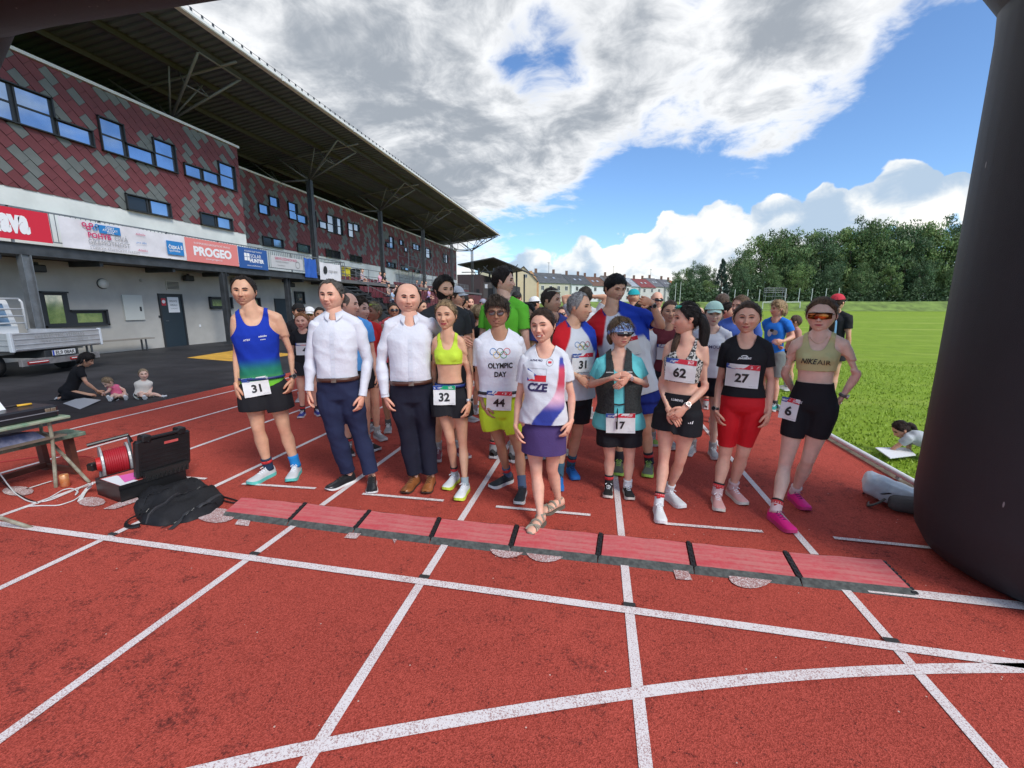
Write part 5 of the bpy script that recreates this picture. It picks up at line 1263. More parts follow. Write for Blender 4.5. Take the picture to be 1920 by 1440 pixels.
# 9 ------- woman 27
p = person(label='woman in black t-shirt and red cycling shorts, race number 27', group=FR, feet=((1343, 941), (1372, 929)), toe=((1352, 971), (1406, 957)), headpx=(1401, 597), face=-3, body=-3, sex='f', tone='pink', lod=0, smile=.5, w=1.04, hair='pulled', haircol=(.075, .045, .028), seed=9, legw=1.05, eyes=.45, wide=1.05, bust=.9,
   J=dict(neck=(1400, 637), pel=(1392, 757), shA=(1364, 648), shB=(1434, 648), elA=(1350, 712), elB=(1445, 712), wrA=(1341, 770, .05), wrB=(1442, 772, .05), haA=(1351, 801, .09), haB=(1434, 802, .09), knA=(1359, 853), knB=(1392, 850, -.02)))
p.top('tee', BLK, hemt=.14, sleeve=.62, neck=.87, neckw=.078, ease=.014, low=.01, wr=.004, sl_ease=.024); p.bib(.47, -.01, '27', tilt=-3, w=.235, h=.185)
p.text(.735, .0, 'JARSBERG', .020, M_pw, shear=.4, bold=.03); P2, T = arc2([(-.025, 0), (-.01, .006), (.012, .006), (.022, .0), (.01, -.004)], .006); p.print_(.765, 0, P2, T, M_pw, 'chest_mark')
p.bottom((.58, .012, .018), leg=.80, waist=.24, ease=.005, flare=.0, wr=.0015, name='cycling_shorts', m=cloth((.60, .012, .02), .6))
p.shoes(up=(.75, .40, .36), sole=(.70, .68, .58), sock=(.70, .48, .46), band='A', sockh=.12, acc=(.3, .1, .3)); p.watch('A', out=-p.lat * .4 + p.fwd); p.finish()
# 10 ------- woman with mirrored glasses
p = person(label='woman in pale yellow sports bra, bright pink shoes and orange mirrored sunglasses', group=FR, feet=((1452, 976), (1488, 938)), toe=((1494, 1008), (1523, 968)), headpx=(1540, 592), face=-8, body=-6, sex='f', tone='pale', lod=0, smile=.15, w=.94, hair='long', haircol=(.14, .08, .045), seed=10, shades=True, legw=.98,
   J=dict(neck=(1537, 630), pel=(1523, 755), shA=(1493, 644), shB=(1581, 644), elA=(1471, 700, -.04), elB=(1607, 702, -.06), wrA=(1490, 738, -.17), wrB=(1578, 745, -.08), haA=(1505, 755, -.22), haB=(1562, 772, -.14), knA=(1472, 872), knB=(1515, 862, -.06)))
p.top('bra', (.56, .53, .25), hemt=.50, neck=.80, neckw=.078, arm=.105, ease=.007, wr=0, m=cloth((.56, .52, .25), .75)); p.text(.645, -.038, 'NIKE', .054, M_pk, bold=.02, shear=.3, squeeze=.8, tilt=-2, off=.008); p.text(.635, .052, 'AIR', .052, M_pk, bold=-.005, squeeze=1.05, tilt=-2, off=.008)
p.bottom(BLK, leg=.50, waist=.32, ease=.006, flare=.006, wr=.002, name='cycling_shorts'); p.bib(-.10, -.135, '6', w=.12, h=.17, tilt=-6, bvh=p.botb)
p.shoes(up=(.80, .02, .24), sole=(.55, .04, .16), lace=(.18, .02, .10), sock=(.74, .55, .53), band='A', sockh=.12); p.watch('B', (.12, .11, .10), (.05, .05, .05), (.5, .4, .35), out=p.lat)
p.shades(lens=(.55, .20, .03), frame=(.01, .01, .01), w=.072, h=.030, m=mat('mirror_orange', (.65, .24, .05), .12, .85, col2=(.25, .05, .02), vscale=22, vdetail=1))
MB().tube([p.J['neck'] + p.slat * a * .055 + p.sfwd * (.075 - .0 * a) + np.array([0, 0, .0 - .05 * (1 - a * a)]) for a in np.linspace(-1, 1, 9)], .0016, 4).build('necklace', mat('gold', (.7, .5, .3), .3, .8), p.root); p.finish()
# ------------------------------------------------------------------ people: second row, partly hidden
SEC = 'runners standing behind the front row'
def raglan(p, red='A'):
    def f(V):
        bn = p.bone(V); t = p.tt(V); u, v = p.uv(V); c = np.ones((len(V), 3)) * (.64, .65, .68)
        for b, sg, col in ((2, -1, (.55, .012, .02)), (3, 1, (.015, .05, .40))):
            w = sstep(u * sg / p.k - (.150 - .30 * (t - .62)), -.008, .008) * sstep(t, .60, .66); w = np.where((bn == b) & (u * sg > .15 * p.k), 1.0, w)[:, None]; c = c * (1 - w) + np.array(col) * w
        w = (sstep(t, .945, .965) * (np.abs(u) < .08))[:, None]; return c * (1 - w) + np.array((.02, .03, .18)) * w
    return f
p = person(label='grey haired man in profile in raglan olympic t-shirt, race number 31 on his chest', group=SEC, feet=((1048, 905), (1070, 886)), toe=((1046, 935), (1084, 908)), headpx=(1088, 577), face=62, body=25, tone='tan', lod=0, smile=.1, w=.95, hair='recede', haircol=(.36, .35, .34), brow=(.12, .11, .10), seed=21, nose=1.2, stub=.1,
   J=dict(neck=(1073, 606), pel=(1072, 745), shA=(1045, 625), shB=(1104, 622), elA=(1050, 690), elB=(1108, 688), wrA=(1084, 706, .10), wrB=(1086, 700, .14), haA=(1104, 722, .16), haB=(1070, 716, .22)), palmA=FH, palmB=FH)
p.top('tee', hemt=.0, sleeve=.60, neck=.93, neckw=.078, ease=.020, low=.02, wr=.007, colf=raglan(p), m=cloth((1, 1, 1), attr=True, name='raglan_cloth'), sl_ease=.03); rings(p, .72, .02, R=.023); p.bib(.50, .02, '31', w=.21, h=.17)
p.bottom(BLK, leg=.6, waist=.1, ease=.02, flare=.02); p.shoes(up=(.02, .16, .48), sole=(.03, .18, .5), lace=(.02, .1, .3), sock=(.05, .12, .17), band='B', sockh=.17); p.finish()
p = person(label='tall dark haired man looking down with one blue sleeved arm raised', group=SEC, feet=((1160, 878), (1216, 881)), toe=((1158, 900), (1212, 905)), headpx=(1154, 542), face=38, body=5, pitch=-14, tone='tan', lod=0, smile=.05, w=1.02, hair='low', haircol=(.012, .010, .010), seed=22, eyes=.3, stub=.2,
   J=dict(neck=(1146, 581), pel=(1185, 735), shA=(1117, 603), shB=(1200, 590), elA=(1112, 665), elB=(1241, 612, .10), wrA=(1118, 720), wrB=(1222, 568, .22), haB=(1203, 563, .28)), palmB=-FH)
p.top('tee', hemt=-.02, sleeve=.66, neck=.93, neckw=.08, ease=.022, low=.02, wr=.007, colf=raglan(p), m=cloth((1, 1, 1), attr=True, name='raglan_cloth'), sl_ease=.035); p.bib(.55, .06, '', w=.21, h=.17)
p.bottom((.015, .03, .22), leg=.48, waist=.1, ease=.024, flare=.03); p.shoes(up=(.10, .11, .09), sole=(.35, .6, .10), lace=(.3, .5, .1), sock=(.03, .03, .04), band='B', sockh=.15); p.watch('B', out=FH * -1); p.finish()
NP = [0]
def crowd(hx, hy, D, label, sex='m', face=0, body=0, tone='fair', hair='short', hc=(.05, .035, .022), top=('tee', (.5, .5, .5)), bot=(.02, .02, .025), shoe=(.3, .3, .3), lod=2, group=SEC, num=None, w=.95, J=None, fin=None, h=None, **kw):
    NP[0] += 1; P = CAM + ray(hx, hy) * D
    d = dict(at=(P[0], P[1]), headpx=(hx, hy), face=face, body=body, sex=sex, tone=tone, lod=lod, hair=hair, haircol=hc, seed=100 + NP[0], label=label, group=group, w=w, smile=.3)
    if J: d['J'] = J
    if h: d['h'] = h
    d.update(kw); p = person(**d)
    kind, col = top[:2]; ease = .006 if kind == 'bra' else .018
    if kind: p.top(kind, col, hemt=.5 if kind == 'bra' else 0, sleeve=.6 if kind == 'tee' else .95, neck=.92 if kind == 'tee' else .84, neckw=.078, arm=.11, ease=ease, low=.015, wr=.006 if kind == 'tee' else .002)
    if top[2:] and num is not None: pass
    if bot: p.bottom(bot, leg=kw.get('leg', .45), waist=.14, ease=.018, flare=.02, wr=.004)
    p.shoes(up=shoe, sole=(.6, .6, .6), sock=kw.get('sock', (.4, .4, .4)), band='A' if NP[0] % 2 else None, sockh=.13)
    if num is not None: p.bib(.45, 0, num, w=.22, h=.175)
    p.finish()
    if fin: fin(p)
    return p
sh = dict
G = (.14, .55, .04)
crowd(946, 528, 4.3, 'tall dark haired man in bright green t-shirt looking right', face=75, body=150, tone='fair', hair='quiff', hc=(.03, .018, .012), top=('tee', G), lod=1, w=1.05, shoe=(.05, .05, .05))
crowd(833, 545, 4.4, 'bearded man in dark grey t-shirt looking right behind the blonde woman with number 32', face=32, body=10, tone='tan', hair='quiff', hc=(.02, .014, .01), top=('tee', (.03, .032, .035)), lod=1, w=1.08, beard=True, shoe=(.25, .05, .08))
crowd(655, 572, 4.6, 'bald man in blue shirt looking right behind the grey haired man', face=70, body=20, tone='pink', hair='bald', hc=(.2, .15, .12), top=('tee', (.10, .35, .75)), lod=1, w=1.05, shoe=(.02, .02, .02))
crowd(677, 581, 5.0, 'man with curly brown hair and red t-shirt mostly hidden between the two white shirts', face=50, body=10, tone='pink', hair='curly', hc=(.06, .035, .02), top=('tee', (.65, .03, .03)), lod=1)
crowd(700, 585, 5.4, 'woman in coral vest with blond hair tied back and yellow glasses on her head', sex='f', face=-50, body=-20, tone='dark', hair='pulled', hc=(.32, .24, .13), top=('tank', (.80, .12, .16)), lod=1, sock=(.1, .1, .1), fin=lambda p: p.shades(lens=(.5, .6, .1), frame=(.4, .5, .1), up=.085, w=.055, h=.016))
crowd(561, 585, 7.2, 'man in black cap and black t-shirt behind the woman with number 4', face=25, tone='tan', hair='crop', top=('tee', (.015, .015, .018)), fin=lambda p: p.cap((.015, .015, .015)))
crowd(566, 603, 6.2, 'smiling red haired woman in black t-shirt with race number 4', sex='f', face=-15, tone='pink', hair='pulled', hc=(.32, .13, .05), top=('tee', (.014, .014, .016)), lod=1, num='4', smile=.9, shoe=(.04, .05, .25), sock=(.04, .04, .05))
crowd(581, 590, 8.0, 'runner in white cap and mirrored glasses', face=-5, tone='tan', hair='none', top=('tee', (.3, .3, .32)), fin=lambda p: (p.cap((.72, .72, .72)), p.shades(lens=(.4, .35, .1))))
crowd(600, 590, 7.8, 'dark haired man peeking over the shoulder of the grey haired man', face=0, tone='dark', hair='short', hc=(.02, .012, .01), top=('tee', (.05, .05, .06)))
crowd(738, 582, 7.6, 'dark haired runner with black sunglasses left of the balding man', face=10, tone='dark', hair='short', hc=(.02, .012, .01), top=('tee', (.3, .05, .05)), fin=lambda p: p.shades())
crowd(790, 577, 7.0, 'dark haired person just right of the balding man', face=50, tone='tan', hair='crop', hc=(.03, .02, .015), top=('tee', (.1, .1, .12)))
crowd(858, 557, 5.8, 'tanned man in grey cap in profile behind the bearded man', face=60, body=30, tone='tan', hair='crop', top=('tee', (.02, .02, .022)), lod=1, fin=lambda p: p.cap((.35, .38, .42)))
crowd(868, 566, 6.8, 'man in black t-shirt seen from behind next to the grey cap', face=140, body=150, tone='tan', hair='short', hc=(.02, .014, .01), top=('tee', (.014, .014, .016)))
crowd(881, 568, 9.0, 'red bearded man in white t-shirt', face=20, tone='pink', hair='short', hc=(.14, .05, .025), top=('tee', (.75, .75, .75)), beard=True)
crowd(892, 583, 8.6, 'blond woman in pink vest with her back half turned', sex='f', face=60, body=60, tone='pink', hair='pony', hc=(.45, .32, .18), top=('tank', (.80, .20, .30)))
crowd(899, 588, 6.2, 'woman with light brown hair in black vest beside the green t-shirt', sex='f', face=120, body=130, tone='pink', hair='bun', hc=(.30, .21, .12), top=('tank', (.015, .015, .018)), lod=1, shoe=(.6, .6, .58))
crowd(906, 570, 12, 'runner in grey cap far back in the crowd', face=20, tone='tan', hair='crop', top=('tee', (.3, .3, .35)), fin=lambda p: p.cap((.3, .3, .36)))
crowd(988, 589, 4.9, 'young woman with dark ponytail and white vest between number 44 and the laughing woman', sex='f', face=-20, body=-15, tone='tan', hair='pony', hc=(.02, .014, .012), top=('tank', (.72, .70, .68)), lod=1)
crowd(969, 560, 8.4, 'man in black cap behind the green t-shirt', face=15, tone='pink', hair='crop', top=('tee', (.1, .1, .12)), fin=lambda p: p.cap((.02, .02, .02)))
crowd(1003, 570, 8.0, 'woman in white cap looking away', sex='f', face=120, body=130, tone='tan', hair='pony', hc=(.03, .02, .015), top=('tee', (.2, .2, .25)), fin=lambda p: p.cap((.75, .75, .75)))
crowd(1035, 564, 4.5, 'man in profile with white framed glasses pushed up on his cropped hair', face=65, body=30, tone='tan', hair='crop', hc=(.06, .04, .03), top=('tee', (.08, .10, .35)), lod=1, stub=.15, fin=lambda p: p.shades(lens=(.55, .5, .35), frame=(.7, .65, .5), up=.085, w=.058, h=.014))
crowd(1054, 589, 7.2, 'woman in dark sunglasses behind the grey haired man', sex='f', face=-5, tone='pink', hair='pulled', hc=(.08, .04, .03), top=('tee', (.05, .08, .4)), fin=lambda p: p.shades())
crowd(1097, 556, 6.0, 'man with both hands behind his head and blue glasses on top', face=-170, body=-175, tone='tan', hair='short', hc=(.04, .03, .02), top=('tee', (.6, .6, .62)), lod=1, fin=lambda p: p.shades(lens=(.1, .4, .6), frame=(.02, .02, .02), up=.085, w=.06, h=.02), J=dict(elA=(1056, 558), wrA=(1086, 556), haA=(1098, 556), elB=(1138, 557), wrB=(1112, 556), haB=(1100, 555)))
crowd(1188, 558, 7.4, 'runner in teal cap behind the tall man', face=170, body=180, tone='tan', hair='none', top=('tee', (.1, .1, .3)), fin=lambda p: p.cap((.02, .35, .38)))
def rag2(p): pass
p = person(label='runner in raglan t-shirt and blue shorts hidden behind the tall man', group=SEC, at=tuple((CAM + ray(1216, 600) * 4.9)[:2]), headpx=(1205, 586), face=150, body=20, tone='tan', lod=1, hair='short', haircol=(.04, .03, .02), seed=61, w=.95)
p.top('tee', hemt=.0, sleeve=.6, neck=.93, neckw=.078, ease=.018, low=.01, wr=.006, colf=raglan(p), m=cloth((1, 1, 1), attr=True, name='raglan_cloth')); p.bottom((.02, .04, .30), leg=.45); p.shoes(up=(.3, .5, .1), sole=(.6, .6, .6), sock=(.1, .1, .1)); p.finish()
crowd(1232, 563, 6.6, 'bald man in black sunglasses beside the raised hand', face=20, tone='pink', hair='none', top=('tee', (.25, .25, .3)), fin=lambda p: p.shades())
crowd(1256, 585, 4.8, 'woman with hair pulled under a black headband and maroon t-shirt with a race number', sex='f', face=8, tone='tan', hair='pulled', hc=(.08, .05, .035), top=('tee', (.16, .03, .04)), lod=1, num='12')
crowd(1310, 590, 7.5, 'bald man whose head shows above the dark ponytail', face=160, body=170, tone='pink', hair='none', top=('tee', (.3, .3, .3)))
crowd(1338, 590, 4.5, 'young woman in mint green cap and white t-shirt', sex='f', face=6, tone='pale', hair='pulled', hc=(.10, .06, .04), top=('tee', (.74, .74, .78)), lod=0, shoe=(.35, .35, .36), fin=lambda p: (p.cap((.50, .72, .62), brim=(.55, .75, .66)), p.text(.66, 0, 'OLOMOUC', .045, mat('print_navy', (.03, .02, .09), .6))))
crowd(1355, 567, 6.5, 'man with cropped grey brown hair in the back row', face=150, body=170, tone='pink', hair='crop', hc=(.12, .08, .06), top=('tee', (.1, .1, .1)))
crowd(1367, 584, 5.8, 'woman with black hair in bright red t-shirt turned away', sex='f', face=70, body=60, tone='pink', hair='bun', hc=(.015, .012, .01), top=('tee', (.65, .03, .04)), lod=1)
crowd(1388, 575, 5.2, 'man with light brown hair in blue t-shirt behind woman number 27', face=-40, body=-10, tone='pink', hair='short', hc=(.16, .10, .06), top=('tee', (.06, .12, .42)), lod=1, w=1.05, shoe=(.06, .14, .24), sock=(.7, .7, .7))
crowd(1458, 580, 6.6, 'blond boy in bright blue printed t-shirt and grey shorts looking left', face=-60, body=-25, tone='pink', hair='bob', hc=(.42, .28, .15), top=('tee', (.02, .17, .62)), bot=(.16, .17, .17), lod=1, w=.85, hs=1.0, leg=.85, shoe=(.03, .22, .20), sock=(.05, .05, .05), fin=lambda p: (p.print_(.62, .0, *disc2(-.03, 0, .035, .055), mat('print_pale', (.6, .62, .65), .6)), p.print_(.62, .0, *disc2(.045, .01, .04, .04), mat('print_grey', (.3, .3, .3), .6)), p.print_(.70, .0, *disc2(.0, .0, .03, .025), M_pk)), J=dict(elB=(1487, 632), wrB=(1468, 640, .12), haB=(1456, 640, .18), elA=(1446, 635), wrA=(1455, 645, .12)))
crowd(1490, 604, 8.2, 'child with brown hair behind the boy in blue', face=-90, body=-60, tone='tan', hair='short', hc=(.10, .06, .04), top=('tee', (.5, .25, .2)), w=.8)
p = crowd(1570, 568, 7.0, 'person in red and grey cap with black t-shirt and light blue backpack facing away', face=150, body=160, tone='tan', hair='crop', hc=(.05, .03, .02), top=('tee', (.016, .016, .018)), lod=1, fin=lambda p: p.cap((.55, .04, .06), brim=(.45, .45, .48)))
# the backpack is its own thing
b0 = p.frame_at(.62, .0)[0] - p.sfwd * .20; bp = root('backpack', tuple(b0), 'light blue backpack worn by the person in the red and grey cap', 'backpack')
mb = MB(); mb.tube([b0 + np.array([0, 0, -.22]), b0 + np.array([0, 0, -.12]), b0 + np.array([0, 0, .1]), b0 + np.array([0, 0, .2])], [(.12, .06), (.16, .10), (.15, .09), (.08, .05)], 18); V, T = voxel([(np.concatenate(mb.V), mb.F)], .02, 2); mk('bag_body', V, T.tolist(), mat('pack_blue', (.12, .26, .42), .8, var=.15, bump=.3), bp, True)
V, T = voxel([tubeV([b0 - p.sfwd * .07 + np.array([0, 0, -.14]), b0 - p.sfwd * .07 + np.array([0, 0, .0])], [(.09, .05), (.09, .05)], 12)], .02, 1); mk('front_pocket', V, T.tolist(), mat('pack_blue2', (.09, .20, .34), .8, bump=.3), bp, True)
for q in 'AB':
    s_ = p.J['sh' + q] * .6 + p.J['neck'] * .4; MB().tube(resamp([b0 + p.sfwd * .05 + np.array([0, 0, .16]), s_ + np.array([0, 0, .075]), s_ + p.sfwd * .13 - np.array([0, 0, .05]), s_ + p.sfwd * .12 - np.array([0, 0, .3])], 10), [(.02, .006)] * 10, 6).build('shoulder_strap', mat('pack_strap', (.06, .14, .25), .8), bp, True)
# ------------------------------------------------------------------ woman and toddlers on the ground, girl on the grass
p = person(label='black haired woman dressed in black kneeling on the dark ground beside two toddlers', at=tuple(gp(150, 745)[:2]), h=1.66, headpx=(163, 675), hd=.1, face=70, body=62, pitch=-28, sex='f', tone='tan', lod=1, hair='bob', haircol=(.012, .011, .012), seed=71, w=1.0, smile=.1, rawdepth=True,
   J=dict(neck=(152, 689), pel=(128, 735), shA=(150, 697, .15), shB=(148, 697, -.15), elA=(162, 718, .2), elB=(160, 716, -.1), wrA=(184, 734, .15), wrB=(182, 733, .0), haA=(196, 741, .1), haB=(195, 740, .0), hipA=(127, 738, .1), hipB=(127, 738, -.1), knA=(176, 742, .14), knB=(172, 742, -.12), anA=(112, 747, .12), anB=(112, 746, -.1)), foot=.9, toed=(np.array([-1., -.2, 0]), np.array([-1., -.2, 0])))
p.top('tee', (.010, .010, .012), hemt=-.05, sleeve=.5, neck=.93, ease=.02, wr=.005); p.bottom((.010, .010, .013), leg=1.95, waist=.1, ease=.02, name='trousers'); p.shoes(up=(.03, .03, .03)); p.finish()
p = person(label='toddler in bright pink top bending forward between the kneeling woman and the other toddler', at=tuple(gp(214, 748)[:2]), h=.86, headpx=(202, 717), hd=.12, face=-60, body=-20, pitch=-40, sex='m', adult=False, tone='pale', lod=1, hair='babyhair', haircol=(.34, .24, .14), seed=72, w=1.5, hs=.80, legw=1.35, armw=1.25, rawdepth=True, stub=0,
   J=dict(neck=(209, 723), pel=(222, 741), shA=(207, 726, .09), shB=(217, 724, -.05), elA=(204, 733, .14), elB=(232, 730), wrA=(197, 737, .16), wrB=(236, 738, .03), haA=(193, 739, .18), haB=(240, 741), hipA=(217, 743, .07), hipB=(225, 743, -.02), knA=(209, 742, .24), knB=(231, 741, .14), anA=(208, 748, .30), anB=(236, 746, .26)), toeup=(1.2, 1.0), foot=.85)
p.top('tee', (.80, .16, .28), hemt=-.02, sleeve=.35, ease=.012, wr=.004, neck=.95); p.bottom((.62, .6, .62), leg=.5, waist=.05, ease=.018); p.shoes(up=(.55, .5, .45), sock=(.6, .6, .6), sockh=.1); p.finish()
p = person(label='toddler in cream t-shirt sitting on the dark ground with legs stretched forward', at=tuple(gp(270, 745)[:2]), h=.90, headpx=(269, 702), hd=.02, face=5, body=8, sex='m', adult=False, tone='pale', lod=1, hair='babyhair', haircol=(.36, .27, .17), seed=73, w=1.45, hs=.82, legw=1.35, armw=1.25, rawdepth=True, wide=1.06,
   J=dict(neck=(269, 713), pel=(268, 739), shA=(259, 718), shB=(279, 717), elA=(257, 728), elB=(284, 727), wrA=(270, 738, .10), wrB=(280, 737, .10), haA=(277, 741, .13), haB=(277, 742, .13), hipA=(263, 741, .02), hipB=(273, 741, .02), knA=(262, 737, .18), knB=(290, 738, .12), anA=(272, 747, .22), anB=(306, 744, .16)), toeup=(1.0, .6), foot=.9)
p.top('tee', (.72, .68, .60), hemt=-.02, sleeve=.5, ease=.012, wr=.004, neck=.95); p.bottom((.62, .68, .66), leg=.5, waist=.05, ease=.018); p.shoes(up=(.55, .48, .36), sock=(.6, .6, .6), sockh=.1); p.finish()
o = mk('blanket', [(*gp(118, 757)[:2], .006), (*gp(150, 768)[:2], .006), (*gp(190, 752)[:2], .02), (*gp(150, 746)[:2], .01)], [[0, 1, 2, 3]], mat('magazine', (.55, .55, .54), .5)); tag(o, 'pale open magazine lying under the knees of the kneeling woman', 'magazine'); o.name = 'magazine'
gb = gp(1745, 858)
p = person(label='dark haired girl lying on the grass and drawing beside the black arch', at=tuple(gb[:2]), h=1.25, headpx=(1689, 806), face=-62, body=-85, pitch=-35, sex='f', adult=False, tone='tan', lod=1, hair='pony', haircol=(.035, .02, .015), seed=74, w=1.1, hs=.88, rawdepth=True,
   J=dict(neck=(1702, 815), pel=(1775, 838), shA=(1705, 822, .12), shB=(1703, 820, -.10), elA=(1673, 842, .12), elB=(1705, 850, -.06), wrA=(1660, 856, .06), wrB=(1682, 857, -.02), haA=(1646, 860, .04), haB=(1666, 858, .0), hipA=(1778, 842, .1), hipB=(1778, 842, -.1), knA=(1850, 850, .1), knB=(1850, 850, -.1), anA=(1920, 850, .1), anB=(1920, 850, -.1)))
p.top('tee', (.45, .48, .50), hemt=0, sleeve=.45, ease=.016, wr=.005); p.bottom((.1, .1, .2), leg=1.9, waist=.1, name='trousers'); p.shoes(up=(.3, .3, .3)); p.finish()
a, b, c, d = gp(1640, 846), gp(1668, 866), gp(1716, 860), gp(1700, 846)
V = [(*q[:2], .045) for q in (a, b, c, d)] + [(*q[:2], .035) for q in (a, b, c, d)]; o = mk('drawing_paper', V, [[0, 1, 2, 3], [7, 6, 5, 4], [0, 4, 5, 1], [1, 5, 6, 2], [2, 6, 7, 3], [3, 7, 4, 0]], mat('paper', (.75, .76, .78), .6)); tag(o, 'sheets of white drawing paper on the grass under the hands of the girl', 'paper')
# ------------------------------------------------------------------ grandstand
XN, XF, XB = -16.7, -19.0, -15.3
rs = np.random.RandomState(5)
M_plas = mat('render_white', (.70, .72, .68), .9, var=.08, vscale=1.2, bump=.25, bscale=60)
M_grey = mat('render_grey', (.40, .385, .35), .92, var=.10, vscale=.9, bump=.25, bscale=60)
M_steel = mat('steel_dark', (.055, .06, .066), .5, .3, var=.25, vscale=3)
M_zinc = mat('steel_zinc', (.20, .215, .23), .45, .5, var=.15, vscale=5)
M_red = mat('tile_red', (.165, .038, .043), .6, var=.10, vscale=2); M_gt = mat('tile_grey', (.145, .158, .148), .6, var=.08, vscale=2); M_back = mat('tile_backing', (.03, .018, .018), .9)
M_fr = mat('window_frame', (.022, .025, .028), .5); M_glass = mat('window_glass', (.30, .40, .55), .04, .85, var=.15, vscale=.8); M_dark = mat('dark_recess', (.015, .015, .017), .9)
M_cap = mat('parapet_white', (.72, .73, .72), .5)
st = root('grandstand', (-19, 20, 0), 'long grandstand with red and grey tiled upper walls and deep overhanging roof', 'grandstand')
def bx(name, c0, c1, m, parent=st, bev=0):
    c0, c1 = np.array(c0, float), np.array(c1, float); return MB().box((c0 + c1) / 2, np.abs(c1 - c0), bev=bev).build(name, m, parent)
bx('wall', (XN - .25, 2, 3.29), (XN, 18.6, 5.0), M_plas)
bx('ground_floor_wall', (XN - .25, 2, -.05), (XN, 24.4, 3.0), M_grey)
bx('upper_wall', (XN - 6, 2, 5.0), (XN, 18.6, 8.8), M_back); bx('upper_wall', (XF - 4, 18.6, 5.0), (XF, 57.3, 8.8), M_back)
bx('wall', (XF - 4, 18.6, 2.9), (XF, 57.3, 4.998), M_plas)
bx('return_wall', (XF + .002, 18.35, 3.29), (XN - .26, 18.598, 8.79), M_red)
bx('parapet_cap', (XN - .3, 2, 8.802), (XN + .10, 18.66, 8.90), M_cap); bx('parapet_cap', (XF - .3, 18.66, 8.802), (XF + .10, 57.4, 8.90), M_cap)
bx('balcony_floor', (XN + .002, 2, 3.02), (XB - .12, 18.6, 3.26), mat('slab', (.12, .12, .12), .8)); bx('walkway_floor', (XF + .002, 18.602, 3.0), (XB - .12, 57.3, 3.2), mat('slab', (.12, .12, .12), .8))
mb = MB(); mb.box((XB - .06, 12.0, 3.14), (.016, 24, .30)); mb.box((XB - .06, 12.0, 3.285), (.14, 24, .016)); mb.box((XB - .06, 12.0, 2.995), (.14, 24, .016)); mb.build('edge_beam', M_steel, st)
for y in np.arange(4, 24, 2.4): bx('joist', (XN, y - .05, 2.84), (XB - .15, y + .05, 3.0), M_steel)
for y, x, m in ((9.25, -15.35, M_zinc), (15.62, -15.35, M_steel), (19.6, -15.5, M_steel), (23.4, -15.35, M_zinc)):
    mb = MB(); mb.box((x, y, 1.49), (.02, .20, 2.98)); mb.box((x, y - .1, 1.49), (.2, .018, 2.98)); mb.box((x, y + .1, 1.49), (.2, .018, 2.98)); mb.box((x, y, .01), (.3, .3, .02)); mb.build('balcony_post', m, st)
# windows: (y0, y1, z0, z1) lists per facade plane
near_w = [((8.6, 11.45, 6.79, 7.88), (11.45, 12.46, 6.79, 7.32)), ((12.68, 13.5, 6.79, 7.9), (13.5, 14.5, 6.79, 7.32), (14.5, 15.38, 6.79, 7.86)), ((15.68, 17.38, 6.82, 7.33), (17.38, 18.28, 6.82, 7.9)), ((13.2, 14.86, 5.0, 5.57),), ((16.15, 17.8, 5.0, 5.53),)]
fw = [((503, 521, 369, 388),), ((483, 503, 383, 402),), ((539, 556, 380, 412), (556, 574, 403, 419)), ((581, 591, 395, 426),), ((597, 612, 415, 429), (612, 640, 406, 438)), ((651, 662, 418, 445), (662, 672, 420, 434)), ((491, 529, 446, 465),), ((556, 579, 458, 474),), ((610, 636, 469, 486),), ((655, 677, 479, 492),), ((722, 729, 454, 464), (729, 737, 444, 466)), ((748, 755, 450, 460),), ((757, 764, 464, 473),), ((773, 786, 458, 469),), ((797, 806, 466, 484),), ((830, 839, 477, 493),), ((724, 740, 492, 504),), ((751, 766, 498, 509),), ((776, 786, 503, 513),), ((831, 840, 514, 522),)]
far_w = []
for grp in fw:
    L_ = []
    for x0, x1, y0, y1 in grp:
        a = atX(x0, (y0 + y1) / 2, XF)[1]; b = atX(x1, (y0 + y1) / 2, XF)[1]; xm = (x0 + x1) / 2; z1 = atX(xm, y0, XF)[2]; z0 = atX(xm, y1, XF)[2]; L_.append((a, b, max(5.0, z0), z1))
    far_w.append(tuple(L_))
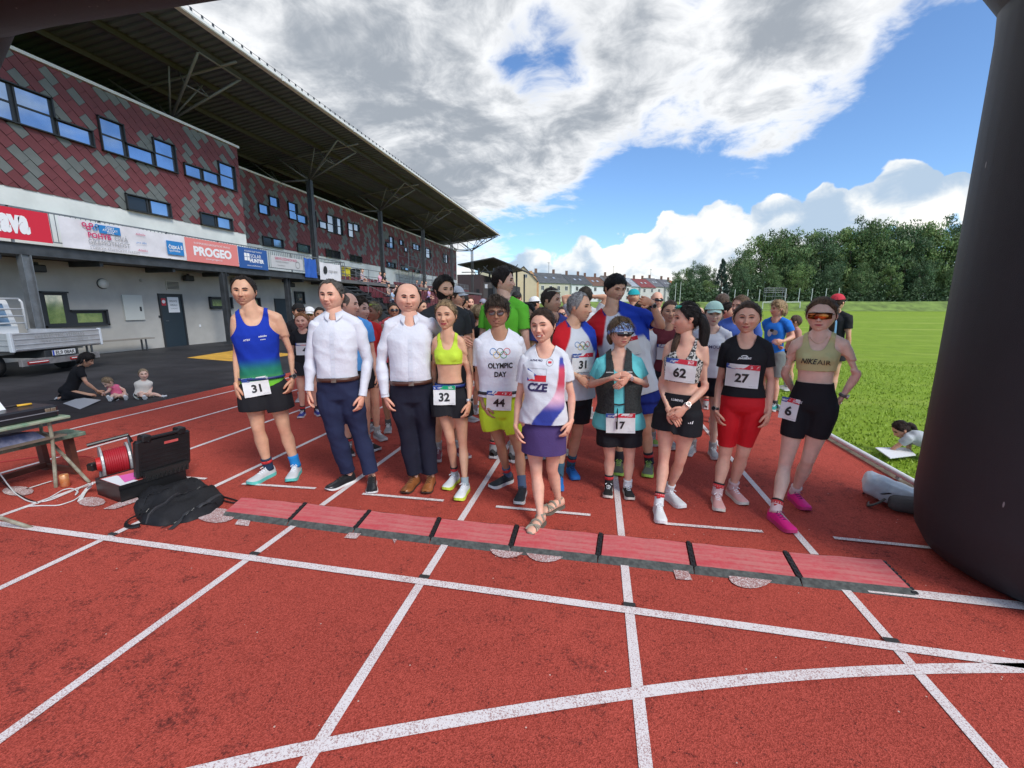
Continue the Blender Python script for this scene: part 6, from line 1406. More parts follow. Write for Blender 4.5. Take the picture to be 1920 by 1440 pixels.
def window(rects, X):
    y0 = min(r[0] for r in rects); w = None
    for k, (a, b, c, d) in enumerate(rects):
        mb = MB(); t = .035; pr_ = .12
        # metal surround, proud of the wall; open sides where neighbouring lights join
        mb.box((X + pr_ / 2, (a + b) / 2, d - t / 2), (pr_, b - a, t)); mb.box((X + pr_ / 2, (a + b) / 2, c + t / 2), (pr_ + .03, b - a, t))
        if k == 0 or rects[k - 1][3] < d - .1: mb.box((X + pr_ / 2, a + t / 2, (c + d) / 2 if k == 0 else (rects[k - 1][3] + d) / 2), (pr_, t, (d - c) if k == 0 else d - rects[k - 1][3]))
        if k == len(rects) - 1 or rects[k + 1][3] < d - .1: mb.box((X + pr_ / 2, b - t / 2, (c + d) / 2 if k == len(rects) - 1 else (rects[k + 1][3] + d) / 2), (pr_, t, (d - c) if k == len(rects) - 1 else d - rects[k + 1][3]))
        mb.box((X + .006, (a + b) / 2, (c + d) / 2), (.01, b - a - .01, d - c - .01))
        n = max(1, int(round((b - a) / .95))); tall = d - c > .8
        for i in range(n):
            ya, yb = a + (b - a) * i / n, a + (b - a) * (i + 1) / n
            for yy in (ya + .055, yb - .055): mb.box((X + .03, yy, (c + d) / 2), (.035, .05, d - c - .12))
            if tall: mb.box((X + .03, (ya + yb) / 2, c + (d - c) * .5), (.035, yb - ya - .17, .05))
        f = mb.build('window', M_fr, st)
        for i in range(n):
            ya, yb = a + (b - a) * i / n + .08, a + (b - a) * (i + 1) / n - .08
            for q in ((c + .07, c + (d - c) * .5 - .025), (c + (d - c) * .5 + .025, d - .07)) if tall else ((c + .07, d - .07),):
                dark = (c < 5.3 and rs.rand() < .6)
                mk('pane', [(X + .022, ya, q[0]), (X + .022, yb, q[0]), (X + .022, yb, q[1]), (X + .022, ya, q[1])], [[0, 1, 2, 3]], mat('glass_dark', (.03, .035, .04), .08, .3) if dark else M_glass, f)
for r in near_w: window(r, XN)
for r in far_w: window(r, XF)
def clipp(P, ax, v, sgn):
    out = []
    for i in range(len(P)):
        a, b = P[i], P[(i + 1) % len(P)]; fa, fb = (a[ax] - v) * sgn, (b[ax] - v) * sgn
        if fa >= 0: out.append(a)
        if fa * fb < 0: t = fa / (fa - fb); out.append((a[0] + (b[0] - a[0]) * t, a[1] + (b[1] - a[1]) * t))
    return out
def area(P): return abs(sum(P[i][0] * P[(i + 1) % len(P)][1] - P[(i + 1) % len(P)][0] * P[i][1] for i in range(len(P)))) / 2
tiles = []
def facade(X, y0, y1, z0, z1, wins):
    d1 = np.array((math.cos(math.radians(-47)), math.sin(math.radians(-47)))); d2 = np.array((math.cos(math.radians(43)), math.sin(math.radians(43)))); L, W = .44, .285
    n = int((y1 - y0 + z1 - z0) / W) + 12
    for i in range(-n, n):
        run = rs.randint(1, 4); col = 0
        for j in range(-n * 2, n * 2):
            run -= 1
            if run <= 0: col = 0 if col else 1; run = (rs.choice([1, 1, 2]) if col else rs.choice([1, 2, 2, 3, 4]))
            o = np.array((y0, z1)) + d2 * i * W + d1 * (j + .5 * (i % 2)) * L; g_ = .012
            c = o + d1 * L / 2 + d2 * W / 2
            if not (y0 - .6 < c[0] < y1 + .6 and z0 - .6 < c[1] < z1 + .6): continue
            P = [tuple(o + d1 * g_ * .3 + d2 * g_), tuple(o + d1 * (L - g_ * .3) + d2 * g_), tuple(o + d1 * (L - g_ * .3) + d2 * (W - g_)), tuple(o + d1 * g_ * .3 + d2 * (W - g_))]
            for ax, v, sg in ((0, y0, 1), (0, y1, -1), (1, z0, 1), (1, z1, -1)): P = clipp(P, ax, v, sg) if P else P
            pcs = [P] if len(P) > 2 else []
            for grp in wins:
                for a, b, cc, d in grp:
                    nx = []
                    for q in pcs:
                        ys = [t[0] for t in q]; zs = [t[1] for t in q]
                        if max(ys) <= a or min(ys) >= b or max(zs) <= cc or min(zs) >= d: nx.append(q); continue
                        nx.append(clipp(q, 0, a, -1)); nx.append(clipp(q, 0, b, 1)); m_ = clipp(clipp(q, 0, a, 1), 0, b, -1)
                        if len(m_) > 2: nx.append(clipp(m_, 1, cc, -1)); nx.append(clipp(m_, 1, d, 1))
                    pcs = [q for q in nx if len(q) > 2 and area(q) > 2e-4]
            if pcs and sum(map(area, pcs)) > .004: tiles.append((c[0] + (X == XF) * .01, col, X, pcs))
facade(XN, 6.0, 18.58, 5.0, 8.79, near_w); facade(XF, 18.64, 57.3, 5.0, 8.79, far_w)
tiles.sort(key=lambda t: abs(t[0] - 9.5) if t[0] < 9.5 else t[0] - 9.5)
def tile_mesh(mb, t):
    rj = rs.rand() * .006
    for q in t[3]:
        n = len(q); X = t[2]; V = [(X + .030 + rj - .018 * (k in (0,)), a, b) for k, (a, b) in enumerate(q)] + [(X + .002, a, b) for a, b in q]
        cx = sum(a for a, b in q) / n
        mb.add(V, [list(range(n))] + [[i, n + i, n + (i + 1) % n, (i + 1) % n] for i in range(n)], t[1])
for t in tiles[:296]: mb = MB(); tile_mesh(mb, t); mb.build('tile', [M_red, M_gt], st)
mb = MB()
for t in tiles[296:]: tile_mesh(mb, t)
o = mb.build('tiles', [M_red, M_gt], st); o['kind'] = 'stuff'
# ---- roof
def rz(x): return 10.93 + (x + 13.5) * .117
Y0, Y1 = -6, 59.2
for k, yb in enumerate(np.arange(Y0, Y1 - 1, 8.15)):
    mb = MB(); P = []; ye = min(yb + 8.15, Y1)
    y = yb; prof = []
    while y < ye - .01:
        for dy, dz in ((0, 0), (.14, 0), (.18, .06), (.26, .06)): prof.append((min(y + dy, ye), dz))
        y += .30
    n = len(prof)
    for x in (-13.5, -22.2):
        for yy, dz in prof: P.append((x, yy, rz(x) + dz))
    for x in (-13.5, -22.2):
        for yy, dz in prof: P.append((x, yy, rz(x) + .12 + dz))
    F = [[i, i + 1, n + i + 1, n + i] for i in range(n - 1)] + [[2 * n + i, 3 * n + i, 3 * n + i + 1, 2 * n + i + 1] for i in range(n - 1)]
    mk('roof_sheet', P, F, mat('roof_sheet', (.10, .122, .15), .85, .0, var=.12, vscale=.5), st)
mb = MB(); mb.box((-13.47, (Y0 + Y1) / 2, rz(-13.5) + .07), (.05, Y1 - Y0, .16)); mb.box((-13.36, (Y0 + Y1) / 2, rz(-13.5) - .03), (.2, Y1 - Y0, .03)); mb.box((-13.25, (Y0 + Y1) / 2, rz(-13.5) + .03), (.02, Y1 - Y0, .10)); mb.build('gutter', M_cap, st)
for y in np.arange(Y0 + 2, Y1, 5.4): bx('gutter_bracket', (-13.22, y - .04, rz(-13.5) - .1), (-13.15, y + .04, rz(-13.5) + .1), M_cap)
mb = MB()
for y in np.arange(4, Y1, .42): mb.box((-13.42, y, rz(-13.5) + .24), (.03, .07, .14))
mb.tube([(-13.42, 2, rz(-13.5) + .30), (-13.42, Y1, rz(-13.5) + .30)], .008, 5); o = mb.build('snow_guards', M_steel, st); o['kind'] = 'stuff'
for x in (-14.4, -16.0, -17.9, -20.2):
    mb = MB(); z = rz(x) - .12; L = Y1 - Y0 - .3; mb.box((x, (Y0 + Y1) / 2, z), (.012, L, .2)); mb.box((x, (Y0 + Y1) / 2, z + .1), (.11, L, .012)); mb.box((x, (Y0 + Y1) / 2, z - .1), (.11, L, .012)); mb.build('purlin', mat('purlin', (.085, .085, .083), .6, .3), st)
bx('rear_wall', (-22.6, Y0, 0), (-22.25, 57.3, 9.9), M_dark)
bx('end_wall', (XF - 3.2, 57.32, 2.9), (XF, 57.5, 8.79), M_plas)
for i in range(6):
    y = 15.7 + 8.5 * i; nd = np.array((-17.0, y, 8.9)); mb = MB()
    if i > 0 or True:
        z0 = 0 if i > 0 else 8.4
        h_ = MB(); h_.box((-17.0, y, (8.9 + z0) / 2), (.02, .24, 8.9 - z0)); h_.box((-16.87, y, (8.9 + z0) / 2), (.018, .26, 8.9 - z0)); h_.box((-17.13, y, (8.9 + z0) / 2), (.018, .26, 8.9 - z0)); h_.build('roof_post', M_steel, st)
    tr = MB(); r = .045
    top = lambda x, yy: np.array((x, yy, rz(x) - .24))
    for sg in (-1, 1):
        tr.tube([nd, top(-14.4, y + sg * .95)], r * 1.15, 7); tr.tube([nd, top(-16.0, y + sg * .7)], r * .8, 6); tr.tube([nd, top(-18.6, y + sg * .9)], r, 6); tr.tube([nd + [-2.1, 0, .02], top(-20.2, y + sg * .8)], r * .8, 6)
        tr.tube([lerp(nd, top(-14.4, y + sg * .95), .55), top(-16.0, y + sg * .3)], r * .6, 6)
    tr.tube([top(-14.4, y - .95), top(-14.4, y + .95)], r, 6); tr.tube([lerp(nd, top(-14.4, y - .95), .55), lerp(nd, top(-14.4, y + .95), .55)], r * .7, 6)
    tr.tube([nd, nd + [-2.4, 0, .02]], .06, 7); tr.tube([top(-13.7, y), top(-22, y)], .05, 6)
    tr.build('truss', mat('truss_steel', (.17, .17, .165), .5, .4), st, True)
mb = MB()   # open edge truss at the far end
e0, e1 = np.array((-13.6, 59.0, rz(-13.6) - .15)), np.array((-22, 59.0, rz(-22) - .15)); mb.tube([e0, e1], .06, 6); lo = [lerp(e0, e1, t) - np.array((0, 0, [0, .5, .95, 1.15, .9, .6, .3][k])) for k, t in enumerate(np.linspace(0.02, 1, 7))]
mb.tube(lo, .05, 6)
for k in range(7):
    mb.tube([lo[k], lerp(e0, e1, np.linspace(.02, 1, 7)[k])], .035, 5)
    if k < 6: mb.tube([lo[k], lerp(e0, e1, np.linspace(.02, 1, 7)[k + 1])], .03, 5)
mb.build('end_truss', mat('truss_steel', (.17, .17, .165), .5, .4), st, True)
# ---- ground floor details
def yz(name, y0, y1, z0, z1, t, m, parent=st, X=XN): return bx(name, (X + .001, y0, z0), (X + t, y1, z1), m, parent)
for (a, b, c, d, X) in ((13.93, 14.80, 0.0, 2.02, XN), (20.08, 21.0, 0, 1.92, XN)):
    fr = yz('door', a, b, c, d, .03, mat('door_dark', (.018, .03, .04), .4)); mb = MB()
    for yy in (a - .03, b + .03): mb.box((X + .03, yy, d / 2), (.06, .06, d))
    mb.box((X + .03, (a + b) / 2, d + .03), (.06, b - a + .12, .06)); mb.build('door_frame', M_fr, st)
    MB().tube([(X + .05, a + .10, 1.02), (X + .05, a + .22, 1.02)], .012, 6).build('door_handle', M_zinc, fr)
Mprint = mat('print_paper', (.7, .71, .72), .6)
pn = yz('notice', 14.22, 14.68, 1.35, 1.95, .036, Mprint)
for i, (tx, sz) in enumerate((('SPRÁVCE', .095), ('AREÁLU', .095), ('tel. 605 234 511', .05))): flat_text('lettering', tx, sz, (XN + .038, 14.45, 1.80 - .15 * i), (0, 1, 0), (0, 0, 1), M_pk, pn, squeeze=.85)
pn = yz('prohibition_sign', 13.97, 14.14, 1.62, 1.90, .037, mat('sign_red', (.5, .03, .05), .5)); mk('sign_disc', [(XN + .039, 14.055 + .07 * math.cos(a), 1.77 + .07 * math.sin(a)) for a in np.linspace(0, 6.28, 15)[:-1]], [list(range(14))], Mprint, pn)
cb = yz('meter_cabinet', 12.56, 13.24, 1.10, 2.0, .06, mat('cabinet', (.50, .51, .47), .5)); yz('latch', 13.10, 13.16, 1.42, 1.58, .075, M_fr, cb)
MB().tube([(XN, 12.03, 2.36), (XN + .09, 12.03, 2.36)], [.16, .15], 20).build('wall_lamp', mat('lamp_white', (.66, .66, .62), .4), st, True); MB().tube([(XN, 12.03, 2.36), (XN + .03, 12.03, 2.36)], .175, 20).build('lamp_rim', M_steel, st, True)
MB().tube([(XN, 13.34, 2.54), (XN + .06, 13.34, 2.54)], [.06, .05], 12).build('small_lamp', mat('lamp_grey', (.4, .4, .38), .4), st, True); MB().tube([(XN, 21.2, 2.4), (XN + .09, 21.2, 2.4)], [.15, .14], 16).build('wall_lamp', mat('lamp_white', (.66, .66, .62), .4), st, True)
v_ = yz('vent', 14.26, 14.82, 2.22, 2.60, .03, mat('vent_frame', (.42, .40, .34), .6))
for i in range(6): yz('slat', 14.30, 14.78, 2.27 + i * .05, 2.295 + i * .05, .045, M_fr, v_)
yz('switch', 13.80, 13.86, 1.16, 1.24, .03, M_fr); yz('socket', 15.48, 15.56, .72, .82, .02, Mprint)
def lowwin(rects):
    for k, (a, b, c, d) in enumerate(rects):
        w = yz('window', a, b, c, d, .02, M_fr); mb = MB()
        for q in ((a, b, d - .05, d), (a, b, c, c + .05)): mb.box((XN + .05, (q[0] + q[1]) / 2, (q[2] + q[3]) / 2), (.10, q[1] - q[0], q[3] - q[2]))
        for yy in ((a + .03,) if k == 0 else ()) + ((b - .03,) if k == len(rects) - 1 else ()): mb.box((XN + .05, yy, (c + d) / 2), (.10, .06, d - c))
        mb.build('window_surround', M_fr, w); mk('pane', [(XN + .024, a + .16, c + .12), (XN + .024, b - .16, c + .12), (XN + .024, b - .16, d - .12), (XN + .024, a + .16, d - .12)], [[0, 1, 2, 3]], mat('glass_low', (.22, .27, .25), .06, .8, col2=(.5, .5, .45), vscale=3), w)
lowwin(((10.2, 10.95, .95, 2.06), (10.95, 12.0, .95, 1.49))); lowwin(((16.1, 17.3, 1.48, 2.0),)); lowwin(((17.9, 19.0, 1.48, 2.0),)); lowwin(((21.6, 22.4, 1.7, 2.4),))
bn = root('bench', (XN + .45, 12.2, 0), 'plain narrow bench along the grey wall between the truck and the dark door', 'bench'); MB().box((XN + .45, 11.9, .44), (.3, 2.3, .04)).build('seat', mat('bench_wood', (.22, .20, .17), .8), bn)
for y in (11.0, 12.75):
    for x in (-.1, .1): MB().box((XN + .45 + x, y, .21), (.04, .04, .42)).build('leg', M_steel, bn)
    MB().box((XN + .45, y, .03), (.2, .035, .035)).build('foot_bar', M_steel, bn)
for y in (10.2, 15.1, 17.5, 21.2): MB().box((XN + .2, y, 2.72), (.25, .35, .22), bev=.03).tube([(XN + .2, y, 2.9), (XN + .2, y, 2.7)], .05, 8).build('floodlight', M_fr, st)
# ---- railing with banners
rl = root('balcony_railing', (XB, 12, 3.3), 'grey steel railing with upright bars along the edge of the balcony', 'railing')
mb = MB(); mb.box((XB + .02, 13.2, 4.20), (.05, 22, .04)); mb.build('top_rail', M_zinc, rl); MB().box((XB + .02, 13.2, 3.40), (.03, 22, .03)).build('bottom_rail', M_zinc, rl)
for y in np.arange(2.6, 24.3, 2.15): MB().box((XB + .02, y, 3.75), (.05, .05, .94)).build('post', M_zinc, rl)
mb = MB(); 
for y in np.arange(2.4, 24.2, .13): mb.box((XB + .02, y, 3.80), (.014, .014, .78))
o = mb.build('bars', M_zinc, rl); o['kind'] = 'stuff'
def banner(name, y0, y1, z0, z1, m, label, wav=0, X=XB + .055):
    n, k = 28, 7; V = []
    for i in range(n + 1):
        for j in range(k + 1):
            a, b = i / n, j / k; y = lerp(y0, y1, a); z = lerp(z0, z1, b)
            w = wav * (math.sin(a * 9 + b * 3) * .4 + noise.noise(Vector((a * 5, b * 2.5, y0))) * 1.2)
            z -= abs(wav) * .9 * math.sin(a * math.pi * 2.0) ** 2 * (b > .99) * .6
            V.append((X + abs(w) * .7, y, z))
    F = [[i * (k + 1) + j, (i + 1) * (k + 1) + j, (i + 1) * (k + 1) + j + 1, i * (k + 1) + j + 1] for i in range(n) for j in range(k)]
    o = mk(name, V, F, m, None, True); tag(o, label, 'banner'); o['_x'] = 1
    return o
def onb(o, name, s_, size, y, z, m, bold=.02, squeeze=1., shear=0, X=XB + .11): return flat_text(name, s_, size, (X, y, z), (0, 1, 0), (0, 0, 1), m, o, bold, shear, squeeze)
def rectb(o, name, y0, y1, z0, z1, m, X=XB + .105): return mk(name, [(X, y0, z0), (X, y1, z0), (X, y1, z1), (X, y0, z1)], [[0, 1, 2, 3]], m, o)
bR = mat('banner_red', (.62, .015, .04), .6); bW = mat('banner_white', (.70, .68, .70), .7, var=.06, vscale=3); bP = mat('banner_pink', (.72, .22, .20), .6); bB = mat('banner_blue', (.02, .09, .30), .6); bG = mat('banner_grey', (.5, .5, .5), .7)
dW = mat('print_white', (.8, .8, .8), .6); dB = mat('banner_blue2', (.02, .20, .50), .6); dN = mat('print_navy', (.03, .02, .09), .6); dR = mat('print_red', (.55, .02, .12), .6); dG = mat('print_grey', (.3, .3, .3), .6)
o = banner('banner', 6.4, 9.90, 3.36, 4.17, bR, 'red banner with big white letters at the left end of the balcony railing'); onb(o, 'lettering', 'Jihlava', .82, 8.84, 3.76, dW, bold=.06, squeeze=.55, X=XB + .062)
o = banner('banner', 10.12, 13.98, 3.30, 4.16, bW, 'crumpled white banner with the words POHYBOVÁ GRAMOTNOST on the balcony railing', wav=.05)
a_ = XB + .115
onb(o, 'lettering', 'POHYB', .21, 11.10, 3.735, dR, .03, .95, X=a_); onb(o, 'lettering', 'OVÁ', .21, 11.72, 3.75, dG, -.0, .95, X=a_); onb(o, 'lettering', 'GRAMOTNOST', .19, 11.36, 3.545, dG, 0, .92, X=a_); onb(o, 'lettering', 'S ČESKÝM ATLETICKÝM SVAZEM', .105, 11.5, 3.38, dG, 0, .95, X=a_)
lb_ = rectb(o, 'logo_panel', 11.1, 11.72, 3.84, 4.08, dB, X=a_)
for i, t in enumerate(('ČESKÝ', 'ATLETICKÝ', 'SVAZ')): onb(lb_, 'lettering', t, .095, 11.42, 4.03 - .075 * i, dW, .01, .9, X=a_ + .006)
for (cy, cz, r_, m_) in ((10.72, 4.02, .05, dR), (10.82, 3.93, .05, dR), (10.90, 4.03, .05, dR), (11.0, 3.95, .05, dB), (11.06, 4.03, .045, dB)):
    P2, T = ring2(cy, cz, r_, .016, 16); mk('emblem_ring', [(a_, p_[0], p_[1]) for p_ in P2], T, m_, o)
onb(o, 'lettering', 'Atletika', .10, 12.35, 3.98, dR, 0, 1, .3, X=a_); onb(o, 'lettering', 'pro děti', .10, 12.35, 3.70, dB, 0, 1, .3, X=a_); onb(o, 'lettering', 'Atletika', .10, 12.35, 3.46, dR, 0, 1, .3, X=a_)
c_ = rectb(o, 'logo_panel', 13.22, 13.86, 3.44, 3.92, dB, X=a_); onb(c_, 'lettering', 'ČESKÁ', .15, 13.5, 3.72, dW, .03, .95, X=a_ + .006); onb(c_, 'lettering', 'spořitelna', .11, 13.5, 3.58, dW, .01, .95, X=a_ + .006); onb(c_, 'lettering', 'Š', .15, 13.78, 3.72, dW, .04, 1, X=a_ + .006)
o = banner('banner', 14.0, 16.42, 3.28, 4.15, bP, 'salmon pink banner reading PROGEO on the balcony railing'); onb(o, 'lettering', 'PROGEO', .44, 15.2, 3.70, dW, .05, 1.0, X=XB + .062); onb(o, 'lettering', 'KOMPLEXNÍ GEODETICKÉ PRÁCE', .10, 15.2, 4.0, dW, 0, 1.1, X=XB + .062); onb(o, 'lettering', 'www.progeo.cz', .10, 15.2, 3.42, dW, 0, 1.2, X=XB + .062)
o = banner('banner', 16.44, 18.12, 3.24, 4.13, bB, 'dark blue banner reading SOLAR HUNTER on the balcony railing'); onb(o, 'lettering', 'SOLAR', .22, 17.42, 3.80, dW, 0, .95, X=XB + .062); onb(o, 'lettering', 'HUNTER', .22, 17.46, 3.60, dW, .05, .95, X=XB + .062); onb(o, 'lettering', 'SOLÁRNÍ ELEKTRÁRNY', .09, 17.3, 4.0, dW, 0, 1.1, X=XB + .062); onb(o, 'lettering', 'www.solarhunter.cz', .09, 17.3, 3.38, dW, 0, 1.2, X=XB + .062)
for i in range(2):
    for j in range(2): rectb(o, 'logo_square', 16.76 + i * .16, 16.90 + i * .16, 3.58 + j * .17, 3.73 + j * .17, dW, X=XB + .062)
o = banner('banner', 18.35, 20.6, 3.42, 3.98, bG, 'pale grey banner with red headline right of the blue solar banner', X=XB + .05); onb(o, 'lettering', 'SERVIS JÍZDNÍCH KOL', .17, 19.4, 3.86, dR, 0, .95, X=XB + .062); onb(o, 'lettering', 'PRODEJ A OPRAVY', .12, 19.1, 3.70, dG, 0, .9, X=XB + .062); onb(o, 'lettering', 'www.kola.cz', .11, 19.0, 3.56, dG, 0, .9, X=XB + .062); P2, T = ring2(20.2, 3.66, .16, .02); mk('wheel_mark', [(XB + .062, p_[0], p_[1]) for p_ in P2], T, dG, o)
o = banner('banner', 20.7, 21.7, 3.10, 4.1, mat('flag_blue2', (.02, .10, .42), .6), 'hanging dark blue flag at the right end of the balcony banners', wav=.08)
o = banner('banner', 22.0, 24.0, 3.05, 4.0, bW, 'small white banner with black logo hanging on the railing before the seats', wav=.03); onb(o, 'lettering', 'mega sport', .20, 23.2, 3.55, dG, .01, .95); P2, T = disc2(22.45, 3.6, .18, .22); mk('logo_mark', [(XB + .11, p_[0], p_[1]) for p_ in P2], T, mat('print_black', (.015, .015, .015), .5), o)
# ---- seating
bl = root('bleachers', (-15, 40, 0), 'stepped stand of dark maroon plastic seats below the white wall', 'bleachers')
M_seat = mat('seat_maroon', (.13, .022, .032), .45, var=.15, vscale=2); NR = 7
V_ = []; sb = MB(); sb.box((.0, 0, .0), (.40, .44, .04), bev=.015); sb.box((-.20, 0, .20), (.04, .44, .36), bev=.015); proto = None; seats = []
for r in range(NR):
    x = -16.75 + r * .82; z = 2.82 - r * .36
    MB().box((x - .05, 41.6 + .2, z / 2), (.82, 31.2 - .4 * 0, z)).build('step', mat('step_concrete', (.11, .11, .11), .85, var=.15), bl)
    for y in np.arange(26.6 - .0 * r, 56.8, .55):
        if 33.6 < y < 34.8 or 44.5 < y < 45.6: continue
        seats.append((y, x, z))
seats.sort(key=lambda s: s[0] * 1.0 - s[1] * .0)
far_ = MB()
for k, (y, x, z) in enumerate(seats):
    if k < 296:
        if proto is None: proto = sb.build('seat', M_seat, bl, local=True); o = proto
        else: o = proto.copy(); COL.objects.link(o)
        o.location = Vector((x - .12, y, z + .40)) - bl.location
    else: far_.box((x - .12, y, z + .40), (.40, .46, .04)); far_.box((x - .32, y, z + .60), (.04, .46, .36))
if far_.n: o = far_.build('seats', M_seat, bl); o['kind'] = 'stuff'
mb = MB()
for r in range(NR): 
    x = -16.75 + r * .82; z = 2.82 - r * .36; mb.box((x, 41.8, z + .22), (.05, 30, .04))
mb.build('seat_rail', M_steel, bl)
def rail(P, zr=1.0, name='guard_rail', lab=None, bars=0, par=None):
    rt = root(name, tuple(P[0]), lab, 'railing'); P = [np.array(q, float) for q in P]
    for a, b in zip(P[:-1], P[1:]):
        for h in (zr, zr * .52): MB().tube([a + [0, 0, h], b + [0, 0, h]], .022, 6).build('rail', M_zinc, rt)
        n = max(1, int(np.linalg.norm(b - a) / 1.6))
        for i in range(n + 1): q = lerp(a, b, i / n); MB().tube([q, q + [0, 0, zr]], .022, 6).build('post', M_zinc, rt)
        if bars:
            mb = MB(); m_ = int(np.linalg.norm(b - a) / .13)
            for i in range(m_): q = lerp(a, b, i / m_); mb.box(q + [0, 0, zr * .5], (.014, .014, zr * .9))
            o = mb.build('bars', M_zinc, rt); o['kind'] = 'stuff'
rail([(-17.1, 26.2, 3.2), (-16.3, 26.2, 3.1), (-11.6, 26.2, .95)], 1.0, 'stair_railing', 'sloping grey handrail down the near end of the maroon seats')
rail([(-11.3, 26.3, .2), (-11.3, 57, .2)], 1.0, 'front_railing', 'long grey railing in front of the lowest row of maroon seats')
rail([(-15.2, 24.4, 3.2), (-17.1, 24.5, 3.2), (-17.1, 26.2, 3.2)], 1.0, 'landing_railing', 'grey barred railing round the landing left of the seats', bars=1)
rail([(-17.2, 27.2, 3.22), (-17.2, 32.6, 3.22)], 1.05, 'upper_railing', 'short railing behind the top row of seats beside the bins')
rail([(-17.2, 35.4, 3.22), (-17.2, 56.8, 3.22)], 1.05, 'upper_railing', 'long railing behind the top row of seats towards the far end', bars=1)
mb = MB(); 
for i in range(14): mb.box((-11.6 - .33 * i, 25.3, .22 * (i + 1) - .1), (.34, 1.5, .05))
mb.build('stair_treads', M_steel, bl); 
for dy in (-.75, .75): MB().bar((-11.3, 25.3 + dy, .05), (-16.2, 25.3 + dy, 3.1), .05, .25).build('stringer', M_steel, bl)
mb = MB()
for y in np.arange(26.3, 26.9, .1): pass
for i in range(40): x = -11.7 - i * .13; zt = .3 + (-11.7 - x) * .55; mb.box((x, 26.28, zt / 2), (.02, .02, zt))
o = mb.build('side_bars', M_steel, bl); o['kind'] = 'stuff'
for (y, c, lab) in ((28.2, (.62, .52, .02), 'yellow waste bin standing behind the top row of seats'), (29.6, (.03, .035, .035), 'black waste bin standing to the right of the yellow one')):
    t = root('waste_bin', (-17.7, y, 3.2), lab, 'bin'); MB().box((-17.7, y, 3.70), (.7, .75, .95), bev=.06).build('bin_body', mat('bin_%02d' % int(c[0] * 99), c, .5), t); MB().box((-17.7, y, 4.21), (.78, .82, .08), bev=.03).build('lid', mat('bin_%02d' % int(c[0] * 99), c, .5), t)
sc_ = root('scaffold', (-17.6, 40, 3.2), 'light grey scaffold frame standing before the tiled wall above the seats', 'scaffold'); mb = MB()
for y in (38.5, 41.5, 44.5):
    for x in (-18.4, -17.4): mb.tube([(x, y, 3.2), (x, y, 7.2)], .03, 5)
for z in (4.2, 5.2, 6.2, 7.1):
    for x in (-18.4, -17.4): mb.tube([(x, 38.5, z), (x, 44.5, z)], .025, 5)
mb.tube([(-17.4, 38.5, 3.2), (-17.4, 41.5, 6.2)], .025, 5); mb.tube([(-17.4, 41.5, 3.2), (-17.4, 44.5, 6.2)], .025, 5); mb.box((-17.9, 41.5, 5.2), (.9, 6, .05)); mb.build('frame', M_zinc, sc_)
SP = 'spectators sitting on the maroon seats'
def spect(px, py, lab, top, row, sex='m', hc=(.05, .03, .02), legc=(.03, .03, .05), skin_='fair', child=1.0):
    x = -16.75 + row * .82 + .02; P = atX(px, py, x); y = P[1]; z = 2.82 - row * .36 + .43
    f = np.array((1.0, -.1, 0)); b = np.array((x, y, z)); k = child; W = lambda dx, dy, dz: tuple(b + np.array((dx, dy, dz)) * k)
    p = person(label=lab, group=SP, at=(x + .45, y), z0=z - .43, h=1.72 * k, face=0, body=0, sex=sex, tone=skin_, lod=3, hair='low' if sex == 'm' else 'pony', haircol=hc, seed=int(px * 7), JW=dict(pel=W(0, 0, .08), neck=W(.06, 0, .60), head=W(.12, 0, .80), shA=W(.06, -.18, .56), shB=W(.06, .18, .56), elA=W(.12, -.24, .28), elB=W(.12, .24, .28), wrA=W(.36, -.12, .22), wrB=W(.36, .12, .22), haA=W(.45, -.08, .18), haB=W(.45, .08, .18), hipA=W(.02, -.09, .05), hipB=W(.02, .09, .05), knA=W(.45, -.12, .08), knB=W(.45, .12, .08), anA=W(.42, -.12, -.34), anB=W(.42, .12, -.34)), toed=(f, f))
    p.top('tee', top, hemt=0, ease=.02); p.bottom(legc, leg=1.9 if sex == 'm' else .5, ease=.02); p.shoes(up=(.2, .2, .2)); p.finish()
for a in ((678, 527, 'woman in pale lilac top at the left end of the top row', (.45, .38, .42), 0, 'f', (.10, .05, .03)), (711, 527, 'child in pink top sitting beside the adult in black in the top row', (.7, .35, .45), 0, 'f'), (719, 525, 'adult in black t-shirt leaning forward in the top row of seats', (.02, .02, .02), 0, 'm'),
          (780, 541, 'woman in dark top sitting right of the balding man, left of two friends', (.12, .10, .12), 1, 'f'), (789, 541, 'bare armed woman in brown top sitting on the second row', (.30, .16, .12), 1, 'f'), (797, 541, 'woman in beige top sitting at the right of the group of three', (.45, .35, .28), 1, 'f'),
          (727, 553, 'child in yellow green cap sitting low on the seats', (.35, .25, .22), 3, 'm'), (741, 553, 'child in red cap sitting low on the seats', (.5, .3, .3), 3, 'm'), (735, 560, 'child in pale blue shirt sitting below the two caps', (.35, .45, .6), 4, 'm'), (803, 556, 'girl in lilac shirt sitting alone in the middle rows', (.5, .35, .6), 3, 'f')):
    spect(*a)
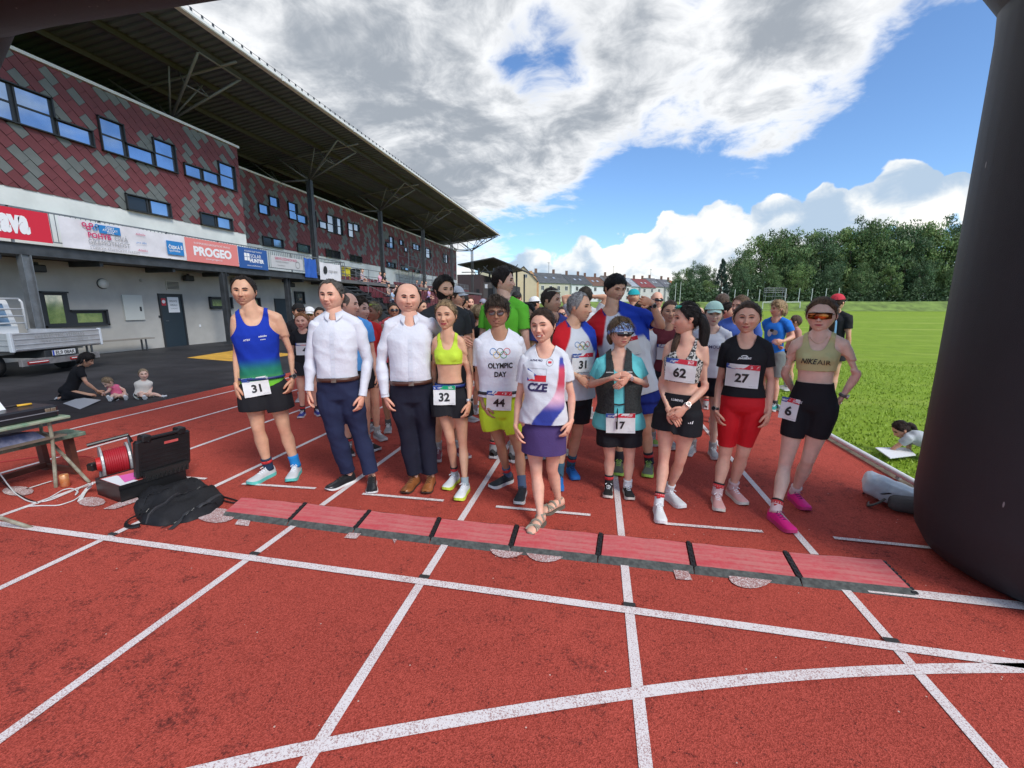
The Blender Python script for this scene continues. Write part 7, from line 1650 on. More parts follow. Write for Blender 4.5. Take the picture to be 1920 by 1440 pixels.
# ------------------------------------------------------------------ shed stand behind
sd = root('small_stand', (-20, 76, 0), 'smaller dark roofed stand with pitched roof beyond the end of the grandstand', 'stand')
Y_ = 75.0; ap, er, el_ = (-18.06, 9.68), (-14.28, 8.18), (-24.6, 8.62)
for (a, b) in ((el_, ap), (ap, er)):
    V = [(a[0], Y_, a[1]), (b[0], Y_, b[1]), (b[0], Y_ + 30, b[1]), (a[0], Y_ + 30, a[1])]; V += [(x, y, z + .18) for x, y, z in V]; mk('roof', V, [[0, 1, 2, 3], [4, 7, 6, 5], [0, 4, 5, 1], [1, 5, 6, 2], [0, 3, 7, 4]], mat('shed_roof', (.06, .06, .06), .7), sd)
for x in (-15.6, -18.2, -21):
    for y in (Y_ + 1, Y_ + 9, Y_ + 18): MB().box((x, y, 4.0), (.3, .3, 8.2)).build('post', M_steel, sd)
mb = MB(); 
for x in (-15.6, -18.2, -21): mb.tube([(x, Y_ + .5, 6.6), (x + 1.8, Y_ + .5, 8.6)], .07, 5); mb.tube([(x, Y_ + .5, 6.6), (x - 1.8, Y_ + .5, 8.4)], .07, 5)
mb.tube([(-24, Y_ + .5, 7.4), (-15, Y_ + .5, 7.4)], .08, 5); mb.build('roof_struts', M_steel, sd)
bx('hall', (-24.4, Y_ - 1, 0), (-20.2, Y_ + 24, 6.9), mat('shed_wall', (.055, .035, .035), .8, var=.2), sd); bx('annex', (-20.19, Y_ + 1, 0), (-17.2, Y_ + 22, 5.6), mat('annex_wall', (.10, .09, .085), .8), sd); bx('doorway', (-20.9, Y_ - 1.05, 2.6), (-20.4, Y_ - 1.0, 4.4), M_dark, sd); bx('doorway', (-19.3, Y_ + .94, 2.6), (-18.2, Y_ + .99, 4.6), M_dark, sd)
bx('white_notice', (-19.9, Y_ + .92, 4.6), (-19.4, Y_ + .98, 5.3), Mprint, sd)
bx('terrace', (-20, Y_ - 8, 0), (-13.5, Y_ - .1, 1.6), mat('step_concrete', (.11, .11, .11), .85), sd)
# ------------------------------------------------------------------ houses
def win(b, P, ex, ez, w, h, m=None, nrm_=None, fr=(.65, .65, .62)):
    P = np.array(P, float); n_ = nrm_; mb = MB()
    V = [P - ex * w / 2 - ez * h / 2, P + ex * w / 2 - ez * h / 2, P + ex * w / 2 + ez * h / 2, P - ex * w / 2 + ez * h / 2]; f = mk('window', [v + n_ * .06 for v in V] + V, [[0, 1, 2, 3], [0, 4, 5, 1], [1, 5, 6, 2], [2, 6, 7, 3], [3, 7, 4, 0]], mat('house_frame', fr, .6), b)
    for sg in (-1, 1):
        c = P + ex * sg * w * .235; mk('pane', [c + n_ * .08 + ex * a * w * .19 + ez * q * h * .42 for a, q in ((-1, -1), (1, -1), (1, 1), (-1, 1))], [[0, 1, 2, 3]], mat('house_glass', (.05, .06, .07), .1, .3), f)
def groundpt(x, D): P = CAM + ray(x, 572) * D; return np.array((P[0], P[1], 0.0))
HP0, HP1 = groundpt(1012, 150), groundpt(1268, 190); ex = nrm(HP1 - HP0); en = np.array((ex[1], -ex[0], 0)); en = en if en @ HP0 < 0 else -en; ez = np.array((0, 0, 1.0))
def tpar(px):   # where along the row the picture column px falls
    lo, hi = -.2, 1.3
    for _ in range(40):
        m = (lo + hi) / 2; P = HP0 + (HP1 - HP0) * m; d = P - CAM; x = 960 + FPX * (d @ RT) / (d @ FW)
        if x < px: lo = m
        else: hi = m
    return lo
hs = [(1009, 1068, (.085, .09, .095), (.50, .47, .36), 'grey roofed cream house at the left end of the terrace'), (1068, 1106, (.07, .075, .08), (.62, .64, .62), 'white terraced house with dark grey roof second from the left'), (1106, 1140, (.14, .075, .05), (.66, .68, .68), 'white terraced house with brown red roof and two bright skylights'), (1140, 1178, (.10, .08, .07), (.6, .6, .58), 'terraced house hidden behind the tall man'), (1178, 1196, (.30, .33, .36), (.55, .56, .55), 'terraced house with pale metal roof right of the tall man'), (1196, 1224, (.20, .045, .045), (.6, .6, .57), 'terraced house with dark red roof'), (1224, 1243, (.13, .13, .14), (.62, .61, .58), 'cream terraced house with grey roof and tall door'), (1243, 1262, (.12, .12, .13), (.55, .55, .54), 'last grey roofed house at the right end of the terrace'), (1262, 1275, (.40, .12, .05), (.5, .48, .45), 'orange roofed house half behind the trees')]
for k, (x0, x1, rc, wc, lab) in enumerate(hs):
    a, b = HP0 + (HP1 - HP0) * tpar(x0), HP0 + (HP1 - HP0) * tpar(x1); mid = (a + b) / 2; w = np.linalg.norm(b - a); off = en * (.9 * (k % 2)); a = a + off; b = b + off
    h = root('terraced_house', tuple(mid), lab, 'house'); hz, rd = 9.4 - .25 * (k % 3), 13.1 - .3 * ((k * 7) % 3)
    mwall = mat('house_wall_%d' % k, wc, .9, var=.06, vscale=.5); mroof = mat('house_roof_%d' % k, rc, .8, var=.18, vscale=.8)
    V = [a, b, b - en * 11, a - en * 11]; V = V + [v + ez * hz for v in V]; V += [lerp(a, b, 0) - en * 5.5 + ez * rd, lerp(a, b, 1) - en * 5.5 + ez * rd]
    mk('wall', V, [[0, 1, 5, 4], [1, 2, 6, 5], [2, 3, 7, 6], [3, 0, 4, 7], [4, 8, 7], [5, 6, 9]], mwall, h)
    r0, r1 = a + en * .4 - ex * .1 + ez * (hz - .15), b + en * .4 + ex * .1 + ez * (hz - .15); q0, q1 = a - en * 5.5 + ez * (rd + .1) - ex * .1, b - en * 5.5 + ez * (rd + .1) + ex * .1; s0, s1 = a - en * 11.4 + ez * (hz - .15), b - en * 11.4 + ez * (hz - .15)
    rf = mk('roof', [r0, r1, q1, q0, s0, s1], [[0, 1, 2, 3], [3, 2, 5, 4]], mroof, h)
    for t in ([.2, .75] if w > 7 else [.5]):
        c = lerp(q0, q1, t); MB().box(c + ez * .5, (.9, .7, 1.7)).build('chimney', mat('chimney', (.20, .12, .09), .9), rf)
    sn = nrm(np.cross(ex, q0 - r0)); sn = sn if sn @ en > 0 else -sn
    for t in (.35, .6):
        c = lerp(lerp(r0, r1, t), lerp(q0, q1, t), .5); u_ = nrm(q0 - r0); mk('skylight', [c + sn * .12 + ex * i * .5 + u_ * j * .55 for i, j in ((-1, -1), (1, -1), (1, 1), (-1, 1))], [[0, 1, 2, 3]], mat('skylight', (.55, .6, .65), .1, .6), rf)
    n = max(1, int(w / 3.4))
    for i in range(n):
        for z in (7.6, 4.6, 1.8): win(h, lerp(a, b, (i + .5) / n) + ez * z, ex, ez, 1.3, 1.7, nrm_=en)
    if k in (1, 2): MB().box(lerp(a, b, .5) + en * .5 + ez * 3.9, (1.4, 1.4, .1)).build('balcony', mat('house_balcony', (.5, .5, .5), .8), h)
    if k in (0, 3, 6): MB().tube([lerp(q0, q1, .6), lerp(q0, q1, .6) + ez * 4.0], .06, 4).tube([lerp(q0, q1, .6) + ez * 3.6 - ex * .7, lerp(q0, q1, .6) + ez * 3.6 + ex * .7], .05, 4).build('aerial', M_steel, h)
# yellow gable house
gc = groundpt(980, 120); g0, g1 = groundpt(952, 120), groundpt(1006, 120); ga = (g0 + g1) / 2; ge = nrm(g1 - g0); gn = np.array((ge[1], -ge[0], 0)); gn = gn if gn @ gc < 0 else -gn
h = root('gable_house', tuple(ga), 'tall pale yellow house showing its blank gable with one small window', 'house'); zr = 1.64 + (572 - 502) / 800 * 120; ze = 1.64 + (572 - 527) / 800 * 120
V = [g0 - ge * 1.0, g1, g1 - gn * 12, g0 - gn * 12 - ge]; V = V + [v + ez * ze for v in V]; m0 = lerp(g0, g1, .55); V += [m0 + ez * zr, m0 - gn * 12 + ez * zr]
mk('wall', V, [[0, 1, 5, 8, 4], [1, 2, 6, 5], [3, 0, 4, 7], [2, 3, 7, 9, 6]], mat('gable_yellow', (.58, .50, .33), .9, var=.04, vscale=.4), h)
for s0_, s1_ in ((V[4], V[8]), (V[5], V[8])):
    d_ = nrm(s0_ - s1_) * .6; mk('roof', [s0_ + d_ + gn * .3 + ez * .12, s1_ + gn * .3 + ez * .12, s1_ - gn * 12.3 + ez * .12, s0_ + d_ - gn * 12.3 + ez * .12] + [s0_ + d_ + gn * .3 - ez * .1, s1_ + gn * .3 - ez * .1], [[0, 1, 2, 3], [0, 4, 5, 1]], mat('gable_roof', (.06, .055, .055), .8), h)
win(h, lerp(g0, g1, .62) + ez * 9.6, ge, ez, .9, 1.0, nrm_=gn)
h = root('brick_gable_wall', tuple(HP0 - ex * 1), 'orange brick gable wall between the yellow house and the grey roofed terrace', 'wall'); a = HP0 + (HP1 - HP0) * tpar(1009); mk('wall', [a + en * .2, a + en * .2 - ex * 4.2, a + en * .2 - ex * 4.2 + ez * 13, a + en * .2 - ex * 3 + ez * 13.2, a + en * .2 + ez * 9.4] + [v - en * .5 for v in (a + en * .2, a + en * .2 - ex * 4.2, a + en * .2 - ex * 4.2 + ez * 13, a + en * .2 - ex * 3 + ez * 13.2, a + en * .2 + ez * 9.4)], [[0, 1, 2, 3, 4], [9, 8, 7, 6, 5]], mat('brick_orange', (.42, .18, .07), .9, col2=(.50, .30, .16), vscale=.6), h)
g_ = groundpt(935, 118); h = root('cream_block', tuple(g_), 'cream apartment block glimpsed behind the small dark stand', 'house'); MB().box(g_ + ez * 5, (9, 8, 11)).build('wall', mat('cream_wall', (.6, .53, .36), .9), h)
for z in (3, 6, 9): win(h, g_ + ez * z + np.array((1.5, -4.0, 0)), np.array((1., 0, 0)), ez, 1.2, 1.6, nrm_=np.array((0, -1., 0)))
# ------------------------------------------------------------------ trees
def leafmat(name, c):
    m = bpy.data.materials.new(name); m.use_nodes = True; g = NG(m.node_tree); b = m.node_tree.nodes['Principled BSDF']
    at_ = g.node('ShaderNodeAttribute'); at_.attribute_name = 'Col'; g.l.new(g.mix(1, at_.outputs['Color'], c4(c), 'MULTIPLY'), b.inputs['Base Color']); b.inputs['Roughness'].default_value = .6; b.inputs['Specular IOR Level'].default_value = .2
    return m
ML = [leafmat('leaf_a', (.115, .175, .07)), leafmat('leaf_b', (.15, .22, .075)), leafmat('leaf_c', (.09, .145, .07)), leafmat('leaf_spruce', (.04, .07, .05))]
def crown_mesh(seed, conic=False, n=9500):
    r = np.random.RandomState(seed); nc = 95; C = []
    while len(C) < nc:
        q = r.rand(3) * 2 - 1; rad = np.linalg.norm(q)
        if conic:
            z = r.rand(); a = r.rand() * 6.283; R = (1 - z) * .95 + .03; q = np.array((math.cos(a) * R, math.sin(a) * R, z * 2 - 1)); C.append((q, .16)); continue
        if .45 < rad < 1: C.append((q * (1 + .22 * r.randn() * .6), .20 + .13 * r.rand()))
    per = n // nc; P = []; K = []
    for c, s_ in C:
        d = r.randn(per, 3); d /= np.linalg.norm(d, axis=1, keepdims=True); d *= (r.rand(per, 1) ** .4) * s_; d[:, 2] *= .6; P.append(c + d); K.append(np.full(per, .72 + .55 * r.rand()))
    P = np.concatenate(P); K = np.concatenate(K) * (.8 + .4 * r.rand(len(P))); sz = .045 * (.6 + .8 * r.rand(len(P)))
    t1 = r.randn(len(P), 3); t1 /= np.linalg.norm(t1, axis=1, keepdims=True); t2 = np.cross(t1, r.randn(len(P), 3)); t2 /= np.linalg.norm(t2, axis=1, keepdims=True)
    V = np.stack([P - t1 * sz[:, None], P + t1 * sz[:, None] * .8 + t2 * sz[:, None] * .5, P + t2 * sz[:, None] - t1 * .3 * sz[:, None]], 1).reshape(-1, 3)
    col = np.repeat(K, 3)[:, None] * np.array([1, 1, 1]) * np.repeat(1 + .18 * r.randn(len(P), 1) * np.array([1, .3, .3]), 3, 0)
    o = mk('crown', V, np.arange(len(V)).reshape(-1, 3).tolist(), ML[3] if conic else ML[seed % 3], None, cols=np.clip(col, .2, 1.8)); me = o.data; bpy.data.objects.remove(o); return me
CM = [crown_mesh(s) for s in range(6)]; CS = crown_mesh(50, True)
TR = [(1272, 512, 150, .5), (1288, 506, 158, .55), (1308, 497, 150, .6), (1330, 500, 162, .5), (1356, 488, 140, -1), (1378, 492, 150, .6), (1402, 470, 142, .8), (1432, 447, 146, 1), (1462, 446, 150, 1), (1492, 434, 142, 1), (1520, 440, 150, .9), (1545, 446, 140, .8), (1575, 440, 150, .9), (1602, 434, 142, 1), (1630, 424, 148, 1), (1654, 417, 140, 1), (1684, 428, 150, .9), (1708, 432, 138, .9), (1735, 436, 148, 1), (1764, 424, 138, 1), (1795, 422, 146, 1), (1830, 430, 138, 1), (1870, 420, 146, 1), (1915, 425, 140, 1), (1290, 530, 137, .45), (1330, 528, 138, .5), (1395, 505, 132, .6), (1445, 500, 133, .7), (1500, 498, 133, .7), (1560, 500, 133, .7), (1620, 496, 133, .75), (1675, 500, 133, .7), (1730, 490, 133, .75), (1788, 500, 132, .7)]
ordn = ['first', 'second', 'third', 'fourth', 'fifth', 'sixth', 'seventh', 'eighth', 'ninth', 'tenth', 'eleventh', 'twelfth', 'thirteenth', 'fourteenth', 'fifteenth', 'sixteenth', 'seventeenth', 'eighteenth', 'nineteenth', 'twentieth', 'twenty-first', 'twenty-second', 'twenty-third', 'last']
words = ['broad dark green', 'light green leafy', 'rounded deep green', 'loose bushy', 'tall full']
for i, (px, py, D, wd) in enumerate(TR):
    q = CAM + ray(px, py) * D; zt = q[2]; g0_ = 2.4; hh = zt - g0_; R_ = max(3.2, hh * .30) * (.75 + .35 * abs(wd))
    lab = words[i % 5] + ' tree, ' + ordn[i if i < 24 else i - 24] + (' from the left in the back row' if i < 24 else ' from the left in the front row')
    t = root('tree' if wd > 0 else 'spruce_tree', (q[0], q[1], g0_), lab if wd > 0 else 'slim dark blue green spruce standing at the front of the wood', 'tree', 'trees behind the grass bank')
    mb = MB(); mb.tube([(q[0], q[1], g0_ - .5), (q[0] + .1, q[1], g0_ + hh * .35), (q[0] - .2, q[1] + .1, g0_ + hh * .75)], [.35, .25, .08], 7)
    for k in range(4): a = k * 1.7 + i; mb.tube([(q[0], q[1], g0_ + hh * (.28 + .1 * k)), (q[0] + math.cos(a) * R_ * .5, q[1] + math.sin(a) * R_ * .5, g0_ + hh * (.45 + .1 * k))], [.12, .04], 5)
    mb.build('trunk', mat('bark', (.09, .07, .05), .95), t, True)
    c = bpy.data.objects.new('crown', CS if wd < 0 else CM[i % 6]); COL.objects.link(c); c.parent = t
    if wd < 0: c.scale = (2.9, 2.9, hh * .5); c.location = (0, 0, hh * .52)
    else: c.scale = (R_, R_, hh * .50); c.location = (0, 0, hh * .53)
    c.rotation_euler = (0, 0, i * 1.1)
def thicket():
    r = np.random.RandomState(9); n = 30000; t = r.rand(n); px = 1255 + t * 760; D = 131 + r.rand(n) * 16; d = np.array([ray(x, 572) for x in px]); P = CAM + d * D[:, None]; P[:, 2] = 2.2 + (r.rand(n) ** 1.4) * (5.0 + 2.5 * np.sin(px * .05) + 1.5 * np.sin(px * .17))
    sz = .30 + .3 * r.rand(n); t1 = r.randn(n, 3); t1 /= np.linalg.norm(t1, axis=1, keepdims=True); t2 = np.cross(t1, r.randn(n, 3)); t2 /= np.linalg.norm(t2, axis=1, keepdims=True)
    V = np.stack([P - t1 * sz[:, None], P + t1 * sz[:, None], P + t2 * sz[:, None]], 1).reshape(-1, 3); K = np.repeat(.5 + .5 * r.rand(n), 3)[:, None] * np.ones(3)
    o = mk('undergrowth', V, np.arange(len(V)).reshape(-1, 3).tolist(), ML[2], None, cols=K); tag(o, 'dark undergrowth of shrubs below the trees on top of the bank', 'undergrowth', kind='stuff')
thicket()
# ------------------------------------------------------------------ far side of the field
M_wp = mat('white_pole', (.62, .64, .63), .5)
def yb(x): return 126 + .19 * (x - 20) * .6
gp_ = 'light poles of the ball net behind the far goal'
for i, (px, py) in enumerate(((1376, 543), (1400, 543), (1422, 543), (1471, 541), (1496, 541), (1520, 541), (1546, 541), (1570, 540))):
    D = 128; b = CAM + ray(px, 572) * D; zt = (CAM + ray(px, py) * D)[2]; o = MB().tube([(b[0], b[1], -.05), (b[0], b[1], zt)], .09, 6).build('net_pole', M_wp, None); tag(o, ('thin pale net pole, %s of the eight behind the far goal' % ['first', 'second', 'third', 'fourth', 'fifth', 'sixth', 'seventh', 'last'][i]), 'pole', gp_)
for i, px in enumerate((1265, 1274)):
    D = 110; b = CAM + ray(px, 572) * D; zt = (CAM + ray(px, 531 if i == 0 else 529) * D)[2]; o = MB().tube([(b[0], b[1], -.05), (b[0], b[1], zt)], [.09, .05], 6).build('flag_pole', M_wp, None); tag(o, ['left', 'right'][i] + ' one of two white flag poles beside the last terraced house', 'pole')
go = root('football_goal', tuple(CAM + ray(1465, 572) * 118 - [0, 0, 1.64]), 'white football goal frame standing on the far side of the pitch', 'goal'); A_, B_ = CAM + ray(1430, 572) * 118, CAM + ray(1500, 572) * 118
for n_, P in (('post', [(A_[0], A_[1], 0), (A_[0], A_[1], 2.5)]), ('post', [(B_[0], B_[1], 0), (B_[0], B_[1], 2.5)]), ('crossbar', [(A_[0], A_[1], 2.45), (B_[0], B_[1], 2.45)]), ('net_stay', [(A_[0], A_[1], 2.4), (A_[0] + .4, A_[1] + 1.8, 0)]), ('net_stay', [(B_[0], B_[1], 2.4), (B_[0] + .4, B_[1] + 1.8, 0)])): MB().tube(P, .10 if n_ != 'net_stay' else .05, 6).build(n_, M_wp, go)
tw = root('scaffold_tower', tuple(CAM + ray(1451, 572) * 122 - [0, 0, 1.64]), 'grey scaffold tower with three rails behind the football goal', 'scaffold'); a, b = CAM + ray(1434, 572) * 122, CAM + ray(1469, 572) * 122; mb = MB()
for q in (a, b, (a + b) / 2):
    for dy in (0, 1.6): mb.tube([(q[0], q[1] + dy, 0), (q[0], q[1] + dy, 6.4)], .06, 5)
for z in (2.2, 4.1, 5.2, 5.8, 6.4):
    for dy in (0, 1.6): mb.tube([(a[0], a[1] + dy, z), (b[0], b[1] + dy, z)], .05, 5)
mb.tube([(a[0], a[1], 2.2), (b[0], b[1], 4.1)], .05, 5); mb.box(((a[0] + b[0]) / 2, a[1] + .8, 4.1), (b[0] - a[0], 1.6, .1)); mb.build('frame', M_zinc, tw)
# ------------------------------------------------------------------ timing mats
mg = 'red timing mats laid across the lanes'
M_mat = bpy.data.materials.new('mat_red'); M_mat.use_nodes = True
def _mm(m):
    g = NG(m.node_tree); b = m.node_tree.nodes['Principled BSDF']; tc = g.node('ShaderNodeTexCoord').outputs['Object']
    mp = g.node('ShaderNodeMapping'); g.l.new(tc, mp.inputs[0]); mp.inputs['Scale'].default_value = (1.2, 16, 1); n = g.noise(mp.outputs[0], 1.6, 5, .65); f = g.noise(tc, 40, 4, .7); oi = g.node('ShaderNodeObjectInfo').outputs['Random']
    dust = g.ramp(g.math('ADD', g.math('MULTIPLY', n, .7), g.math('MULTIPLY', f, .3)), .36, .60)
    col = g.mix(g.math('MULTIPLY', dust, .8), (.55, .025, .045, 1), (.56, .24, .21, 1)); col = g.mix(g.math('MULTIPLY', oi, .35), col, (.72, .16, .17, 1))
    g.l.new(col, b.inputs['Base Color']); b.inputs['Roughness'].default_value = .7
    w = g.node('ShaderNodeTexWave', wave_type='BANDS', bands_direction='Y'); g.l.new(tc, w.inputs[0]); w.inputs['Scale'].default_value = 60; bp = g.node('ShaderNodeBump'); bp.inputs['Strength'].default_value = .3; bp.inputs['Distance'].default_value = .003; g.l.new(w.outputs['Fac'], bp.inputs['Height']); g.l.new(bp.outputs[0], b.inputs['Normal'])
_mm(M_mat)
M_edge = mat('mat_edge', (.045, .047, .044), .8, col2=(.11, .115, .105), vscale=30); M_conn = mat('mat_connector', (.018, .018, .02), .55)
tp = [(455, 935), (575, 946), (695, 960), (825, 974), (970, 988), (1127, 1003), (1290, 1019), (1470, 1037), (1650, 1051)]; bt = [(415, 970), (537, 986), (660, 1002), (805, 1020), (955, 1038), (1120, 1056), (1302, 1077), (1505, 1100), (1722, 1123)]
ords = ['leftmost red timing mat, nearest the black bag', 'second red timing mat from the left', 'third red timing mat, before the man in the white shirt', 'fourth red timing mat, left of the stepping woman', 'red timing mat under the sandal of the woman in the purple skirt', 'red timing mat in front of the woman in turquoise', 'red timing mat in front of woman number 27, second from the right', 'rightmost red timing mat, next to the black arch']
for i in range(8):
    A, B, C_, D_ = gp(*bt[i])[:2], gp(*bt[i + 1])[:2], gp(*tp[i + 1])[:2], gp(*tp[i])[:2]
    r = root('timing_mat', (*((A + C_) / 2), 0), ords[i], 'mat', mg)
    q = lambda a, b, z: np.array((*(lerp(lerp(A, B, a), lerp(D_, C_, a), b)), z))
    g0, g1 = .035 if i else .01, .965 if i < 7 else .985; z1 = .022
    V = [q(g0, .17, z1), q(g1, .17, z1), q(g1, .93, z1), q(g0, .93, z1), q(g0, .17, .001), q(g1, .17, .001), q(g1, .93, .001), q(g0, .93, .001)]
    n = 6; Vt = [q(lerp(g0, g1, a / n), b, z1 + .002 * math.sin(a * 2.1 + i)) for b in (.17, .93) for a in range(n + 1)]
    mk('mat_top', Vt + [v * [1, 1, 0] + [0, 0, .001] for v in Vt], [[a, a + 1, n + 2 + a, n + 1 + a] for a in range(n)] + [[0, 2 * n + 2, 3 * n + 2, n], [n, 3 * n + 2, 4 * n + 3, 2 * n + 1], [0, n + 1, 3 * n + 3, 2 * n + 2]], M_mat, r)
    mk('ramp_edge', [q(.003, 0, .002), q(.997, 0, .002), q(.99, .17, z1 + .001), q(.01, .17, z1 + .001), q(.003, 0, .0), q(.997, 0, 0)], [[0, 1, 2, 3], [4, 5, 1, 0]], M_edge, r)
    mk('ramp_edge', [q(.01, .93, z1 + .001), q(.99, .93, z1 + .001), q(.997, 1, .002), q(.003, 1, .002)], [[0, 1, 2, 3]], M_edge, r)
    if i < 7:
        mb = MB(); c0, c1 = q(1.0, .15, .016), q(1.0, .97, .016); mb.bar(c0, c1, .026, .018)
        for k in range(9):
            c = lerp(c0, c1, (k + .5) / 9); s_ = .007 * (1 if k % 2 else -1); mb.box(c + [s_, 0, .008], (.014, .020, .012))
        mb.build('connector', M_conn, r)
    else:
        mb = MB()
        for k in range(9): mb.box(q(1.0, .1 + k * .1, .010), (.03, .02, .016))
        mb.build('connector', M_conn, r)
# ------------------------------------------------------------------ inflatable arch
ar = root('inflatable_arch', (2.86, 2.95, 0), 'huge black inflatable start arch whose thick leg fills the right edge', 'arch')
R = .73; P = [(2.86, 2.95, .0), (2.86, 2.95, .05), (2.86, 2.95, .16), (2.86, 2.95, .4), (2.86, 2.95, 1.2), (2.86, 2.95, 2.2), (2.86, 2.95, 3.2), (2.82, 2.95, 3.48)]
rr = [.56, .64, .70, .73, .725, .725, .73, .715]
Cm = bpy.data.materials.new('arch_pvc'); Cm.use_nodes = True
def _am(m):
    g = NG(m.node_tree); b = m.node_tree.nodes['Principled BSDF']; tc = g.node('ShaderNodeTexCoord').outputs['Object']
    mp = g.node('ShaderNodeMapping'); g.l.new(tc, mp.inputs[0]); mp.inputs['Scale'].default_value = (30, 30, 7); v = g.node('ShaderNodeTexVoronoi'); g.l.new(mp.outputs[0], v.inputs['Vector']); v.inputs['Scale'].default_value = .35
    k = g.math('LESS_THAN', v.outputs['Distance'], .05); g.l.new(g.mix(g.math('MULTIPLY', k, .8), g.mix(g.noise(tc, 3, 4, .6), (.020, .023, .028, 1), (.030, .034, .040, 1)), (.35, .35, .35, 1)), b.inputs['Base Color'])
    b.inputs['Roughness'].default_value = .55; b.inputs['Specular IOR Level'].default_value = .45
    bp = g.node('ShaderNodeBump'); bp.inputs['Strength'].default_value = .25; bp.inputs['Distance'].default_value = .01; g.l.new(g.math('ADD', g.noise(tc, 260, 2, .6), g.noise(tc, 2.5, 3, .5)), bp.inputs['Height']); g.l.new(bp.outputs[0], b.inputs['Normal'])
_am(Cm)
def seg(name, P, rr, n=48):
    V, F = tubeV(np.array(P, float), np.array(rr), n, cap=True); return mk(name, V, F, Cm, ar, True)
seg('right_leg', P, rr); seg('corner_tube', [(2.90, 2.95, 3.3), (2.74, 2.95, 3.65), (2.25, 2.95, 4.22), (1.75, 2.95, 4.52), (1.35, 2.95, 4.56)], [.70, .725, .73, .725, .72])
seg('beam', [(1.6, 2.95, 4.55), (1.2, 2.95, 4.57), (-1.5, 2.95, 4.62), (-4.8, 2.95, 4.62), (-5.4, 2.95, 4.58)], [.72, .73, .73, .73, .72]); seg('left_leg', [(-5.15, 2.95, 4.60), (-5.65, 2.95, 4.48), (-6.12, 2.95, 4.05), (-6.42, 2.95, 3.5), (-7.75, 2.95, .35), (-7.9, 2.95, .03)], [.68, .72, .73, .73, .72, .6])
# ------------------------------------------------------------------ case, reel, bags, table
def W(x, y, z=0.0): return gp(x, y, z)
fx, fy = nrm(W(228, 944) - W(172, 912)), None
c0 = W(228, 944); ca = W(172, 910); cb = W(306, 918); exx = nrm(cb - c0); eyy = nrm(ca - c0); eyy = nrm(eyy - exx * (exx @ eyy))
Lx, Ly = np.linalg.norm(cb - c0), .40
cs = root('equipment_case', tuple(c0), 'open black hard plastic equipment case with ribbed lid raised', 'case'); M_case = mat('case_black', (.012, .012, .013), .35, var=.2); R3 = np.stack([exx, eyy, [0, 0, 1.0]], 1)
Lx = max(Lx, .5)
cc = c0 + exx * Lx / 2 + eyy * Ly / 2
mb = MB(); t = .012; hz = .15
mb.box(cc + [0, 0, .012], (Lx, Ly, .024), R3, bev=.01)
for sx in (-1, 1): mb.box(cc + exx * sx * (Lx / 2 - t / 2) + [0, 0, hz / 2], (t, Ly, hz), R3)
for sy in (-1, 1): mb.box(cc + eyy * sy * (Ly / 2 - t / 2) + [0, 0, hz / 2], (Lx - 2 * t - .001, t, hz - .001), R3)
mb.box(cc - eyy * (Ly / 2 + .004) + [0, 0, hz - .02], (Lx + .01, .012, .02), R3); mb.build('case_base', M_case, cs)
MB().box(cc + [0, 0, .09], (Lx - .03, Ly - .03, .10), R3).build('foam', mat('case_papers', (.50, .06, .06), .7, col2=(.60, .12, .10), vscale=9), cs)
mk('pink_card', [cc + exx * a * Lx / 2 + eyy * b * Ly / 2 + [0, 0, .145] for a, b in ((-.7, -.6), (.0, -.5), (.1, .3), (-.5, .5))], [[0, 1, 2, 3]], mat('pink_paper', (.75, .12, .42), .6), cs); mk('white_card', [cc + exx * a * Lx / 2 + eyy * b * Ly / 2 + [0, 0, .142] for a, b in ((-.9, -.9), (-.4, -.9), (-.5, .7), (-.9, .8))], [[0, 1, 2, 3]], mat('paper', (.75, .76, .78), .6), cs)
# the lid stands up on the long side nearer the mats: hinge along exx through the middle right
lc = c0 + exx * (Lx * .60) + eyy * .02; lean = .10; lu = nrm(np.array([0, 0, 1.0]) + exx * .10); ld = nrm(W(318, 830) - W(200, 845)); 
hx0 = c0 + eyy * .0 + exx * .13; dirx = exx
RL = np.stack([dirx, np.cross(lu, dirx), lu], 1); hl = .33; LL = Lx * .86; lcen = hx0 + dirx * LL / 2 + lu * (hl / 2 + hz) + eyy * (Ly + .0) * .18
mb = MB(); mb.box(lcen, (LL, .07, hl), RL, bev=.025)
for k in range(7): mb.box(lcen - RL[:, 1] * .037 + lu * (.06 - k * .04), (LL * .84, .008, .014), RL)
mb.build('lid', M_case, cs)
for s_ in (-1, 1): MB().box(lcen + dirx * s_ * LL * .32 + lu * (hl / 2 + .01), (.07, .10, .06), RL, bev=.01).build('latch', M_case, cs)
MB().tube([lcen + dirx * a * LL + lu * (hl / 2 - .02 + b) - RL[:, 1] * .035 for a, b in ((-.3, 0), (-.28, .03), (.28, .03), (.3, 0))], .016, 8).build('handle', M_case, cs)
MB().box(lcen - RL[:, 1] * .0385 + dirx * .05 + lu * .10, (.11, .006, .022), RL).build('handle_slot', mat('case_papers', (.50, .06, .06), .7), cs)
mb = MB(); mb.box(lcen - lu * (hl / 2 - .02) - RL[:, 1] * .05, (LL * .8, .05, .06), RL)
for k in range(10): mb.box(lcen - lu * (hl / 2 + .01) - RL[:, 1] * .075 + dirx * (k - 4.5) * .035, (.014, .02, .04), RL)
mb.build('sockets', mat('socket_black', (.02, .02, .02), .3), cs)
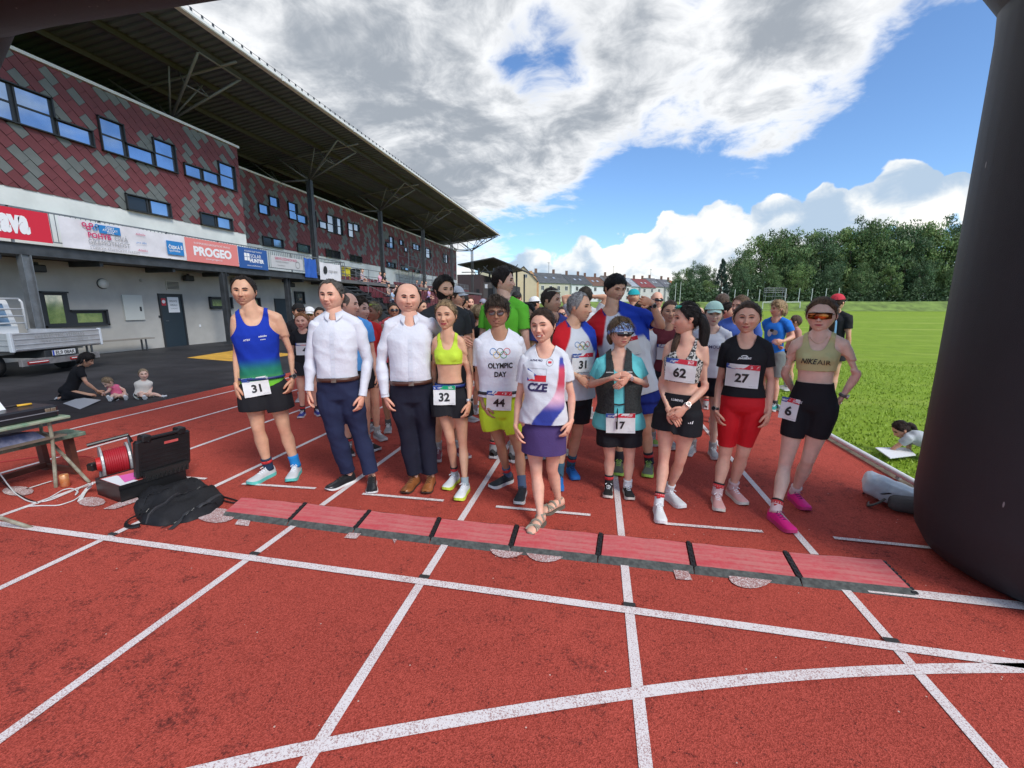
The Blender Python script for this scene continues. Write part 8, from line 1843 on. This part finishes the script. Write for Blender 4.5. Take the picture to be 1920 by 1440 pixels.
# cable reel
rc = W(222, 896) + np.array([0, 0, .17]); ax = nrm(np.array([.62, -.35, .0])); ax = nrm(W(246, 885) - W(196, 896)); ax[2] = 0; ax = nrm(ax)
rl_ = root('cable_reel', (rc[0], rc[1], 0), 'grey cable reel wound with bright red cable beside the open case', 'cable reel')
for s_ in (-1, 1):
    c = rc + ax * s_ * .095; MB().tube([c - ax * .008, c + ax * .008], .165, 28).build('flange', mat('reel_grey', (.42, .43, .43), .4, .3), rl_)
mb = MB(); P = []
for k in range(340):
    a = k * .42; P.append(rc + ax * (-.078 + .156 * abs(((k * .42 / 6.283 / 10.5) % 2) - 1)) + (np.array([0, 0, 1.0]) * math.cos(a) + np.cross(ax, [0, 0, 1.0]) * math.sin(a)) * (.10 + .00008 * k))
mb.tube(P, .0095, 6); mb.build('red_cable', mat('cable_red', (.38, .012, .022), .5), rl_, True)
c = rc - ax * .105; MB().tube([c - ax * .03, c + ax * .002], [.062, .07], 20).build('hub', mat('hub_red', (.50, .015, .015), .4), rl_); MB().box(c - ax * .05 - [0, 0, .01], (.07, .07, .07), bev=.01).build('socket_box', M_case, rl_)
MB().tube([rc - ax * .17 + [0, 0, .20], rc + ax * .12 + [0, 0, .235], rc + ax * .135 + [0, 0, .16]], .017, 8).build('reel_handle', M_case, rl_); MB().tube([rc + ax * .12 + [0, 0, -.165], rc + ax * .12 + [0, 0, .22]], .012, 6).tube([rc - ax * .12 + [0, 0, -.165], rc - ax * .11 + [0, 0, -.05]], .012, 6).build('stand', M_zinc, rl_)
# black bag lying flat
bg = root('black_bag', tuple(W(330, 955)), 'limp black drawstring rucksack lying flat on the red track', 'bag')
out = [(250, 952), (258, 935), (285, 915), (345, 897), (372, 905), (405, 917), (422, 932), (418, 945), (395, 965), (352, 980), (300, 988), (265, 984), (255, 970)]
rs_ = np.random.RandomState(4); ctr = W(335, 945); O2 = [W(*q) for q in out]; V = []; nr = 14; no = 52
O2 = np.array([lerp(O2[int(i * 13 / no) % 13], O2[(int(i * 13 / no) + 1) % 13], (i * 13 / no) % 1) for i in range(no)])
for k in range(nr + 1):
    t = k / nr
    for i in range(no):
        p_ = lerp(ctr, O2[i], t); z = .055 * (1 - t ** 2.2) ** .8 + .050 * (1 - t) ** .1 * (1 - abs(3 * noise.noise(Vector((p_[0] * 6, p_[1] * 4, 1.3))))) * (t < .97) + (.012 if t < .97 else 0)
        z += .012 * math.sin(p_[0] * 23 + p_[1] * 9) * (1 - t ** 4); V.append((p_[0], p_[1], max(.003, z)))
F = [[k * no + i, k * no + (i + 1) % no, (k + 1) * no + (i + 1) % no, (k + 1) * no + i] for k in range(nr) for i in range(no)]; mk('bag_body', V, F, mat('nylon_black', (.011, .011, .013), .62, var=.2, vscale=8, bump=.3, bscale=30, spec=.3), bg, True)
Vb = np.array(V)
def on_bag(pts, name, r, m):
    P = resamp([W(*q, .05) for q in pts], 22); Q = []
    for p_ in P: k = np.argmin(np.hypot(Vb[:, 0] - p_[0], Vb[:, 1] - p_[1])); Q.append((p_[0], p_[1], Vb[k, 2] + .004))
    MB().tube(Q, [r] * len(Q), 6).build(name, m, bg)
for pts in (((262, 948), (300, 922), (350, 905)), ((268, 968), (330, 942), (395, 918)), ((300, 980), (350, 962), (408, 940))): on_bag(pts, 'seam', (.004, .003), M_case)
for pts in (((275, 972), (320, 950), (352, 925), (372, 908)), ((318, 982), (345, 960), (385, 950), (412, 925))): on_bag(pts, 'shoulder_strap', (.018, .005), mat('webbing', (.03, .03, .034), .6))
MB().tube(resamp([W(262, 965, .05), W(245, 970, .03), W(231, 982, .015), W(240, 990, .01), W(262, 984, .03)], 16), [(.016, .006)] * 16, 6).build('handle', M_case, bg)
for a_ in (((415, 930), (440, 937), (452, 941)), ((418, 938), (436, 943), (455, 944))): MB().tube(resamp([W(*q, .015) for q in a_], 10), .006, 6).build('cord', M_case, bg)
# grey rucksack by the kerb
rb = root('grey_rucksack', tuple(W(1672, 955)), 'light grey rucksack with black straps lying against the black arch', 'bag')
c = W(1690, 958) + np.array([.03, .10, .0])
a_ = math.radians(-28); Rb = np.array([[math.cos(a_), -math.sin(a_), 0], [math.sin(a_), math.cos(a_), 0], [0, 0, 1.0]]) @ np.array([[.96, 0, .28], [0, 1, 0], [-.28, 0, .96]]); mb = MB(); mb.box(c + [.0, .05, .09], (.44, .30, .15), Rb, bev=.03); mb.box(c + [-.02, .03, .155], (.26, .2, .06), Rb, bev=.02)
_, V, T = 0, *voxel([(np.concatenate(mb.V), mb.F)], .014, 2); V = wrinkle(V, vnormals(V, T), rs_, .008, 18); V[:, 2] = np.maximum(V[:, 2], .004)
mk('bag_body', V, T.tolist(), mat('rucksack_grey', (.56, .60, .63), .7, var=.12, bump=.5, bscale=25), rb, True)
V, T = voxel([tubeV([c + [-.08, -.08, .06], c + [.12, -.16, .07]], [.07, .075], 12, round_=True)], .015, 2); V[:, 2] = np.maximum(V[:, 2], .004); mk('bottom_panel', V, T.tolist(), mat('rucksack_dark', (.10, .09, .085), .8, bump=.5), rb, True)
for a_ in (((1668, 925, .16), (1648, 928, .08), (1632, 920, .03), (1618, 925, .01)), ((1660, 935, .1), (1645, 945, .05), (1624, 950, .01), (1628, 942, .01))): MB().tube(resamp([W(*q) for q in a_], 12), [(.015, .005)] * 12, 6).build('strap', M_case, rb)
# table
tb = root('folding_table', tuple(W(100, 905)), 'worn green topped metal folding table with sloping legs at the left edge', 'table')
TZ = .62; fr0, fl0 = W(133, 781, TZ), W(-70, 822, TZ); tx = nrm(fl0 - fr0); ty = nrm(np.array([tx[1], -tx[0], 0])); ty = ty if ty @ FH > 0 else -ty; Lt = np.linalg.norm(fl0 - fr0) + .5
RR = np.stack([tx, ty, [0, 0, 1.0]], 1); M_gt2 = mat('table_green', (.13, .26, .16), .5, col2=(.34, .36, .26), vscale=14); M_leg = mat('table_leg', (.33, .32, .24), .55, col2=(.18, .14, .09), vscale=16)
MB().box(fr0 + tx * Lt / 2 + ty * .24, (Lt, .48, .028), RR, bev=.008).build('table_top', M_gt2, tb); MB().box(fr0 + tx * (Lt / 2) + ty * .24 - [0, 0, .17], (Lt - .06, .40, .012), RR).build('under_shelf', mat('shelf_brown', (.16, .12, .09), .7, var=.2), tb)
for f_, t_ in (((105, 914), fr0 + tx * .13 + ty * .06), ((168, 905), fr0 + tx * .02 + ty * .40), ((60, 990), fr0 + tx * (Lt - .1) + ty * .05)):
    MB().tube([t_ - [0, 0, .02], t_ - [0, 0, .18], W(*f_)], .014, 8).build('leg', M_leg, tb)
MB().tube([fr0 + tx * .13 + ty * .06 - [0, 0, .17], fr0 + tx * .02 + ty * .40 - [0, 0, .17]], .011, 6).build('crossbar', M_leg, tb)
bc = root('wooden_bench', tuple(W(110, 885)), 'low green plank bench on brown wooden trestle legs behind the folding table', 'bench'); BZ = .40
b0_, b1_ = W(162, 812, BZ), W(-60, 862, BZ); bxx = nrm(b1_ - b0_); byy = np.array([-bxx[1], bxx[0], 0]); byy = byy if byy @ FH > 0 else -byy; Lb = np.linalg.norm(b1_ - b0_); RB = np.stack([bxx, byy, [0, 0, 1.0]], 1)
for k in range(2): MB().box(b0_ + bxx * Lb / 2 + byy * (.07 + .15 * k), (Lb, .135, .04), RB, bev=.006).build('plank', mat('bench_green', (.035, .10, .075), .5, col2=(.20, .25, .18), vscale=9), bc)
for q in ((88, 880), (143, 888)):
    f_ = W(*q); MB().bar(f_, f_ + np.array([0, 0, BZ - .02]) - bxx * 0 + [-.02, 0, 0], .045, .075).build('leg', mat('bench_leg', (.11, .035, .02), .6, var=.3), bc)
MB().bar(W(86, 882) + [0, 0, .05], W(143, 890) + [0, 0, .05], .03, .05).build('stretcher', mat('bench_leg', (.11, .035, .02), .6, var=.3), bc); MB().bar(W(88, 884) + [0, 0, .07], W(-40, 925) + [0, 0, .07], .03, .05).build('stretcher', mat('bench_leg', (.11, .035, .02), .6, var=.3), bc)
# on the table
bf = root('briefcase', tuple(fr0 + tx * .4 + ty * .25 + [0, 0, .014]), 'closed black briefcase with metal clasps lying on the green table', 'briefcase'); bcn = fr0 + tx * .33 + ty * .24 + np.array([0, 0, .014 + .055]); MB().box(bcn, (.56, .38, .11), RR, bev=.015).build('case_shell', mat('briefcase', (.018, .018, .022), .35), bf)
for a_ in (-.2, -.24): MB().box(bcn + tx * a_ - ty * .195 + [0, 0, .02], (.035, .012, .03), RR, bev=.003).build('clasp', mat('brass', (.55, .48, .35), .3, .8), bf)
MB().box(bcn - ty * .192 - [0, 0, .0], (.55, .006, .008), RR).build('seam', mat('seam_grey', (.2, .2, .22), .4), bf)
pz = bcn + tx * .10 + [0, 0, .058]; o = mk('paper_stack', [pz + tx * a + ty * b + [0, 0, z] for a, b, z in ((-.12, -.02, .0), (.12, .0, .0), (.12, .10, .16), (-.10, .08, .17), (-.10, .08, .155), (.12, .10, .145), (.12, .02, 0), (-.12, .0, 0))], [[0, 1, 2, 3], [4, 5, 6, 7], [0, 3, 4, 7], [2, 1, 6, 5]], mat('paper', (.75, .76, .78), .6)); tag(o, 'curled white papers standing up on the black briefcase', 'paper')
cu = root('cutter', tuple(bcn - tx * .15 + [0, 0, .058]), 'yellow handled tool with black tip lying on the briefcase', 'tool'); q0 = bcn - tx * .20 + [0, 0, .068]; MB().tube([q0, q0 + tx * .09 + ty * .02], [(.014, .01)] * 2, 8, ).build('grip', mat('tool_yellow', (.75, .42, .03), .5), cu, True); MB().tube([q0 + tx * .09 + ty * .02, q0 + tx * .24 + ty * .0], [(.012, .008)] * 2, 8).build('tip', M_case, cu, True)
bo = root('water_bottle', tuple(fr0 + tx * .78 + ty * .08), 'clear plastic water bottle on the left end of the table', 'bottle'); q = fr0 + tx * .75 + ty * .07 + [0, 0, .015]
gl = mat('bottle_plastic', (.75, .85, .92), .08, trans=.85); MB().tube([q, q + [0, 0, .02], q + [0, 0, .07], q + [0, 0, .08], q + [0, 0, .15], q + [0, 0, .19], q + [0, 0, .215], q + [0, 0, .24]], [.034, .038, .038, .034, .038, .034, .016, .014], 16).build('bottle_body', gl, bo, True); MB().tube([q + [0, 0, .235], q + [0, 0, .258]], .017, 12).build('cap', mat('cap_blue', (.05, .15, .5), .4), bo)
o = MB().tube([W(108, 914) + [0.05, .03, 0], W(108, 914) + [0.05, .03, .005], W(108, 914) + [0.05, .03, .112], W(108, 914) + [0.05, .03, .12]], [.026, .033, .033, .026], 18).build('drink_can', mat('can_orange', (.70, .22, .05), .3, .4, col2=(.75, .4, .2), vscale=30), None, True); tag(o, 'orange drinks can on the track beside the table leg', 'can')
o = mk('folded_cloth', [fr0 + tx * a + ty * b + [0, 0, z - .165] for a, b, z in ((.15, .1, 0), (.8, .1, 0), (.8, .35, 0), (.15, .35, 0), (.2, .14, .07), (.75, .14, .09), (.72, .32, .08), (.22, .3, .06))], [[4, 5, 6, 7], [0, 1, 5, 4], [1, 2, 6, 5], [2, 3, 7, 6], [3, 0, 4, 7]], mat('cloth_blue', (.06, .08, .16), .9, col2=(.2, .2, .28), vscale=12)); tag(o, 'crumpled dark blue cloth on the shelf under the green table', 'cloth')
# cables
def cable(pts, r, m, lab):
    o = MB().tube(resamp([W(*q) for q in pts], 60), r, 6).build('cable', m, None, True); tag(o, lab, 'cable')
mw = mat('cable_white', (.66, .66, .64), .5)
cable([(-20, 870, .25), (0, 888, .15), (12, 905, .06), (28, 925, .01), (48, 938, .008), (65, 943, .008), (95, 938, .008), (125, 925, .008), (165, 908, .01)], .005, mw, 'white cable dropping from the table and running to the black case')
cable([(36, 955, .008), (45, 950, .008), (75, 948, .008), (110, 948, .01), (140, 938, .008), (160, 922, .012), (172, 912, .06)], .005, mw, 'white cable making the widest loop on the track in front')
cable([(70, 944, .012), (95, 932, .012), (118, 918, .02), (135, 915, .03), (148, 922, .012), (140, 930, .01), (148, 915, .012), (168, 906, .05)], .004, mw, 'white cable with a small curl near the black case')
for k in range(5): cable([(146 + k * 2, 940 - k, .008), (152 + k * 2, 928 - k, .015), (162 + k * 2, 915 - k, .04), (174, 908 - k, .11)], .0045, mw, ['first', 'second', 'third', 'fourth', 'fifth'][k] + ' strand from the left in the white cable bundle by the case')
cable([(-10, 868, .01), (60, 858, .01), (120, 855, .01), (166, 856, .02), (196, 870, .08)], .004, mat('cable_red', (.55, .015, .03), .4), 'thin red cable running from the reel behind the bench')
cable([(0, 900, .01), (20, 918, .01), (50, 935, .01), (70, 942, .01)], .004, M_case, 'thin black cable under the white one')
# ------------------------------------------------------------------ truck
TC = np.array((-12.85, 8.12, 0.0)); hd = nrm(np.array((-.98, -.19, 0))); rt = np.array((-hd[1], hd[0], 0)); rt = rt if rt[1] > 0 else -rt
tk = root('flatbed_truck', tuple(TC), 'small white flatbed truck with silver drop sides seen from behind at the left edge', 'truck')
T_ = lambda x, y, z: TC + rt * x + hd * y + np.array([0, 0, z])
RTk = np.stack([rt, hd, [0, 0, 1.0]], 1); M_al = mat('alloy', (.55, .57, .60), .35, .6, var=.08); M_tw = mat('truck_white', (.72, .73, .73), .3, coat=.3); M_tyre = mat('tyre', (.015, .015, .016), .85)
def tb_(name, x0, x1, y0, y1, z0, z1, m, bev=.01, par=tk): return MB().box(T_((x0 + x1) / 2, (y0 + y1) / 2, (z0 + z1) / 2), (x1 - x0, y1 - y0, z1 - z0), RTk, bev=bev).build(name, m, par)
tb_('bed_floor', -1.0, 1.0, .03, 1.9, .60, .68, mat('bed_grey', (.18, .18, .18), .7))
tg = tb_('tailgate', -1.0, 1.0, -.02, .02, .62, 1.02, M_al)
for z in (.65, .75, .87, .99): tb_('rib', -.99, .99, -.035, -.02, z, z + .018, M_al, .003, tg)
for x in (-1.03, 1.03): tb_('corner_post', x - .03, x + .03, -.03, .05, .60, 1.04, mat('alloy_light', (.66, .70, .75), .3, .3), .01)
flat_text('lettering', 'alkè ELECTRIC VEHICLES', .12, T_(-.0, -.04, .93), rt, (0, 0, 1.0), dG, tg, 0, 0, .9); flat_text('lettering', 'www.alke-elektromobily.cz', .10, T_(.1, -.04, .81), rt, (0, 0, 1.0), dG, tg)
for x in (-1.02, 1.02): tb_('side_board', x - .02, x + .02, .05, 1.9, .62, 1.02, M_al)
for z in (.75, .87): tb_('rib', -1.055, -1.04, .06, 1.88, z, z + .018, M_al, .003)
# headboard rack
mb = MB(); 
for x in (-.98, .98): mb.tube([T_(x, 1.87, 1.02), T_(x, 1.87, 1.72), T_(x * .93, 1.87, 1.80)], .028, 8)
mb.tube([T_(-.92, 1.87, 1.8), T_(.92, 1.87, 1.8)], .028, 8)
for z in (1.18, 1.36, 1.54): mb.tube([T_(-.98, 1.87, z), T_(.98, 1.87, z)], .02, 8)
mb.build('headboard_rack', mat('rack_white', (.66, .67, .67), .4), tk, True)
# cab
V = []; prof = ((1.96, .45), (1.96, 1.10), (2.04, 1.75), (2.2, 1.84), (2.85, 1.82), (3.2, 1.2), (3.5, 1.0), (3.55, .45))
for x, k in ((-.86, 1), (.86, 1)):
    for y, z in prof: V.append(T_(x * (1 if z < 1.4 else .92), y, z))
n = len(prof); mk('cab', V, [list(range(n)), [n + i for i in range(n)][::-1]] + [[i, i + n, (i + 1) % n + n, (i + 1) % n] for i in range(n)], M_tw, tk)
mk('rear_window', [T_(x, y, z) for x, y, z in ((-.70, 1.945, 1.12), (.70, 1.945, 1.12), (.66, 2.02, 1.68), (-.66, 2.02, 1.68))], [[0, 1, 2, 3]], mat('truck_glass', (.04, .06, .08), .06, .4, col2=(.25, .33, .4), vscale=2), tk)
tb_('chassis', -.40, .40, -.0, 3.4, .40, .58, M_fr); tb_('mudguard', -.98, -.62, .45, 1.3, .52, .60, mat('mudguard', (.5, .5, .48), .5)); tb_('mudguard', .62, .98, .45, 1.3, .52, .60, mat('mudguard', (.5, .5, .48), .5))
bp_ = tb_('rear_bumper', -.92, .92, -.02, .07, .26, .42, mat('bumper', (.16, .15, .15), .6, var=.2))
for x in (-.6, .35):
    tb_('tail_lamp', x - .22, x + .22, -.05, -.02, .30, .37, mat('tail_red', (.30, .02, .02), .2), .005)
    tb_('warning_stripe', x - .2, x + .2, -.055, -.05, .34, .355, mat('print_white', (.8, .8, .8), .6), 0)
np_ = tb_('number_plate', -.27, .27, -.05, -.035, .45, .57, mat('plate_white', (.62, .62, .62), .4), .002); flat_text('lettering', 'EL9 08AK', .125, T_(.03, -.053, .51), rt, (0, 0, 1.0), M_pk, np_, .02, 0, .9); tb_('plate_band', -.27, -.235, -.053, -.05, .45, .57, mat('plate_blue', (.02, .06, .4), .4), 0, np_)
for x, y in ((-.82, .85), (.82, .85), (-.80, 2.9), (.80, 2.9)):
    w = MB().tube([T_(x - .10, y, .28), T_(x - .085, y, .28), T_(x + .085, y, .28), T_(x + .10, y, .28)], [.25, .28, .28, .25], 26).build('wheel', M_tyre, tk, True)
    sgn = -1 if x < 0 else 1; MB().tube([T_(x + sgn * .09, y, .28), T_(x + sgn * .106, y, .28)], [.17, .16], 22).build('rim', mat('rim_silver', (.6, .6, .6), .35, .6), w); MB().tube([T_(x + sgn * .10, y, .28), T_(x + sgn * .13, y, .28)], [.07, .06], 14).build('hub', mat('hub_dark', (.12, .12, .12), .5), w)
for s_ in [TS]: bpy.data.scenes.remove(s_)
